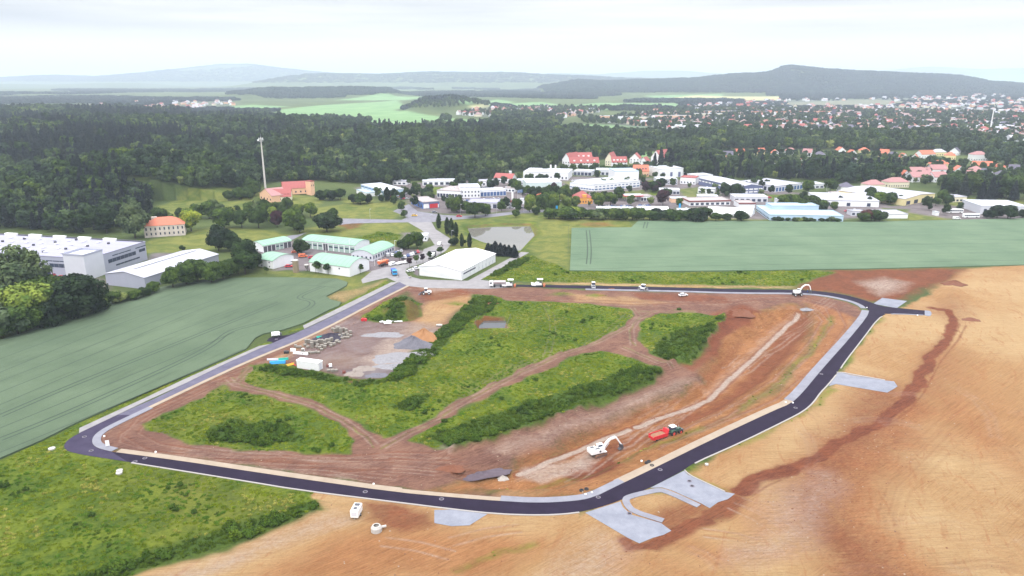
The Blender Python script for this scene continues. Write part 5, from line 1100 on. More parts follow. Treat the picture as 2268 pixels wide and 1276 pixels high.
# green roofed depot
def garage_doors(e, L, n, h, m=DOORG, open_=()):
    for i in range(n):
        panel('door', e, (L * (i + .5) / n, -.04, h / 2), (L / n * .82, .14, h), DGREY if i in open_ else m)  # open bays have no door: shade inside is painted as a dark panel
        if i not in open_: panel('window', e, (L * (i + .5) / n, -.12, h * .62), (L / n * .66, .06, h * .22), G_)
e, L = building('garage_block', (584,559.5), (646,547), 13, 4.1, 'barrel', 1.7, WHITE, R_GREEN, 'green arched garage block with open bays nearest the meadow', 'garage'); garage_doors(e, L, 7, 3.5, open_=(0, 1, 2, 5, 6))
e, L = building('garage_block', (670,549), (787,562), 15, 5, 'barrel', 1.8, WHITE, R_GREEN, 'longest green roofed garage block with ten grey doors', 'garage'); garage_doors(e, L, 10, 4.1, open_=(4,))
e, L = building('office_building', (826,579), (873,558), 14, 3.9, 'barrel', 2.4, LGREY, R_GREEN, 'green arched office beside the depot car park', 'office', win=[(9, 1.2, 2.8, .5, G_)], ends=[(5, 1.2, 2.6, .35, G_)])
e, L = building('storage_hall', (687,601), (775,613.5), 17, 5.3, 'barrel', 3.0, WHITE, R_GREEN, 'big white hall with green arched roof at the crop edge', 'hall', win=[(2, 3.4, 4.2, .06, G_)])
e, L = building('storage_hall', (572,590), (606,596), 15, 4.6, 'barrel', 2.0, WHITE, R_GREEN, 'small white building with green arched roof left of the brown silo', 'hall', win=[(2, 2.9, 3.7, .12, G_), (2, .6, 1.4, .12, G_)])
# white hall
a_ = P(1022.5, 621); b_ = P(1097.5, 580.5)
e, L = building('exhibition_hall', (1022.5,621), (1097.5,580.5), 25, 4.9, 'gable', 2.0, TENT, TENT, 'large plain white gabled hall beside the new road', 'hall', win=[(3, 1.6, 2.2, .0001, G_)])
panel('window', e, (L * .22, -.03, 2.9), (L * .34, .1, .7), G_)
for k in (.6, .7, .8, .9): panel('door', e, (L * k, -.03, 1.1), (1.0, .1, 2.2), LGREY)
def simple(name, A, B, D, h, wm, rm, label, roof='flat', rh=0, win=None, ends=None, cat='building', group=None, vents=0, **k):
    e, L = building(name, A, B, D, h, roof, rh, wm, rm, label, cat, group, win, ends, **k)
    for i in range(vents): panel('roof_vent', e, (L * ((i * .37) % .8 + .1), D * ((i * .61) % .7 + .15), h + .7), (1.4, 1.4, 1.1), LGREY)
    return e, L
row2 = lambda n: [(n, 1.0, 2.4, .7, GB), (n, 3.7, 5.0, .7, GB)]
simple('site_office', (913,534), (946,534), 9, 3, WHITE, R_WHITE, 'low white office unit behind the depot trees', win=[(5, 1, 2.2, .5, G_)])
simple('workshop_hall', (800,422), (849,437), 20, 5.4, PBLUE, R_WHITE, 'blue and white flat workshop beside the slender dark tree', win=[(6, .3, 3.2, .5, WHP), (6, 3.8, 4.6, .9, GB)], cat='hall')
simple('workshop_annex', (790,428), (812,436), 8, 3, WHITE, R_BLUE, 'low white annex left of the blue and white workshop', cat='hall')
simple('long_store', (936,411), (1009,410), 15, 4, WHITE, R_WHITE, 'long low white store at the wood edge', win=[(6, .4, 3, .6, G_)], vents=2)
e, L = simple('shop_building', (937,463), (973,460), 28, 5, BLUEW, R_FLAT, 'blue and red shop with skylights beside the road junction', cat='shop', win=[(5, .3, 3, .7, WHP)], ends=[(4, .8, 3.2, .35, G_)], vents=3)
panel('facade_panel', e, (L * .66, -.12, 1.9), (L * .5, .12, 3.4), REDP); panel('facade_panel', e, (L * .2, -.12, 2.4), (L * .3, .12, 4.2), WHP); panel('sign_board', e, (L * .5, -.2, 4.4), (L, .12, .9), BLUEG)
simple('car_dealer', (968,437), (1020,440), 32, 6, WHITE, R_FLAT, 'white car dealer hall with grey roof lights', cat='showroom', win=[(8, .4, 3.6, .8, G_)], vents=6)
simple('car_dealer', (1020,439), (1064,438), 22, 9, WHITE, R_WHITE, 'tall white middle block of the car dealer', cat='showroom', win=[(6, 1.2, 2.8, .4, G_), (6, 4.6, 6, .4, G_)], vents=4)
simple('car_dealer', (1064,436), (1121,433), 14, 5, WHITE, R_WHITE, 'glazed white showroom wing at the right of the dealer', cat='showroom', win=[(8, .3, 3.8, .85, GB)])
simple('service_building', (1035,461), (1103,462), 20, 4.2, LGREY, R_LIL, 'low lilac roofed service building behind the verge trees', cat='workshop', win=[(5, .2, 3.4, .6, G_)], vents=3)
simple('brick_cottage', (1094,403), (1134,405), 14, 4.2, WHITE, R_TILE, 'white house with dark red roof at the wood edge', roof='gable', rh=4, cat='house', win=[(5, 1, 2.4, .4, G_)])
simple('office_block', (1119,392), (1133,392), 8, 5, WHITE, R_WHITE, 'small white cube office behind the dark red roofed house', win=[(3, 1, 3.6, .5, G_)])
e, L = simple('production_hall', (1159,396), (1258,399), 34, 7, WHITE, R_WHITE, 'large white works with two chimneys at the wood edge', cat='hall', win=[(12, .8, 3, .35, G_)], vents=8)
for x in (.55, .66):
    c = MB(); c.cyl((L * x, 18, 7), (L * x, 18, 13), .9, .8, 12); c.build('chimney', WHP, e)
simple('pale_hall', (1165,423), (1244,422), 30, 7.2, mat('pale_mint_cladding', alb(.56,.66,.66), .05, .3), R_WHITE, 'pale mint flat hall before the two chimney works', cat='hall')
simple('works_wing', (1262,417), (1316,424), 36, 5, WHITE, R_WHITE, 'lower left wing of the long white works', cat='hall', win=[(9, 1, 2, .8, GB)], vents=4)
simple('works_hall', (1316,424), (1417,415), 34, 6, WHITE, R_WHITE, 'long white works with blue window bands', cat='hall', win=[(12, 1, 2.2, .75, GB), (12, 3.6, 4.4, .5, GB)], vents=9)
simple('works_tower', (1362,405), (1414,404), 26, 11, WHITE, R_BLUE, 'taller white block behind the long white works', cat='hall')
simple('parts_store', (1320,388), (1380,389), 20, 5, LGREY, R_WHITE, 'low grey and white store behind the long white works', cat='hall', win=[(6, .3, 3, .6, G_)])
simple('canopy_hall', (1270,388), (1310,390), 16, 4.4, LGREY, R_WHITE, 'white roofed open store below the red roofed blocks', cat='hall', win=[(5, .2, 3.4, .8, G_)])
simple('assembly_hall', (1460,394), (1513,392), 26, 9, WHITE, R_WHITE, 'tall white hall with a blue office front', cat='hall', win=[(3, .3, 5.5, .3, BLUEG)])
simple('assembly_annex', (1513,391), (1536,389), 18, 6, WHITE, R_WHITE, 'white annex right of the tall white hall', cat='hall', win=[(2, .3, 4, .8, G_)])
simple('low_office', (1455,409), (1500,409), 18, 5, LGREY, R_WHITE, 'low white office with small square windows above the petrol station', win=[(10, .8, 1.8, .5, G_), (10, 3, 4, .5, G_)])
simple('banded_office', (1506,407), (1540,409), 16, 6.2, WHITE, R_TILE, 'white office with a red roof band', win=[(5, 1, 2.4, .4, G_)])
simple('flat_store', (1541,402), (1578,400), 16, 5.6, WHITE, R_WHITE, 'white store with big grey doors right of the red banded office', win=[(3, .2, 3.8, .7, G_)])
simple('blue_hall', (1636,431), (1689,428), 66, 6.6, BLUEG, R_GREY, 'long dark blue hall with grey roof', cat='hall', roof='gabley', rh=2, win=[(5, 3.6, 4.8, .8, WHP), (5, 1.2, 2.4, .8, WHP)], ends=[(12, 3.8, 4.8, .7, WHP)])
simple('glazed_hall', (1717,426), (1777,419), 42, 5.2, LGREY, R_GREY, 'grey hall with glazed front right of the blue hall', cat='hall', win=[(9, .5, 4, .7, GB)], ends=[(9, .5, 4, .6, G_)])
e, L = simple('brown_shop', (1527,456), (1617,454), 18, 3.6, WHITE, R_FLAT, 'long white shop with brown roof fascia behind the hedge', cat='shop', win=[(8, .4, 2.2, .6, G_)]); panel('fascia', e, (L/2, -.25, 3.6), (L + .6, .3, 1.1), R_BROWN); panel('fascia', e, (-.25, 9, 3.6), (.3, 18, 1.1), R_BROWN)
simple('flat_shop', (1625,447), (1700,448), 16, 4, LGREY, R_WHITE, 'low pale shop building right of the brown fascia shop', cat='shop', win=[(6, .4, 2.6, .6, G_)], vents=3)
e, L = simple('small_brown_shop', (1636,461), (1672,461), 14, 3.8, WHITE, R_FLAT, 'short shop with brown fascia beside the lane', cat='shop'); panel('fascia', e, (L/2, -.25, 3.8), (L + .6, .3, 1.1), R_BROWN)
simple('showroom_row', (1460,430), (1505,431), 12, 3.6, LGREY, R_WHITE, 'long flat white showroom behind the petrol station', cat='showroom', win=[(6, .4, 2.6, .8, G_)])
simple('showroom_row', (1487,449), (1524,449), 9, 3.2, SALM, R_WHITE, 'low pinkish flat building left of the brown fascia shop', cat='shop')
# petrol station: canopy on posts + kiosk
e = empty('petrol_station', P(1390,447), R(2), 'red edged petrol station canopy on posts', 'canopy')
b = MB(); b.box((5, 5, 5.1), (16, 11, .3)); b.build('canopy_roof', R_WHITE, e); b = MB(); b.box((5, -.6, 5.0), (16.2, .3, .9)).box((-3.1, 5, 5.0), (.3, 11, .9)); b.build('fascia', REDP, e)
for x in (-1, 4, 10):
    for y in (1.5, 8.5): b = MB(); b.cyl((x, y, 0), (x, y, 4.95), .2); b.build('post', METAL, e)
simple('station_shop', (1419,446), (1444,445), 10, 4, WHITE, R_FLAT, 'flat white kiosk beside the red petrol canopy', cat='shop', win=[(4, .3, 2.8, .8, G_)])
e, L = simple('restaurant', (1277,452), (1312,451), 15, 5, ORNGW, R_TILE, 'bright orange restaurant with dark red hipped roof', roof='hip', rh=5, cat='restaurant', win=[(6, 1, 2.4, .4, G_)]); panel('dormer', e, (L * .5, 1.2, 6.3), (3.4, 2.6, 2.4), ORNGW)
e, L = simple('orange_house', (1404,391), (1437,391), 13, 5.6, SALM, R_ORANGE, 'salmon house with four round dormers above the white works', roof='gable', rh=6, cat='house', win=[(6, 1, 2.6, .4, G_)])
for i in range(4): panel('dormer', e, (L * (i + 1) / 5, 2.2, 8), (1.4, 1.6, 1.4), R_DARK)
simple('tiny_red_house', (1187,446), (1197,447), 9, 4, WHITE, R_ORANGE, 'small house with bright orange red roof among garden trees', roof='gable', rh=3.5, cat='house')
simple('white_works', (1704,488), (1867,491), 24, 3.8, PBLUE, R_BLUE, 'flat pale blue works along the field edge', cat='hall', win=[(14, .6, 1.6, .5, G_)])
simple('works_left_wing', (1674,466), (1704,488), 18, 3.6, PBLUE, R_BLUE, 'pale blue left wing of the field edge works', cat='hall', win=[(10, .6, 1.6, .6, G_)])
simple('works_back_block', (1708,474), (1812,474), 14, 6, PBLUE, R_BLUE, 'taller pale blue back block of the field edge works', cat='hall', win=[(8, 2, 3, .4, G_)])
simple('long_low_store', (1321,470), (1404,471), 9, 2.6, WHITE, R_WHITE, 'long narrow white roof just behind the field hedge', cat='hall')
simple('tent_roof_store', (1412,470), (1480,471), 12, 1.8, TENT, TENT, 'low arched white roof just behind the field hedge', roof='barrel', rh=2, cat='tent')
simple('tent_store', (1569,477), (1640,480), 20, 2, TENT, TENT, 'wide white arched tent at the field edge', roof='barrel', rh=3, cat='tent'); simple('tent_store', (1640,478), (1664,480), 14, 1.8, TENT, TENT, 'small white domed tent beside the wide one', roof='barrel', rh=4, cat='tent')
simple('sales_hall', (1812,456), (1946,459), 34, 4.8, WHITE, R_GREY, 'wide grey roofed hall with white front', cat='hall', roof='mono', rh=1.2, win=[(3, .3, 3, .18, G_)])
simple('market_hall', (2002,456), (2069,443), 58, 5.6, YELLW, R_GREY, 'grey roofed market hall with pale yellow walls', cat='hall', roof='gabley', rh=1.5, win=[(4, .3, 3.4, .5, G_)])
simple('small_flat_hall', (1955,484), (2010,484), 18, 3, WHITE, R_GREY, 'small flat white hall beside the dark red clump', cat='hall')
simple('bus_depot_hall', (2170,474), (2275,476), 30, 6, LGREY, R_WHITE, 'white roofed depot hall behind the buses', cat='hall', win=[(5, .3, 4, .3, G_)])
simple('cottage', (2072,478), (2079,478), 5, 2.4, WHITE, R_WHITE, 'tiny white kiosk on the bus yard meadow', cat='kiosk')
for A, B, D, h, wm, rm, lb in [((1060,411),(1100,411),12,4,WHITE,R_GREY,'grey roofed store between dealer and wood'), ((1140,409),(1163,410),12,4,LGREY,R_WHITE,'low store left of the pale mint hall'), ((870,409),(900,410),10,3,WHITE,R_GREY,'narrow white shed behind the blue and white workshop'), ((1118,425),(1140,426),9,3.4,WHITE,R_FLAT,'small flat building behind the flagpoles'),
    ((1385,398),(1400,397),10,4,WHITE,R_GREY,'small white annex below the salmon house'), ((1545,428),(1582,430),12,4,WHITE,R_GREY,'low white workshop left of the dark blue hall'), ((1545,444),(1590,445),10,3.4,LGREY,R_WHITE,'pale flat building above the brown fascia shop'), ((1590,416),(1612,415),12,4,WHITE,R_WHITE,'white shed beside the rear of the blue hall'),
    ((1795,418),(1825,417),14,4,LGREY,R_WHITE,'low store at the right of the glazed hall'), ((1718,452),(1752,453),9,3.2,WHITE,R_GREY,'little grey roofed shop in the grove'), ((1850,440),(1890,439),12,4,WHITE,R_FLAT,'flat white store behind the grey roofed hall'), ((1150,452),(1178,453),9,3.4,WHITE,R_GREY,'small grey roofed shop by the dealer sign pillar'),
    ((2108,448),(2140,447),12,4,CREAM,R_GREY,'cream shed on the yellow meadow edge'), ((1345,440),(1372,440),8,3.2,WHITE,R_WHITE,'small white pavilion left of the petrol canopy'), ((1500,474),(1545,475),8,2.8,WHITE,R_WHITE,'low white garage row at the hedge'), ((1885,478),(1915,478),8,3,LGREY,R_GREY,'little grey store left of the dark red clump')]:
    simple('business_unit', A, B, D, h, wm, rm, lb, win=[(max(3, int((B[0] - A[0]) / 8)), .6, 2.2, .6, G_)], vents=2)
# hotel-like white blocks with red roofs
for k, (A, B, D, h, rf, rh, lb) in enumerate([((1245,368),(1262,370),24,8,'gabley',7,'white gabled left end of the long red roofed block'), ((1262,366),(1312,366),14,8,'gable',6,'long red roofed white block at the wood edge'), ((1262,371),(1327,371),12,5,'gable',6,'lower front wing with dark red roof before the long block'),
        ((1340,367),(1356,368),22,8,'gabley',7,'white gabled house left of the second red roofed wing'), ((1355,369),(1389,369),12,5,'gable',6,'second dark red roofed wing in the middle'), ((1394,362),(1416,363),18,6,'gabley',6,'white gabled house half hidden behind trees'), ((1416,367),(1432,368),14,5,'gabley',5,'small white gabled house right of the hidden one'),
        ((1441,364),(1462,366),26,9,'gabley',8,'tall white gabled house at the green clearing'), ((1458,370),(1485,371),14,7,'gable',7,'white block with steep red roof right of the clearing'), ((1478,370),(1512,369),13,4.5,'gable',5,'right hand dark red roofed wing by the conifers')]):
    e, L = simple('apartment_house', A, B, D, h, CREAM if k in (3,) else WHITE, R_TILE, lb, roof=rf, rh=rh, cat='house', group='white blocks with dark red roofs', win=[(max(3, int((B[0] - A[0]) / 7)), 1, 2.4, .35, G_), (max(3, int((B[0] - A[0]) / 7)), 3.8, 5.2, .35, G_)])
    if rf == 'gable':
        for i in range(4): panel('dormer', e, (L * (i + .7) / 4.4, 2.4, h + 2.4), (2.2, 1.6, 1.6), WHP)
# houses one can tell apart, right hand side (x, y foot, width px, roof, wall, roof kind, label)
HS = [(1640,347,20,'o','s','gable','house with orange roof, leftmost of the garden colony row'), (1687,345,20,'o','y','gable','yellow walled house with orange roof'), (1718,349,20,'o','w','gabley','tall white gabled house with bright red roof'), (1752,343,24,'p','w','hip','white house with pink hipped roof before the wood'),
      (1786,346,20,'p','w','gable','white house with faded roof beside dark conifers'), (1812,351,24,'d','w','hip','white bungalow with a dark roof'), (1864,341,18,'o','w','gabley','white gabled house with red roof in the tree gap'), (1890,348,15,'o','w','gabley','narrow white gabled house with red roof'), (1915,342,22,'o','y','hip','cream house with pointed red roof'),
      (1955,347,20,'o','s','gable','low orange house with red roof'), (1984,353,14,'d','w','gabley','small dark roofed gabled house'), (2003,356,15,'o','w','gabley','white gabled house with bright red roof by the lane'), (2024,357,17,'o','w','gabley','red roofed cottage hugged by trees'), (2056,351,30,'o','w','gable','wide white house with orange roof'),
      (2082,346,27,'c','y','hip','cream house with pale roof at the wood edge'), (2112,343,20,'d','w','gabley','white gabled house with grey roof at the wood edge'), (2104,353,25,'o','y','hip','low ochre house with orange roof'), (2171,357,32,'p','w','hip','tall three storey house with pink roof'), (2086,374,34,'o','y','hip','yellow house with wide red hipped roof'),
      (2177,377,44,'o','c','gable','long cream block with orange roof'), (2125,388,24,'o','w','gabley','white and red gabled house in the roof cluster'), (2163,387,30,'p','w','hip','pink roofed house right of the roof cluster'), (2213,380,32,'o','w','hip','orange roofed house at the right'), (2245,385,24,'d','w','gable','dark roofed house at the right frame edge'),
      (2006,397,17,'o','g','gabley','grey house with a small red roof'), (1941,422,36,'p','c','hip','cream house with pink mansard roof, left of two'), (1990,416,46,'p','c','hip','cream house with pink mansard roof, right of two'), (2040,392,44,'p','w','gable','long pink roofed terrace, upper left'), (2080,386,36,'p','w','gable','long pink roofed terrace, upper right'),
      (2044,404,48,'p','w','gable','long pink roofed terrace, lower left'), (2084,404,30,'p','w','gable','pink roofed terrace end, lower right'), (1877,427,30,'d','w','hip','dark hipped pavilion by the car park'), (1395,334,11,'d','w','gable','lone white house in front of the green clearing'), (1487,336,14,'p','w','gabley','small pink roofed house in the trees'), (1520,328,16,'p','s','hip','brown house hidden in the trees'), (1612,352,22,'d','s','gable','dark roofed house left of the colony row'),
      (2240,420,20,'d','w','gable','grey roofed house by the right wood'), (2225,398,26,'d','w','hip','slate roofed villa above the right wood'), (2150,399,20,'p','w','gable','pink roofed cottage below the cluster'), (2190,396,20,'d','w','gabley','grey gabled cottage below the cluster')]
RM = {'o': R_ORANGE, 'p': R_PINK, 'd': R_DARK, 'c': R_GREY, 't': R_TILE}; WM = {'w': WHITE, 'y': YELLW, 's': SALM, 'c': CREAM, 'g': LGREY}
for x, y, wd, r, w_, rk, lb in HS:
    h = 5.2 if wd > 18 else 4.4
    simple('village_house', (x - wd / 2, y), (x + wd / 2, y + random.uniform(-1.5, 1.5)), 10 if wd < 30 else 12, 8 if 'three storey' in lb else h, WM[w_], RM[r], lb, roof=rk, rh=4.6 if rk != 'hip' else 4, cat='house', win=[(max(3, int(wd / 5)), 1, 2.4, .35, G_)], ends=[(2, 1, 2.4, .25, G_)])
# allotment sheds
sg = 'sheds in the allotment gardens'
for k in range(42):
    x = random.uniform(1690, 1990); y = random.uniform(356, 386); 
    if 1848 < x and y > 370: y = random.uniform(350, 368)
    a = P(x, y); e = empty('garden_shed', a, random.uniform(-.6, .6), 'small pale garden shed among allotment shrubs', 'shed', sg)
    MB().box((0, 0, 1.2), (4, 3, 2.4)).build('wall', random.choice([WHITE, LGREY, SALM]), e); b = roof_mesh('gable', 4, 3, 2.4, .9, None, None, .25); b.v = [(q[0] - 2, q[1] - 1.5, q[2]) for q in b.v]; b.build('roof', random.choice([R_GREY, R_TILE, R_WHITE, R_DARK]), e)
# far town
def house_block(L, D, h, rh, kind_, wm, rm):
    w1 = wall_mesh(kind_, L, D, h, rh); r1 = roof_mesh(kind_, L, D, h, rh, None, None, .4); b = MB(); b.v = w1.v[:]; b.f = [list(f) for f in w1.f]; b.mi = [0] * len(b.f); b.m = 1; b.add(r1.v, r1.f)
    return b.mesh('town_house', [wm, rm])
R_MUTE = mat('muted_red_roof', alb(.30,.14,.11), .15, 1.2, .8); R_MPINK = mat('muted_pink_roof', alb(.30,.20,.20), .15, 1.2, .8)
TH = {}
for wk, wm in (('white', WHITE), ('cream', CREAM), ('salmon', SALM), ('grey', LGREY)):
    for rk, rm in (('red', R_MUTE), ('dark red', R_TILE), ('pink', R_MPINK), ('grey', R_GREY), ('slate', R_DARK)):
        TH[wk, rk] = [house_block(random.uniform(11, 18), random.uniform(9, 12), random.uniform(5, 8), random.uniform(3.5, 5.5), q, wm, rm) for q in ('gable', 'hip')]
def in_poly(x, y, p): return sd_poly(np.array([x]), np.array([y]), np.array(p, float))[0] > 0
spots = []
for poly, n, kk in ((TOWNP, 860, 1.0), (VILLP, 110, 1.0), (HAZEV, 90, 1.0)):
    p = np.array(poly, float); c = 0; t = 0
    while c < n and t < 20000:
        t += 1; u = random.uniform(p[:, 0].min(), min(2290, p[:, 0].max())); v = random.uniform(p[:, 1].min(), p[:, 1].max()) 
        if not in_poly(u, v, poly) or any(in_poly(u, v, f) for f in FIELDS + YFIELDS): continue
        spots.append((v, u, poly is TOWNP)); c += 1
spots.sort(reverse=True)
rest = []
for i, (v, u, tw) in enumerate(spots):
    key = (random.choice(['white', 'white', 'cream', 'salmon', 'grey']), random.choice(['red', 'dark red', 'dark red', 'pink', 'pink', 'pink', 'grey', 'grey', 'slate'])); me = random.choice(TH[key]); q = P(u, v); rz = random.choice([0, .3, -.4, 1.3, 1.7]) + random.uniform(-.15, .15)
    s = random.uniform(.8, 1.15)
    if i < 240:
        o = link('town_house', me, None, q, rz, (s, s, s)); tag(o, '%s house with %s roof in the distant town' % key, 'house', 'houses of the distant town')
    else: rest.append((me, q, rz, s))
bm = bmesh.new(); mats_ = []; fl = []
rv, rf, rm_ = [], [], []
for me, q, rz, s in rest:
    ix = []
    for m_ in me.materials:
        if m_ not in mats_: mats_.append(m_)
        ix.append(mats_.index(m_))
    M_ = Matrix.Translation(q) @ Matrix.Rotation(rz, 4, 'Z') @ Matrix.Scale(s, 4); o0 = len(rv)
    rv += [tuple(M_ @ v.co) for v in me.vertices]
    for pl in me.polygons: rf.append([o0 + a for a in pl.vertices]); rm_.append(ix[pl.material_index])
bm.free(); me = bpy.data.meshes.new('distant_houses'); me.from_pydata(rv, [], rf)
for m_ in mats_: me.materials.append(m_)
me.polygons.foreach_set('material_index', rm_); tag(link('distant_houses', me), 'farthest small houses of the town and villages', kind='stuff')
ag = 'long apartment blocks of the distant town'
for x0, x1, y, h, wm, rm, lb in [(1327,1362,269,13,SALM,R_WHITE,'orange apartment slab at the left end of the town'), (1368,1412,270,12,WHITE,R_WHITE,'white apartment slab beside the orange one'), (1415,1440,271,12,CREAM,R_WHITE,'cream slab behind the trees left of the long one'), (1446,1530,268,13,SALM,R_WHITE,'very long orange apartment slab'),
        (1535,1600,262,12,CREAM,R_WHITE,'long pale slab in the town centre'), (1560,1640,256,12,SALM,R_GREY,'long salmon slab behind the pale one'), (1655,1760,256,10,SALM,R_ORANGE,'long red roofed barracks row, left'), (1770,1860,255,10,SALM,R_ORANGE,'long red roofed barracks row, right'), (1630,1700,276,9,CREAM,R_PINK,'cream row with pink roofs above the wood'), (1485,1630,289,8,WHITE,R_WHITE,'vast white flat roofed factory above the wood'),
        (1785,1845,279,7,WHITE,R_GREY,'grey roofed works above the wood'), (1895,1990,280,7,YELLW,R_GREY,'long yellowish works above the wood'), (1960,2025,268,9,CREAM,R_ORANGE,'cream school with orange roof'), (2000,2110,289,7,LGREY,R_GREY,'long grey halls right of the wood'), (2150,2268,290,9,WHITE,R_GREY,'white works at the right frame edge'), (2070,2140,272,9,CREAM,R_PINK,'cream block before the white chimney')]:
    simple('apartment_block', (x0, y), (x1, y + .4), 16 if y < 285 else 60, h, wm, rm, lb, cat='apartment block', group=ag, win=[(8, 2, 4, .5, G_), (8, 6, 8, .5, G_)] if h > 9 else None)
simple('glass_roof_works', (2188,330), (2300,336), 40, 6, LGREY, R_BLUE, 'ribbed pale blue roofed works at the right frame edge', cat='hall', roof='barrel', rh=4)
# masts and stacks
def mast(x, y, ytop, r, label, disc=True):
    p = P(x, y); zc = p.y * CP + CAM_H * SP; hm = (y - ytop) * zc / F / CP; e = empty('radio_mast', p, 0, label, 'mast')
    MB().cyl((0,0,0), (0,0,hm * .93), r, r * .5, 12).build('shaft', mat('pale_mast_concrete', alb(.55,.52,.5), .1, .4), e)
    MB().cyl((0,0,hm * .93), (0,0,hm), .12, .06, 6).build('antenna', METAL, e)
    if disc:
        for z in (.86, .9): MB().cyl((0,0,hm * z), (0,0,hm * z + .25), r * 1.9, None, 12).build('platform', METAL, e)
        for k in range(6): a = k * 1.05; MB().box((math.cos(a) * r * 2, math.sin(a) * r * 2, hm * .9), (.3, .3, 2.4)).build('aerial_panel', WHP, e)
        MB().cyl((-r * 2.6, -.2, hm * .88), (-r * 2.6, -.8, hm * .88), .9, .8, 14).build('dish', WHP, e)
mast(588, 417, 303, .95, 'tall slim grey radio mast with aerials beside the farm')
e = empty('chimney_stack', P(2192,294), 0, 'tall white factory chimney in the distant town', 'chimney'); MB().cyl((0,0,0), (0,0,44), 1.2, .7, 12).build('shaft', WHP, e)
MB().cyl((0,0,44), (0,0,44.8), .9, None, 12).build('rim', METAL, e)
e = empty('water_tower', P(1128 + 10, 0 + 290) if 0 else P(1845, 262), 0, 'dark slim tower standing between town houses', 'tower'); MB().box((0,0,12), (7,7,24)).build('wall', R_DARK, e); MB().cyl((0,0,24),(0,0,29),5,.2,4).build('roof', R_TILE, e)
e = empty('silo', P(656,603), 0, 'brown cylindrical silo with pale top at the depot', 'silo'); MB().cyl((0,0,0),(0,0,6.6),1.6,None,20).build('tank', mat('brown_silo_steel', alb(.24,.19,.13), .15, 1, .6, 0, (1,1,.1)), e); MB().cyl((0,0,6.6),(0,0,7.0),1.7,1.2,20).build('lid', CONC, e)
e = empty('silo', P(680,600), 0, 'short funnel shaped tank beside the brown silo', 'silo'); MB().cyl((0,0,1.2),(0,0,3.2),.7,1.3,16).build('tank', mat('grey_tank', alb(.2,.17,.18), .15, 1), e); MB().cyl((0,0,3.2),(0,0,3.5),1.35,None,16).build('lid', CONC, e)
for k in range(3): 
    MB().cyl((math.cos(k * 2.1) * .8, math.sin(k * 2.1) * .8, 0), (math.cos(k * 2.1) * .8, math.sin(k * 2.1) * .8, 2), .08).build('leg', METAL, e)

# ------------------------------------------------------------------ vehicles and site objects
PAINT = {'white': WHP, 'silver': mat('silver_paint', alb(.5,.51,.54), .05, 2, .3, .3), 'grey': mat('grey_paint', alb(.18,.19,.21), .06, 2, .3), 'black': mat('black_paint', alb(.02,.02,.025), .1, 2, .25),
         'blue': mat('blue_paint', alb(.04,.09,.3), .08, 2, .3), 'red': REDP, 'orange': ORP, 'green': mat('green_paint', alb(.05,.2,.1), .1, 2, .4), 'yellow': YELP, 'cyan': BLUEP}
RIMR = mat('red_wheel_rim', alb(.5,.05,.04), .1, 2, .5); RIMG = mat('grey_wheel_rim', alb(.5,.5,.52), .1, 2, .4)
def wheel(parent, x, y, r, w_, rim=RIMG, sub=True):
    t = MB().cyl((0, -w_/2, 0), (0, w_/2, 0), r, None, 18).build('wheel', DARKP, parent, loc=(x, y, r), bevel=0)
    if sub: 
        m = MB(); s = 1 if y > 0 else -1; m.cyl((0, s * w_ * .38, 0), (0, s * (w_ * .5 + .02), 0), r * .55, r * .45, 14); m.build('rim', rim, t)
    return t
def heading(x0, y0, x1, y1):
    a, b = P(x0, y0), P(x1, y1); return math.atan2(b.y - a.y, b.x - a.x)
# car prototypes --------------------------------------------------------
def car_meshes(kind_):
    b = MB(); g = MB()
    if kind_ == 'car':
        b.prism([(-2.15,.32),(2.1,.32),(2.2,.62),(2.05,.78),(1.05,.94),(-1.95,.98),(-2.2,.85)], -.88, .88); b.box((-.5, 0, 1.44), (1.9, 1.3, .06))
        g.prism([(-1.95,.96),(1.1,.92),(.4,1.42),(-1.5,1.42)], -.76, .76)
    elif kind_ == 'van':
        b.prism([(-2.5,.35),(2.5,.35),(2.58,.95),(1.95,1.15),(1.35,2.0),(-2.5,2.06)], -.95, .95)
        g.add([(2.0,-.8,1.2),(2.0,.8,1.2),(1.46,.78,1.92),(1.46,-.78,1.92)], [(0,1,2,3)])
        for y in (-.97, .97): g.box((.95, y, 1.5), (1.0, .03, .55)); g.box((-.6, y, 1.5), (1.6, .03, .5))
        g.v = [(x + .02, y, z + .01) for x, y, z in g.v]
    elif kind_ == 'bus':
        b.box((0, 0, 1.7), (12, 2.5, 2.8)); b.box((0, 0, 3.15), (8, 1.8, .25))
        for y in (-1.26, 1.26):
            for i in range(8): g.box((-4.9 + i * 1.4, y, 2.0), (1.2, .04, 1.0))
        g.box((6.02, 0, 1.9), (.05, 2.2, 1.5))
    return b, g
CARM = {}
def car(kind_, colour, x, y, rz, label, group=None, cat=None):
    k = (kind_, colour)
    if k not in CARM:
        b, g = car_meshes(kind_); CARM[k] = (b.mesh('body', PAINT[colour], bevel=.06 if kind_ != 'bus' else .15), g.mesh('window', GLASS))
    q = P(x, y); q.z = max(q.z, 0) + .07
    e = empty({'car': 'parked_car', 'van': 'delivery_van', 'bus': 'bus'}[kind_], q, rz, label, cat or {'car': 'car', 'van': 'van', 'bus': 'bus'}[kind_], group)
    link('body', CARM[k][0], e); link('window', CARM[k][1], e)
    r, w_, L = {'car': (.33, .22, 1.35), 'van': (.36, .24, 1.65), 'bus': (.5, .3, 3.6)}[kind_]
    for sx in (-1, 1):
        for sy in (-1, 1): link('wheel', _wheel(kind_, r, w_), e, (sx * L, sy * {'car': .8, 'van': .86, 'bus': 1.12}[kind_], r))
    return e
_wm = {}
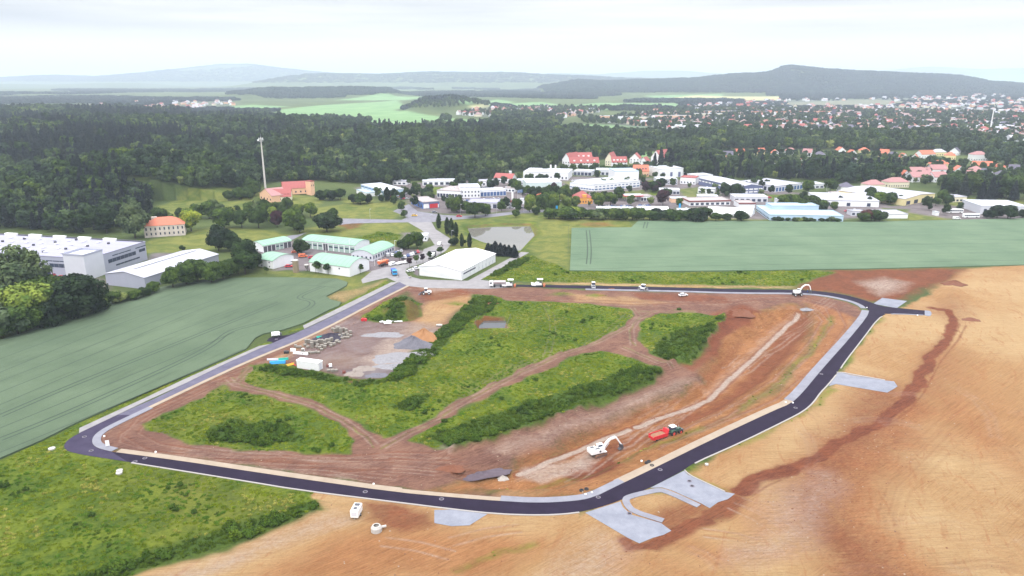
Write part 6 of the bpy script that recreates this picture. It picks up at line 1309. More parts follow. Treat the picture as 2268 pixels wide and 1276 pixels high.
def _wheel(k, r, w_):
    if k not in _wm: _wm[k] = MB().cyl((0, -w_/2, 0), (0, w_/2, 0), r, None, 14).mesh('wheel', DARKP)
    return _wm[k]
dep = heading(860, 570, 900, 560)
for k_, c_, x, y, rz, lb in [('van','silver',859,568,dep+.9,'silver van first in the depot car row'), ('car','white',869,567,dep+.9,'white car second in the depot car row'), ('car','black',873,564,dep+.9,'black car third in the depot car row'), ('car','blue',877,562.5,dep+.9,'blue car fourth in the depot car row'),
    ('car','silver',882,560,dep+.9,'silver car fifth in the depot car row'), ('car','silver',889,557.5,dep+.9,'silver car at the far end of the depot row'), ('car','black',892,573.5,dep+.9,'black car at the near end of the roadside row'), ('car','white',897,571,dep+.9,'white car beside the black one in the roadside row'),
    ('car','blue',904,568,dep+.9,'dark blue car in the roadside row'), ('car','white',910,566,dep+.9,'white car right of the dark blue one'), ('car','white',914.5,564,dep+.9,'second white car right of the dark blue one'), ('car','black',919,561.5,dep+.9,'black car before the red one'), ('car','red',925.4,559.5,dep+.9,'red car at the top of the roadside row'),
    ('van','white',869.5,588,dep+.15,'white van parked at the kerb beside the orange tank wagon'), ('car','white',910,602,.55,'white car nearer the new road beside the white hall'), ('car','white',922.3,597,.55,'white car close to the white hall corner'),
    ('van','white',973.4,543,1.5,'white van driving down the lane bend'), ('car','yellow',918,479,.1,'small yellow car at the road junction'), ('car','red',1017,480.5,0,'red car on the main road right of the junction'), ('car','white',743,490,0,'white car on the country road'),
    ('car','white',1513,656,.35,'white car alone on the reddish dirt below the fresh road'), ('car','white',840,583,dep+1,'white car half hidden under trees at the big green roofed hall'), ('car','orange',654,560,.3,'orange municipal vehicle beside the open garages'),
    ('car','red',691,572.5,.2,'red machine parked in the depot yard'), ('van','orange',671,570,.2,'orange municipal van in the depot yard'), ('van','white',642.5,584.5,.5,'white pick up by the small green roofed building'),
    ('car','red',640,592,.2,'red trailer load by the small green roofed building'), ('car','red',124,611,.3,'red car between the left trees and the grey hall'), ('car','red',138,616,.2,'second red car by the grey hall trees'), ('car','black',143,624,.4,'dark car beside the grey hall trees'), ('car','silver',152,628,.4,'silver car nearest the big dark tree'),
    ('car','white',14,627,.1,'white car under the left edge tree'), ('van','white',2118,486,.1,'white van on the bus yard'), ('car','red',2148,458,.2,'red car at the bus yard'), ('car','black',712,443,.2,'dark car by the farm lane')]:
    car(k_, c_, x, y, rz, lb)
car('bus', 'white', 2114, 472, .02, 'white bus nearer the yellow meadow'); car('bus', 'white', 2150, 482.5, .02, 'white bus with dark windows beside the trees')
cols = ['white', 'silver', 'grey', 'black', 'blue', 'white', 'red', 'silver']
def lot(x0, x1, y0, y1, nx, ny, rz, place, skip=.2):
    for j in range(ny):
        for i in range(nx):
            if random.random() < skip: continue
            c = random.choice(cols); x = x0 + (x1 - x0) * (i + random.uniform(.3, .6)) / nx; y = y0 + (y1 - y0) * (j + .5) / ny
            car('car', c, x, y, rz + random.uniform(-.05, .05), '%s car parked %s' % (c, place), 'cars parked ' + place)
lot(1076, 1122, 440, 451, 9, 3, 1.3, 'in front of the white dealer'); lot(1118, 1150, 446, 458, 6, 3, 1.3, 'beside the dealer flagpoles'); lot(985, 1060, 443, 447, 11, 1, 1.5, 'along the dealer front')
lot(1105, 1160, 459, 465, 9, 1, .1, 'on the lower dealer yard'); lot(1325, 1400, 457, 463, 11, 2, 1.2, 'beside the petrol station'); lot(1400, 1440, 455, 462, 5, 2, .6, 'between station and hedge', .5); lot(1780, 1835, 433, 441, 9, 2, 1.4, 'before the glazed hall')
lot(858, 905, 428, 444, 8, 3, .8, 'behind the blue and white workshop', .45); lot(1265, 1315, 400, 404, 8, 1, 1.4, 'between the white works'); lot(1418, 1435, 404, 412, 3, 2, .9, 'right of the long white works'); lot(1700, 1760, 436, 442, 8, 1, .2, 'below the blue hall', .5)
lot(1240, 1330, 381, 384, 14, 1, 1.5, 'under the street trees of the red roofed blocks', .3); lot(1600, 1690, 466, 470, 6, 1, .2, 'behind the white tents', .5); lot(960, 1000, 470, 473, 5, 1, .3, 'at the colourful shop', .4); lot(1040, 1090, 408, 418, 6, 2, .5, 'behind the dealer blocks', .4); lot(1870, 1945, 466, 472, 7, 1, .2, 'before the small flat hall', .4)
# excavator ------------------------------------------------------------
def arc_boom(b, pts, w_, h0, h1):
    """tapering box beam through (x, z) points"""
    for i, (p, q) in enumerate(zip(pts[:-1], pts[1:])):
        a = math.atan2(q[1] - p[1], q[0] - p[0]); nx, nz = -math.sin(a), math.cos(a); ha = h0 + (h1 - h0) * i / (len(pts) - 1); hb = h0 + (h1 - h0) * (i + 1) / (len(pts) - 1)
        b.prism([(p[0] - nx * ha, p[1] - nz * ha), (q[0] - nx * hb, q[1] - nz * hb), (q[0] + nx * hb, q[1] + nz * hb), (p[0] + nx * ha, p[1] + nz * ha)], -w_ / 2, w_ / 2)
e = empty('excavator', P(1325,1008), R(24), 'white tracked excavator digging in the red trench', 'excavator')
for y in (-1.25, 1.25):
    t = MB(); t.prism([(-2.1,.45),(-1.9,.1),(-1.6,0),(1.7,0),(2.0,.12),(2.2,.45),(2.0,.8),(1.7,.9),(-1.7,.9),(-2.0,.78)], y - .3, y + .3)
    tr = t.build('track', mat('clay_covered_track', alb(.17,.09,.06), .3, 3, .9), e); tr.rotation_euler = (0, 0, R(9))
    r_ = MB()
    for i in range(6): r_.cyl((-1.6 + i * .65, y * 1.0 - .33, .42), (-1.6 + i * .65, y + .33, .42), .2, None, 10)
    r_.build('roller', DGREY, tr)
MB().box((0,0,.75), (2.4,2,.5)).cyl((0,0,.9),(0,0,1.2),.9,None,18).build('undercarriage', DGREY, e)
b = MB(); b.box((-.8, -.85, 1.95), (3.9, 1.2, 1.4)); b.box((-1.6, .75, 1.85), (2.4, 1.3, 1.2)); b.box((.0, 0, 1.28), (4.2, 2.7, .2)); hs = b.build('engine_housing', WHP, e, bevel=.08)
MB().box((-.9,-.9,2.68),(1.6,.7,.08)).box((-1.7,.7,2.48),(1.2,.8,.08)).build('engine_grille', DGREY, hs)
b = MB(); b.prism([(-3.0,1.2),(-2.5,1.15),(-2.5,2.55),(-2.8,2.5),(-3.05,2.2)], -1.35, 1.35); b.build('counterweight', WHP, e, bevel=.08); MB().cyl((-.2,-1.46,1.9),(-.2,-1.49,1.9),.32,None,16).build('emblem', DGREY, e)
cb = MB().box((.9,.85,2.95),(1.7,1.0,.14)).box((.1,.85,2.2),(.1,1.0,1.5)).box((1.7,1.3,2.1),(.1,.1,1.6)).box((1.7,.4,2.1),(.1,.1,1.6)).box((.9,.85,1.55),(1.7,1.0,.5)).build('cab', WHP, e); MB().box((.9,.85,2.3),(1.55,.94,1.2)).build('cab_window', GLASS, cb)
b = MB(); arc_boom(b, [(1.2,1.7),(2.6,3.4),(3.8,4.3),(5.6,4.5)], .5, .34, .24); b.build('boom', WHP, e)
b = MB(); arc_boom(b, [(5.1,4.75),(5.7,4.4),(7.5,1.9)], .38, .28, .17); b.build('stick', WHP, e)
b = MB()
for y in (-.45, .45): b.cyl((1.6,y,1.5),(3.2,y,3.4),.09)
b.cyl((3.6,0,4.75),(5.2,0,4.95),.1); b.cyl((5.7,0,4.7),(7.2,0,2.5),.08); b.build('hydraulic_cylinder', METAL, e)
b = MB(); b.prism([(7.1,2.0),(7.8,1.9),(8.1,1.0),(7.9,.5),(7.2,.25),(6.8,.35),(7.3,.8),(7.2,1.3)], -.6, .6)
for i in range(5): b.box((6.75, -.5 + i * .25, .32), (.25, .1, .08))
b.build('bucket', DGREY, e)
# tractor and tipper ---------------------------------------------------
h_ = R(31); tp = P(1493,962); e = empty('tractor', tp, h_, 'dark green farm tractor with white roof and red wheel rims', 'tractor')
TG = mat('dark_green_tractor_paint', alb(.045,.10,.075), .12, 2, .4)
for sx, r, w_, yy in ((-1.25, 1.0, .62, 1.0), (1.65, .78, .5, .95)):
    for sy in (-1, 1): wheel(e, sx, sy * yy, r, w_, RIMR)
MB().prism([(.2,.9),(2.5,.9),(2.6,1.3),(2.3,1.75),(.3,1.95)], -.42, .42).build('bonnet', TG, e, bevel=.05); MB().box((-.4,0,.85),(3.6,.7,.5)).build('chassis', DGREY, e)
for sy in (-1, 1): MB().prism([(-2.2,1.5),(-1.9,2.0),(-1.2,2.15),(-.5,2.0),(-.3,1.6),(-.6,1.7),(-1.25,2.0),(-1.9,1.8)], sy * .65, sy * 1.3).build('mudguard', TG, e)
cb = MB().box((-.75,0,1.45),(1.7,1.4,.7)).build('cab', TG, e); MB().box((-.75,0,2.3),(1.65,1.45,1.1),(.95,.95)).build('cab_window', GLASS, cb); MB().box((-.75,0,2.95),(1.9,1.7,.2),(.85,.85)).build('roof', WHP, cb)
MB().box((3.0,0,.85),(.6,.9,.6)).build('front_weight', DGREY, e, bevel=.06); MB().cyl((1.0,-.55,1.8),(1.0,-.55,3.0),.07,None,8).build('exhaust_pipe', METAL, e)
for sy in (-1, 1): MB().cyl((2.6,sy*.28,1.35),(2.66,sy*.28,1.35),.11,None,10).build('headlight', WHP, e)
tq = tp - Vector((math.cos(h_), math.sin(h_), 0)) * 6.3; tq.z = float(height(np.array([tq.x]), np.array([tq.y]))[0])
e = empty('tipping_trailer', tq, h_, 'red twin axle tipping trailer coupled behind the tractor', 'trailer')
b = MB(); b.box((0,-1.2,1.75),(5.2,.12,1.1)); b.box((0,1.2,1.75),(5.2,.12,1.1)); b.box((0,0,1.2),(5.2,2.4,.14)); b.box((-2.6,0,1.55),(.12,2.4,.75)); b.prism([(2.5,1.2),(2.65,1.2),(3.1,2.9),(2.95,2.9)], -1.2, 1.2); b.box((3.3,0,2.85),(.7,1.4,.1))
for i in range(6):
    for y in (-1.3, 1.3): b.box((-2.3 + i * .9, y, 1.7), (.12, .12, 1.1))
b.build('load_bed', REDP, e); MB().prism([(-2.5,1.3),(2.5,1.3),(2.6,1.7),(1.5,2.05),(.2,1.95),(-1.4,2.05),(-2.5,1.5)], -1.1, 1.1).build('soil_load', mat('loaded_soil', alb(.24,.12,.07), .2, 2, .95), e)
MB().box((0,0,.95),(5,.9,.3)).prism([(2.4,.8),(4.6,.7),(4.6,.85),(2.4,1.05)], -.12, .12).build('chassis', REDP, e)
for x in (-1.1, .15):
    for sy in (-1, 1): wheel(e, x, sy * 1.05, .52, .42, RIMG)
# wheel loader ---------------------------------------------------------
e = empty('wheel_loader', P(944,652), R(190), 'small white wheel loader with dark bucket on the orange dirt', 'loader')
for x in (-1.3, 1.3):
    for sy in (-1, 1): wheel(e, x, sy * .95, .68, .5, WHP)
MB().prism([(-2.6,.8),(-.4,.8),(-.4,1.9),(-2.2,1.8),(-2.6,1.5)], -.75, .75).build('engine_housing', WHP, e, bevel=.06); cb = MB().box((.1,0,3.0),(1.5,1.4,.14)).box((.1,0,1.4),(1.4,1.3,.8)).build('cab', WHP, e); MB().box((.1,0,2.4),(1.3,1.25,1.1),(.92,.92)).build('cab_window', GLASS, cb)
b = MB(); 
for y in (-.5, .5): b.prism([(.8,1.5),(1.2,1.7),(3.1,.6),(2.9,.4)], y - .1, y + .1)
b.build('lift_arm', DGREY, e); MB().prism([(2.7,.1),(3.9,.1),(3.0,.3),(2.9,1.1),(2.6,1.1)], -1.2, 1.2).build('bucket', DGREY, e)
# asphalt tipper truck -------------------------------------------------
def truck(x, y, rz, label, cabm, bodym, round_body=True, cat='truck', L=8.2):
    q = P(x, y); q.z = max(q.z, 0) + .07; e = empty('tipper_truck', q, rz, label, cat)
    MB().box((0,0,.85),(L,.9,.3)).build('chassis', DGREY, e); k = L / 2
    c = MB().prism([(k-1.9,.7),(k,.7),(k+.05,1.7),(k-.15,3.0),(k-1.9,3.1)], -1.2, 1.2).build('cab', cabm, e, bevel=.08)
    g = MB(); g.add([(k+.08,-1.05,1.75),(k+.08,1.05,1.75),(k-.1,1.0,2.7),(k-.1,-1.0,2.7)], [(0,1,2,3)]); g.box((k-.8,-1.22,2.2),(.9,.03,.8)); g.box((k-.8,1.22,2.2),(.9,.03,.8)); g.build('windscreen', GLASS, c)
    if round_body:
        n = 10; vs = []
        for ex in (-k, k - 2.2):
            for i in range(n + 1): t = math.pi * (1 + i / n); vs.append((ex, 1.25 * math.cos(t), 2.75 + 1.45 * math.sin(t)))
            for i in range(n + 1): t = math.pi * (i / n); vs.append((ex, 1.25 * math.cos(t), 2.75 + .45 * math.sin(t)))
        m = 2 * (n + 1); b = MB(); b.add(vs, [(i, (i + 1) % m, m + (i + 1) % m, m + i) for i in range(m)] + [tuple(range(m - 1, -1, -1)), tuple(range(m, 2 * m))]); b.build('tipping_body', bodym, e)
    else: 
        b = MB(); b.prism([(-k,1.1),(k-2.2,1.1),(k-2.0,2.7),(-k-.2,2.5)], -1.2, 1.2); b.build('tipping_body', bodym, e)
    for x_ in (k - 1.0, -k + 1.2, -k + 2.5, k - 2.6 if L > 8 else -k + 1.2):
        for sy in (-1, 1): wheel(e, x_, sy * 1.0, .5, .34, RIMG, sub=False)
    return e
truck(1102, 635.5, R(181), 'silver round bodied asphalt truck feeding the paver', WHP, mat('silver_tank_body', alb(.42,.36,.38), .12, 1, .5), cat='truck')
truck(873, 608, heading(870, 600, 878, 614), 'cyan blue tipper truck on the gravel junction', BLUEP, mat('blue_tipper_body', alb(.05,.09,.36), .2, 1), False, L=7.6)
truck(957, 571, heading(950, 575, 966, 562), 'white box truck with dark cab at the lane edge', DGREY, WHP, False, L=9)
truck(849, 588.5, dep + .1, 'orange tank wagon parked under the depot flagpoles', ORP, ORP, True, cat='truck', L=7)
for x, y, lb in ((885, 586, 'flat white trailer beside the parked white van'), (901, 583, 'smaller white trailer at the car park exit')):
    e = empty('flat_trailer', P(x, y), dep, lb, 'trailer'); MB().box((0,0,1.0),(5,2.2,.9)).build('box_body', WHP, e, bevel=.05)
    for sx in (-.5, .5):
        for sy in (-1, 1): wheel(e, sx, sy * 1.0, .35, .22, RIMG, sub=False)
# pavers and rollers ---------------------------------------------------
def paver(x, y, rz, label):
    q = P(x, y); q.z = .07; e = empty('asphalt_paver', q, rz, label, 'paver')
    for sy in (-1, 1): MB().prism([(-1.6,.35),(-1.3,0),(1.6,0),(1.9,.35),(1.6,.75),(-1.4,.75)], sy * 1.25 - .2, sy * 1.25 + .2).build('track', DARKP, e)
    MB().prism([(1.2,.5),(3.3,.6),(3.6,1.5),(1.2,1.2)], -1.5, 1.5).build('hopper', WHP, e, bevel=.05); MB().box((-.2,0,1.3),(3.0,2.5,1.2)).build('engine_housing', WHP, e, bevel=.08)
    MB().box((-1.2,0,2.0),(1.4,2.4,.15)).box((-1.0,.5,2.3),(.5,.5,.6)).build('driver_platform', DGREY, e); b = MB()
    for a in (-2.0, .2):
        for sy in (-1, 1): b.cyl((a, sy * 1.1, 1.9), (a, sy * 1.1, 3.6), .05, None, 6)
    b.build('roof_post', METAL, e); MB().box((-.9,0,3.65),(3.0,2.6,.14)).build('roof', WHP, e, bevel=.04)
    MB().box((-2.9,0,.45),(.9,4.4,.6)).box((-3.4,0,1.1),(.3,4.2,.08)).build('screed', mat('orange_screed', alb(.4,.12,.05), .2, 2), e)
    for sy in (-1, 1): MB().prism([(-2.8,.6),(1.0,.6),(1.0,.8),(-2.8,.85)], sy * 1.5 - .06, sy * 1.5 + .06).build('tow_arm', DGREY, e)
paver(1127, 635, R(181), 'white asphalt paver right behind the silver truck'); paver(1192, 634, R(181), 'white asphalt paver following some way behind')
def roller(x, y, rz, label):
    q = P(x, y); q.z = .07; e = empty('road_roller', q, rz, label, 'roller')
    for a in (-1.7, 1.7): MB().cyl((a, -.95, .65), (a, .95, .65), .65, None, 22).build('drum', METAL, e)
    for a in (-1.7, 1.7): MB().box((a, 0, 1.45), (1.3, 1.5, .35)).box((a, -1.05, .95), (.4, .12, .9)).box((a, 1.05, .95), (.4, .12, .9)).build('drum_frame', DGREY, e)
    MB().box((0,0,1.3),(2.2,1.7,.8)).box((1.3,0,1.7),(1.4,1.3,.5)).build('body', WHP, e, bevel=.06); cb = MB().box((-.1,0,3.0),(1.9,1.7,.15)).build('cab_roof', WHP, e)
    b = MB()
    for a in (-.9, .7):
        for sy in (-1, 1): b.cyl((a, sy * .75, 1.6), (a, sy * .75, 2.95), .05, None, 6)
    b.build('post', DGREY, e); MB().box((-.1,0,2.3),(1.5,1.4,1.2)).build('cab_window', GLASS, e)
roller(1314, 638, R(88), 'white road roller nearer the pavers on the fresh asphalt'); roller(1424, 643.5, R(150), 'white road roller with dark roof farther right on the fresh asphalt')
# wheeled excavator at the corner of the new road ------------------------
q = P(1766, 655); q.z = .1; e = empty('wheeled_excavator', q, R(8), 'white wheeled excavator with raised bent arm at the road corner', 'excavator')
for x in (-1.6, 1.4):
    for sy in (-1, 1): wheel(e, x, sy * 1.1, .6, .45, WHP)
MB().box((0,0,1.05),(4.2,1.6,.5)).build('undercarriage', DGREY, e); MB().box((-.8,-.2,2.0),(2.6,2.3,1.2)).build('engine_housing', WHP, e, bevel=.08); cb = MB().box((1.0,.6,3.15),(1.6,1.1,.12)).box((1.0,.6,1.7),(1.6,1.1,.6)).build('cab', WHP, e); MB().box((1.0,.6,2.55),(1.5,1.0,1.1)).build('cab_window', GLASS, cb)
b = MB(); arc_boom(b, [(.9,2.0),(2.0,4.2),(3.6,5.2),(5.2,5.0)], .45, .3, .22); b.build('boom', WHP, e); b = MB(); arc_boom(b, [(5.0,5.2),(6.0,4.2),(6.6,2.4)], .36, .24, .15); b.build('stick', WHP, e); MB().prism([(6.2,2.5),(7.0,2.4),(7.2,1.3),(6.6,.8),(6.0,1.0)], -.5, .5).build('bucket', DGREY, e)
# small generator wagon on the turn-out ---------------------------------
e = empty('site_wagon', P(611,746), R(20), 'small white machine parked on the fresh turn-out', 'machine'); MB().box((0,0,1.35),(3.4,1.8,1.3),(.9,.9)).build('body', WHP, e, bevel=.12); MB().box((1.9,0,1.0),(.7,1.5,.9)).build('grille', DGREY, e)
for x in (-1, 1):
    for sy in (-1, 1): wheel(e, x, sy * .85, .45, .3, RIMG, sub=False)
# office container, generator trailer, shaft ------------------------------
e, L = building('site_container', (658,815), (706,822), 2.6, 2.5, 'flat', 0, WHP, WHP, 'long white site container at the edge of the weeds', 'container'); MB().v
b = MB()
for i in range(40): b.box((L * (i + .5) / 40, -.03, 1.25), (.09, .06, 2.3))
for i in range(12): b.box((L + .03, 2.6 * (i + .5) / 12, 1.25), (.06, .09, 2.3))
b.build('corrugation', WHP, e); panel('door', e, (L + .07, 1.3, 1.2), (.05, 1.1, 2.1), LGREY)
g0 = P(790,1142); g0.z = 0; e = empty('generator_trailer', g0, R(84), 'white boxy generator trailer on bare soil below the ring road', 'generator')
MB().box((0,0,1.45),(3.6,1.9,1.9)).build('housing', WHP, e, bevel=.1); MB().box((.9,0,2.42),(1.1,1.3,.06)).cyl((-.6,0,2.4),(-.6,0,2.46),.5,None,18).build('top_grille', DGREY, e); MB().box((-1.81,0,1.5),(.05,1.3,1.0)).build('rear_grille', LGREY, e)
for sy in (-1, 1): wheel(e, 0, sy * .95, .38, .24, RIMG)
MB().tube([(1.8,.5,.55),(3.2,0,.55),(1.8,-.5,.55)], .06).build('drawbar', METAL, e); MB().cyl((-1.7,0,0),(-1.7,0,.5),.05).build('stand', METAL, e)
g0 = P(834,1176); g0.z = 0; e = empty('concrete_shaft', g0, 0, 'open concrete shaft ring with a side pipe stub on the sand', 'concrete ring')
def ringm(ro, ri, h, z0=0, n=24, cone=1.0):
    vs = []; 
    for z, a, c in ((z0, ro, 1), (z0 + h, ro, cone), (z0 + h, ri, cone), (z0, ri, 1)):
        for i in range(n): t = 2 * math.pi * i / n; vs.append((a * c * math.cos(t), a * c * math.sin(t), z))
    return vs, [(k * n + i, k * n + (i + 1) % n, ((k + 1) % 4) * n + (i + 1) % n, ((k + 1) % 4) * n + i) for k in range(4) for i in range(n)]
b = MB(); b.add(*ringm(1.25, .95, 1.0)); b.add(*ringm(1.24, .9, .5, 1.0, cone=.72)); b.build('ring', CONC, e); MB().cyl((.9,.5,.7),(2.1,.9,.7),.3,None,16).build('pipe_stub', CONC, e)
# heaps -----------------------------------------------------------------
def heap(x, y, rx, ry, h, m, label, cat='heap', rot=0, ridged=0.0, name='gravel_heap'):
    nr_, na = 14, 40; vs = [(0, 0, h)]; sd = random.random() * 9
    for j in range(1, nr_ + 1):
        t = j / nr_
        for i in range(na):
            a = 2 * math.pi * i / na; wob = 1 + .13 * math.sin(3 * a + sd) + .08 * math.sin(7 * a + 2 * sd); z = h * (1 - t) ** 1.05 * (1 + .14 * math.sin(5 * a + 4 * t + sd)) + h * .05 * math.sin(9 * a + 11 * t)
            vs.append((rx * t * wob * math.cos(a), ry * t * wob * math.sin(a), z if j < nr_ else -.15))
    fs = [(0, 1 + i, 1 + (i + 1) % na) for i in range(na)] + [(1 + (j - 1) * na + i, 1 + j * na + i, 1 + j * na + (i + 1) % na, 1 + (j - 1) * na + (i + 1) % na) for j in range(1, nr_) for i in range(na)]
    b = MB(); b.add(vs, fs); o = b.build(name, m, None, smooth=True, loc=P(x, y), rz=rot); tag(o, label, cat); return o
HG = mat('grey_crushed_stone', pic(138,136,148), .3, 1.5, .95, bmp=.5); HD = mat('black_crushed_asphalt', pic(66,60,80), .3, 2.2, .9, bmp=.6); HO = mat('orange_gravel', pic(206,150,104), .12, 1.5, .95, bmp=.4)
HB = mat('pale_stone_blocks', pic(182,168,160), .22, 2.6, .95, bmp=.8); HW = mat('pale_grit', pic(174,172,178), .3, 1.2, .95, bmp=.3); HK = mat('white_stone_grit', pic(214,204,196), .1, 1.2, .95, bmp=.3); HR = mat('red_soil_spoil', pic(150,96,72), .2, 1.2, .95, bmp=.5)
heap(938,748,6.5,5.5,3.8,HO,'orange gravel heap behind the grey one'); heap(915,765,8.2,5.2,3.9,HG,'big blue grey gravel heap in the storage yard', rot=-.2); heap(868,812,6.5,3.2,.7,HW,'low pale grit spread before the grey heap'); heap(862,795,7,5,.45,HW,'thin pale grit sheet in the yard middle')
heap(898,790,11,5.5,.3,HW,'wide pale grit spread below the grey heap', rot=.15); heap(850,742,9,3.5,.22,HW,'faint pale grit patch left of the orange heap'); heap(838,832,5,2.4,.5,HG,'low grey grit rest at the weed corner')
heap(806,817,4.3,2.8,1.0,HB,'speckled stone block heap, right of two'); heap(786,828,3.6,3.0,1.2,HB,'speckled stone block heap, left of two'); heap(732,748,6.6,5.0,1.9,HD,'black crushed asphalt heap ringed by pallets', rot=.3)
heap(1112,1060,1.7,1.5,1.0,HK,'small white stone heap near the trench foot'); heap(1065,1052,9,2.2,.9,mat('grey_brown_spoil', pic(120,106,118), .2, 1, .95, bmp=.5),'long grey spoil bank on the orange soil', rot=.35)
for x, y, rx, ry, h, lb in ((1000,1038,4,2,1.0,'reddish spoil heap at the track fork'), (1090,672,3,2,.8,'small brown spoil heap before the weeds'), (1640,694,8,5,2.0,'large red brown spoil bank at the top of the trench'), (2112,630,6,4,2.2,'red spoil heap on the stripped field'), (2150,708,4,3,.7,'low dark spoil patch on the sand'), (1355,640,2,1,.4,'tiny orange heap below the top road')):
    heap(x, y, rx, ry, h, HR, lb, name='soil_heap')
heap(1786,686,3.2,1.8,.9,HW,'pale grit heap at the trench head')
# pallets of kerb stones ---------------------------------------------------
STN = mat('stacked_kerb_stone', pic(184,176,166), .14, 2.2, .9)
SH_ = [MB().box((0,0,.12),(1.2,1.0,.14)).mesh('pallet', mat('pallet_wood', alb(.3,.2,.12), .2, 3)), None]
def stone_stack(h, d=1.15):
    b = MB()
    for k in range(int(h / .3)):
        for i in range(3): b.box((-.38 + i * .38, 0, .35 + k * .3), (.36, d, .27))
    return b.mesh('stone_layers', STN)
STK = [stone_stack(h) for h in (.7, 1.0, 1.6, 2.2)]
pg = 'pallets of kerb stones round the black heap'
Z7 = lambda X, Y: (580 + X / 7.0875, 700 + Y / 7.0875)
for X, Y, k in [(1110,225,1),(1140,235,1),(1190,255,3),(1240,270,3),(1290,240,2),(1325,260,2),(1330,290,1),(1350,320,1),(1390,270,1),(1390,320,0),(1300,350,0),(1260,360,0),(700,430,2),(745,430,2),(790,470,3),(790,500,3),(830,450,2),(860,450,2),(900,430,2),(945,430,2),(985,440,2),(1020,420,2),(1060,420,2),(1095,400,2),(1050,450,1),(1095,460,1),(1135,460,1),
                 (860,500,0),(910,520,1),(945,490,1),(990,505,1),(880,480,1),(1185,400,0),(1215,425,0),(1170,415,0),(1210,200,1),(1175,195,1),(560,500,0),(600,500,0),(640,560,1),(530,490,1),(780,590,0),(820,585,0),(850,580,0),(890,585,0),(1110,880,1),(1050,870,0),(1165,870,0),(720,500,0),(680,470,0),(655,600,0),(700,590,0),(745,585,0),(940,540,0),(1225,330,1),(1350,350,0),(1280,310,1),(1150,255,2),(1085,480,0),(1000,470,1)]:
    x, y = Z7(X, Y); e = empty('stone_pallet', P(x, y), random.uniform(.2, .7), '%s pallet of grey kerb stones by the black heap' % ('tall' if k > 1 else 'low'), 'pallet', pg); link('pallet', SH_[0], e); link('stone_layers', STK[k], e, (0,0,0))
BLK = mat('black_plastic', alb(.03,.03,.035), .2, 2, .4)
for X, Y in ((370,585), (405,585)):
    x, y = Z7(X, Y); e = empty('plastic_crate', P(x, y), .3, 'black plastic crate left of the white pipes', 'crate', 'black crates by the white pipes'); MB().box((0,0,.5),(1.1,1.1,1.0)).build('box', BLK, e, bevel=.06)
def bundle(X, Y, n, L, r, rz, m, label, name='pipe_bundle', cat='pipes'):
    x, y = Z7(X, Y); e = empty(name, P(x, y), rz, label, cat); k = 0
    for j in range(3):
        for i in range(n - j):
            b = MB(); b.add(*[[(z, a, c) for a, c, z in ringm(r, r * .85, L, -L/2, 12)[0]], ringm(r, r * .85, L, -L/2, 12)[1]]); b.build('pipe', m, e, loc=(0, (i - (n - j - 1) / 2) * r * 2.05, r + j * r * 1.75))
bundle(610,600,3,6.0,.18,R(-14),WHP,'white pipe bundle lying by the black crates'); bundle(250,745,4,5.5,.2,R(10),BLUEP,'bright blue pipe bundle left of the white container'); bundle(340,690,3,3.5,.16,R(12),mat('turquoise_pipe', alb(.02,.38,.3), .1, 2),'turquoise pipes behind the blue ones'); bundle(440,775,3,3.2,.13,R(40),YELP,'yellow and red pipe bundle before the container'); bundle(180,690,3,4.5,.12,R(5),LGREY,'light grey pipes left of the blue ones'); bundle(1180,350,2,5.0,.14,R(50),WHP,'white pipes leaning by the stone pallets'); bundle(905,355,3,2.2,.2,R(15),mat('turquoise_pipe', alb(.02,.38,.3), .1, 2),'turquoise pipes on the black heap edge'); bundle(500,760,2,4,.09,R(-50),PAINT['red'],'thin red pipes beside the container')
x, y = Z7(1078,805); e = empty('liquid_tank', P(x, y), .3, 'white cube tank behind the container', 'tank'); MB().box((0,0,.75),(1.1,1.1,1.0)).build('tank', WHP, e, bevel=.06); MB().box((0,0,.12),(1.2,1.2,.2)).build('pallet', DGREY, e)
x, y = Z7(475,555); e = empty('big_bag', P(x, y), .2, 'white bulk bags by the pipes', 'bulk bag'); MB().box((0,0,.6),(1.3,1.1,1.2),(.85,.85)).box((.9,.4,.45),(.9,1,.9),(.85,.85)).build('bag', WHP, e, bevel=.1)
x, y = Z7(645,550); e = empty('big_bag', P(x, y), .8, 'white bulk bag among stone pallets', 'bulk bag'); MB().box((0,0,.55),(1.2,1.1,1.1),(.8,.8)).build('bag', WHP, e, bevel=.1)
x, y = Z7(1605,80); e = empty('red_machine', P(x, y), .1, 'red rounded machine parts beside the green mound', 'machine'); MB().cyl((-.6,-.5,.7),(-.6,.5,.7),.7,None,16).cyl((.7,-.5,.6),(.7,.5,.6),.6,None,16).build('drum', REDP, e); MB().box((0,0,1.0),(1.8,.8,.3)).cyl((0,0,1.1),(.4,0,1.9),.1).build('frame', REDP, e)
for i, (X, Y, L_, rz_) in enumerate([(1975,125,3.2,.3),(1930,110,2.4,-.2),(2010,95,2.8,.5),(2140,95,3.6,.15),(1880,105,1.8,.9),(2030,100,2.2,1.1)]):
    x, y = Z7(X, Y); e = empty('concrete_slab', P(x, y), rz_, 'white concrete slab heaped before the green mound', 'slab', 'white slabs before the green mound'); MB().box((0,0,.35 + .12 * (i % 3)),(L_,1.0,.35), rx=.1 * (i % 3), ry=.06).build('slab', WHP, e, bevel=.05)
for X, Y in ((1865,375), (1882,377)):
    x, y = 560 + X / 4.536, 640 + Y / 4.536; e = empty('concrete_pipe', P(x, y), .2, 'short grey concrete pipe lying right of the orange heap', 'pipe', 'concrete pipes by the weed edge'); b = MB(); b.cyl((-.9,0,.5),(.9,0,.5),.5,None,16); b.build('pipe', CONC, e)
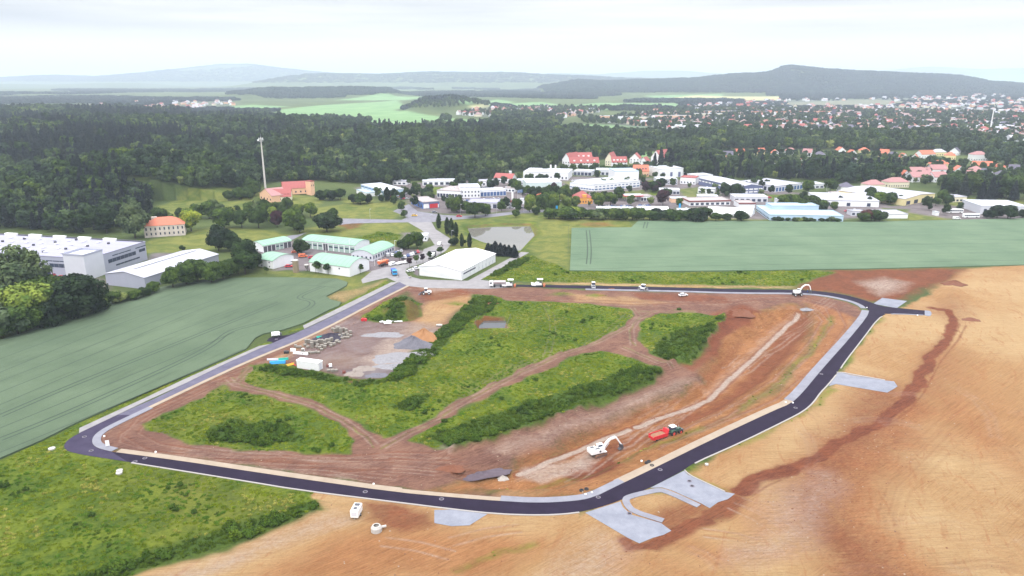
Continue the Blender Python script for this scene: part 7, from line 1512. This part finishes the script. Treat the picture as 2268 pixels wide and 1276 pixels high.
for X, Y in ((1290,895), (1040,800)):
    x, y = Z7(X, Y); e = empty('steel_crate', P(x, y), .2, 'small rust red steel crate %s' % ('left of the speckled stone heap' if X > 1200 else 'beside the white cube tank'), 'crate'); b = MB(); b.box((0,0,.1),(1.2,1,.1))
    for a in (-.55, .55):
        for c in (-.45, .45): b.box((a, c, .5), (.08, .08, .9))
    b.box((0,.45,.8),(1.1,.06,.08)).box((0,-.45,.8),(1.1,.06,.08)).box((0,0,.45),(.8,.7,.5)).build('crate', mat('rusty_steel', alb(.2,.06,.05), .2, 3), e)
# manholes, covers, posts -----------------------------------------------------
mg = 'manhole covers set in the new road'
for x, y in ((187,968),(202,999),(299,1023),(321,1015.5),(809,1090),(978,1106),(1325,1102),(1462,1041),(1762,904),(1819,829),(1527,1066),(1533,1077),(1394,1138),(452,845),(612,752)):
    q = P0(x, y); e = empty('manhole', (q[0], q[1], .085), 0, 'round dark manhole cover with a pale collar set in the new paving', 'manhole', mg)
    b = MB(); b.add(*ringm(.62, .42, .05, 0, 20)); b.build('collar', mat('manhole_collar', alb(.16,.14,.18), .2, 4), e); MB().cyl((0,0,.0),(0,0,.04),.4,None,20).build('cover', DARKP, e)
for x, y, r, lb in ((115,995,.9,'pale concrete shaft ring in the grass left of the bend'), (264,1049,.8,'pale concrete shaft ring in the grass below the road, nearer'), (265,1044,.8,'pale concrete shaft ring in the grass below the road, farther'), (1565,1030,.5,'small pale cover on the sand beside the upper pad')):
    e = empty('shaft_ring', P(x, y), 0, lb, 'concrete ring'); b = MB(); b.add(*ringm(r, r * .7, .38)); b.cyl((0,0,.26),(0,0,.32),r * .7,None,18); b.build('ring', CONC, e)
tg_ = 'black rubber rings along the ring road'
for x, y in ((1288,1087),(1299,1084),(1444,1032),(1432,1026),(1437,1023)):
    e = empty('rubber_ring', P(x, y), 0, 'black rubber sealing ring lying beside the pavement', 'ring', tg_); b = MB(); b.add(*ringm(.55, .3, .3)); b.build('ring', DARKP, e)
cg = 'white markers along the pavement'
for x, y in ((231,967),(345,1002),(827.6,1073),(1311,1092),(1297,1096),(1421,1022),(1740,892),(1756,893),(2032,699),(1920,682)):
    e = empty('marker_dome', P(x, y), 0, 'small white domed marker at the pavement edge', 'marker', cg); b = MB(); b.cyl((0,0,0),(0,0,.3),.3,.26,16); b.cyl((0,0,.3),(0,0,.42),.26,.08,16); b.build('dome', WHP, e)
def post(x, y, h, label, r=.06, m=METAL, top=None, cat='post', group=None, name='lamp_post'):
    q = P(x, y); e = empty(name, q, 0, label, cat, group); MB().cyl((0,0,0),(0,0,h),r,r*.7,8).build('pole', m, e)
    if top == 'lamp': MB().box((.5,0,h),(1.2,.3,.14)).build('lamp_head', LGREY, e)
    if top == 'flag': MB().box((.45,0,h-1.4),(.8,.03,2.6)).build('flag', top_m, e)
    return e
top_m = WHITE
for x, y, lb in ((722,560,'lamp post in the yard of the green roofed depot'), (830,589,'leftmost flagpole before the depot office'), (837,588,'middle flagpole before the depot office'), (845,590,'right flagpole before the depot office'), (875,562,'lamp post between the depot car rows'), (722+53,560,'lamp post at the long garage block')):
    post(x, y, 8, lb, .09, WHP, 'lamp' if 'lamp' in lb else None, 'lamp' if 'lamp' in lb else 'flagpole', name='lamp_post' if 'lamp' in lb else 'flagpole')
top_m = GLASSB
for i in range(5): post(1146 + i * 2.3, 440 - i * .4, 7.5, 'blue bannered flagpole in the dealer flag row', .08, WHP, 'flag', 'flagpole', 'dealer flag row', 'flagpole')
top_m = WHITE
for i in range(4): post(1830 + i * 3, 425, 7, 'white flagpole in the row by the glazed hall car park', .08, WHP, 'flag', 'flagpole', 'flag row by the glazed hall', 'flagpole')
for x, y, h, m, lb in ((1135,443,7,WHP,'tall white sign pillar of the dealer'), (1505,468,6,BLUEP,'blue sign pillar above the field hedge'), (1233,470,5,BLUEP,'small blue sign pillar by the street trees'), (1392,452,5,LGREY,'grey price pillar of the petrol station')):
    e = empty('sign_pillar', P(x, y), 0, lb, 'sign'); MB().box((0,0,h/2),(1.6,.4,h)).build('board', m, e, bevel=.03); MB().box((0,0,.15),(1.9,.7,.3)).build('base', CONC, e)
e = empty('road_sign', P(239,990), .3, 'white board standing inside the road bend', 'sign'); MB().box((0,0,1.2),(1.0,.08,1.7)).build('board', WHP, e); MB().cyl((-.4,.06,0),(-.4,.06,2.0),.05).build('post', METAL, e); MB().cyl((.4,.06,0),(.4,.06,2.0),.05).build('post', METAL, e)
fg = 'street lamps along the business park road'
for x, y in ((1100,474),(1160,470),(1240,466),(1300,464),(900,487),(820,487),(1020,476),(955,500),(1001,538)): post(x, y, 8, 'grey street lamp beside the business park road', .08, METAL, 'lamp', 'street lamp', fg, 'street_lamp')
# green wire fence by the pond meadow and pit rails
def fence(pts, h, step, label, name='wire_fence'):
    w_ = resample(PW(pts), step); e = empty(name, (w_[0][0], w_[0][1], 0), 0, label, 'fence'); o0 = Vector((w_[0][0], w_[0][1], 0)); g = mat('fence_green_wire', alb(.10,.12,.10), .2, 1)
    for p in w_: MB().cyl((0,0,0),(0,0,h),.05,None,6).build('post', g, e, loc=Vector((p[0], p[1], float(height(np.array([p[0]]), np.array([p[1]]))[0]))) - o0)
    b = MB()
    for z in (.3, .7, 1.0):
        for a, c in zip(w_[:-1], w_[1:]): b.cyl((a[0]-o0.x, a[1]-o0.y, h*z), (c[0]-o0.x, c[1]-o0.y, h*z), .02, None, 4)
    b.build('wire', g, e)
fence([(1259,500),(1259,530),(1258,562)], 1.5, 6, 'thin dark fence between pond meadow and crop'); fence([(1054,724),(1053,712),(1066,699)], 1.2, 3, 'pale rail on the left side of the small pit'); fence([(1131,700),(1122,727)], 1.2, 3, 'pale rail on the right side of the small pit')
# people -----------------------------------------------------------------------
SKIN = mat('skin', alb(.5,.3,.22), .05, 4, .6)
def person(x, y, rz, label, top, legs, stride=.18, arm=.25, hat=None, z=None):
    q = P(x, y); q.z = max(q.z, 0) + .07 if z is None else z; e = empty('person', q, rz, label, 'person')
    J = [(0,0,.95),(0,0,1.2),(0,0,1.42),(0,0,1.52),(.01,0,1.62),(.01,0,1.74),
         (0,.1,.9),(stride*.5,.11,.5),(stride,.11,.08),(stride+.14,.11,.04),(0,-.1,.9),(-stride*.3,-.11,.5),(-stride,-.11,.08),(-stride+.14,-.11,.04),
         (0,.2,1.4),(.02,.25,1.12),(arm,.24,.92),(arm+.08,.24,.88),(0,-.2,1.4),(-.02,-.25,1.12),(arm*.6,-.24,.9),(arm*.6+.08,-.24,.86)]
    E = [(0,1),(1,2),(2,3),(3,4),(4,5),(0,6),(6,7),(7,8),(8,9),(0,10),(10,11),(11,12),(12,13),(2,14),(14,15),(15,16),(16,17),(2,18),(18,19),(19,20),(20,21)]
    Rr = [.16,.15,.16,.06,.1,.09,.1,.07,.05,.045,.1,.07,.05,.045,.07,.05,.04,.035,.07,.05,.04,.035]
    def skin(name, idx, k, m, par):
        mp_ = {a: i for i, a in enumerate(idx)}; me = bpy.data.meshes.new(name); me.from_pydata([J[a] for a in idx], [(mp_[a], mp_[b]) for a, b in E if a in mp_ and b in mp_], []); o = link(name, me, par); me.materials.append(m)
        md = o.modifiers.new('skin', 'SKIN'); 
        for i, a in enumerate(idx): me.skin_vertices[0].data[i].radius = (Rr[a] * k, Rr[a] * k); 
        me.skin_vertices[0].data[0].use_root = True; s = o.modifiers.new('smooth', 'SUBSURF'); s.levels = 1; s.render_levels = 1; return o
    skin('body', list(range(22)), .92, SKIN, e); skin('jacket', [1,0,2,14,15,16,18,19,20], 1.12, top, e); skin('trousers', [0,6,7,8,10,11,12], 1.14, legs, e)
    MB().cyl((.01,0,1.70),(.0,0,1.80),.115,.07,12).build('helmet' if hat else 'hair', hat or DGREY, e)
person(980.6, 548, 1.2, 'person in dark clothes walking along the lane', DGREY, DGREY); person(906.5, 618, .2, 'worker in white shirt standing left at the road junction', WHP, PAINT['blue'], .08); person(910, 617.5, 2.4, 'worker with pale top facing the other at the junction', LGREY, DGREY, .06)
person(883, 614, .5, 'worker in dark clothes beside the cyan blue truck', DGREY, DGREY, .1); person(1139, 636.5, 3.1, 'worker in orange standing behind the paver', ORP, ORP, .12, hat=WHP); person(1788, 648, 1.9, 'worker in dark clothes beneath the bent excavator arm', DGREY, PAINT['blue'], .12)

# more greenery between the halls, clods on the churned soil -----------------
FOOT = []
for o in list(COL.objects):
    if 'length' in o.keys() and o.location.y < 1100: FOOT.append((o.location.x, o.location.y, o['length']))
FX = np.array(FOOT)
def clear_of(x, y, r):
    k = np.ones(len(x), bool)
    for fx, fy, L in FOOT: k &= ~((x > fx - r - 6) & (x < fx + L + r) & (y > fy - 7 - r) & (y < fy + 26 + r))
    return k
X, Y = fan(480, 900, 8.5); px, py = proj(X, Y, 0 * X)
k = (sd_poly(px, py, np.array([(830,440),(860,412),(930,402),(1100,392),(1260,386),(1440,388),(1520,392),(1700,412),(1900,432),(1960,440),(2100,450),(2170,462),(2130,480),(2000,474),(1870,474),(1700,466),(1560,472),(1320,466),(1160,462),(1100,468),(980,468),(900,462)], float)) > 0) & clear_of(X, Y, 1.5) & off_paving(X, Y) & (wave(X, Y, 22) + RNG.normal(0, .5, len(X)) > .25)
scatter('park_greenery', wood_src, X[k], Y[k], RNG.uniform(.28, .75, k.sum()), RNG.choice([0, 1, 2, 3, 6], k.sum()), 'shrubs and small trees planted between the business park halls')
def rock(name, seed, m):
    rng = np.random.default_rng(seed); bm = bmesh.new(); bmesh.ops.create_icosphere(bm, subdivisions=1, radius=.5)
    for v in bm.verts: v.co *= rng.uniform(.6, 1.2); v.co.z *= .6
    me = bpy.data.meshes.new(name); bm.to_mesh(me); bm.free(); me.materials.append(m); return me
clods = [rock('soil_clod', 300 + i, mat(n_, pic(*c_), .2, 1, .95)) for i, (n_, c_) in enumerate((('clay_clod', (150,92,66)), ('brown_clod', (140,104,88)), ('pale_clod', (206,180,156))))]
x = RNG.uniform(-90, 230, 60000); y = RNG.uniform(112, 420, 60000); mc = mask_at(CLAY, x, y); mb_ = mask_at(BROWN, x, y); mo = mask_at(ORANGE, x, y); mt = mask_at(TAN, x, y)
p_ = mc * .30 + mb_ * .07 + mo * .1 + mt * .015 + .0; k = (RNG.uniform(0, 1, len(x)) < p_ * (wave(x, y, 9) + 1.1)) & off_paving(x, y) & (mask_at(WEED, x, y) < .3)
x, y = x[k], y[k]; scatter('soil_clods', clods, x, y, RNG.uniform(.18, .62, k.sum()) * RNG.uniform(.6, 1, k.sum()), np.where(mc[k] > .5, 0, RNG.integers(0, 3, k.sum())), 'clods and stones strewn over the churned soil')

# labels of repeats tell each one's place in its row or group -------------------
def nth(n): return '%d%s' % (n, 'th' if 10 < n % 100 < 14 else {1: 'st', 2: 'nd', 3: 'rd'}.get(n % 10, 'th'))
GRP = {}
for o in COL.objects:
    if o.parent is None and 'group' in o.keys() and o['group'] != 'houses of the distant town': GRP.setdefault(o['group'], []).append(o)
for g, os_ in GRP.items():
    labs = [o['label'] for o in os_]
    if len(set(labs)) == len(labs): continue
    os_.sort(key=lambda o: o.location.x / max(o.location.y, 1))
    for i, o in enumerate(os_): o['label'] = ' '.join(o['label'].split()[:12]) + ', %s from left' % nth(i + 1)

# ------------------------------------------------------------------ haze: the air between here and the hills
hz = MB().box((0, 11500, 205), (46000, 33000, 424))
hm = bpy.data.materials.new('haze_air'); hm.use_nodes = True; hn = hm.node_tree; hn.nodes.clear()
ho = N(hn, 'ShaderNodeOutputMaterial'); hv = N(hn, 'ShaderNodeVolumePrincipled')
hv.inputs['Color'].default_value = (.74, .85, 1.0, 1); hv.inputs['Density'].default_value = 1.05e-4; hv.inputs['Anisotropy'].default_value = .2
hn.links.new(hv.outputs[0], ho.inputs['Volume'])
tag(hz.build('haze', hm), 'pale blue haze filling the air towards the hills', kind='stuff')
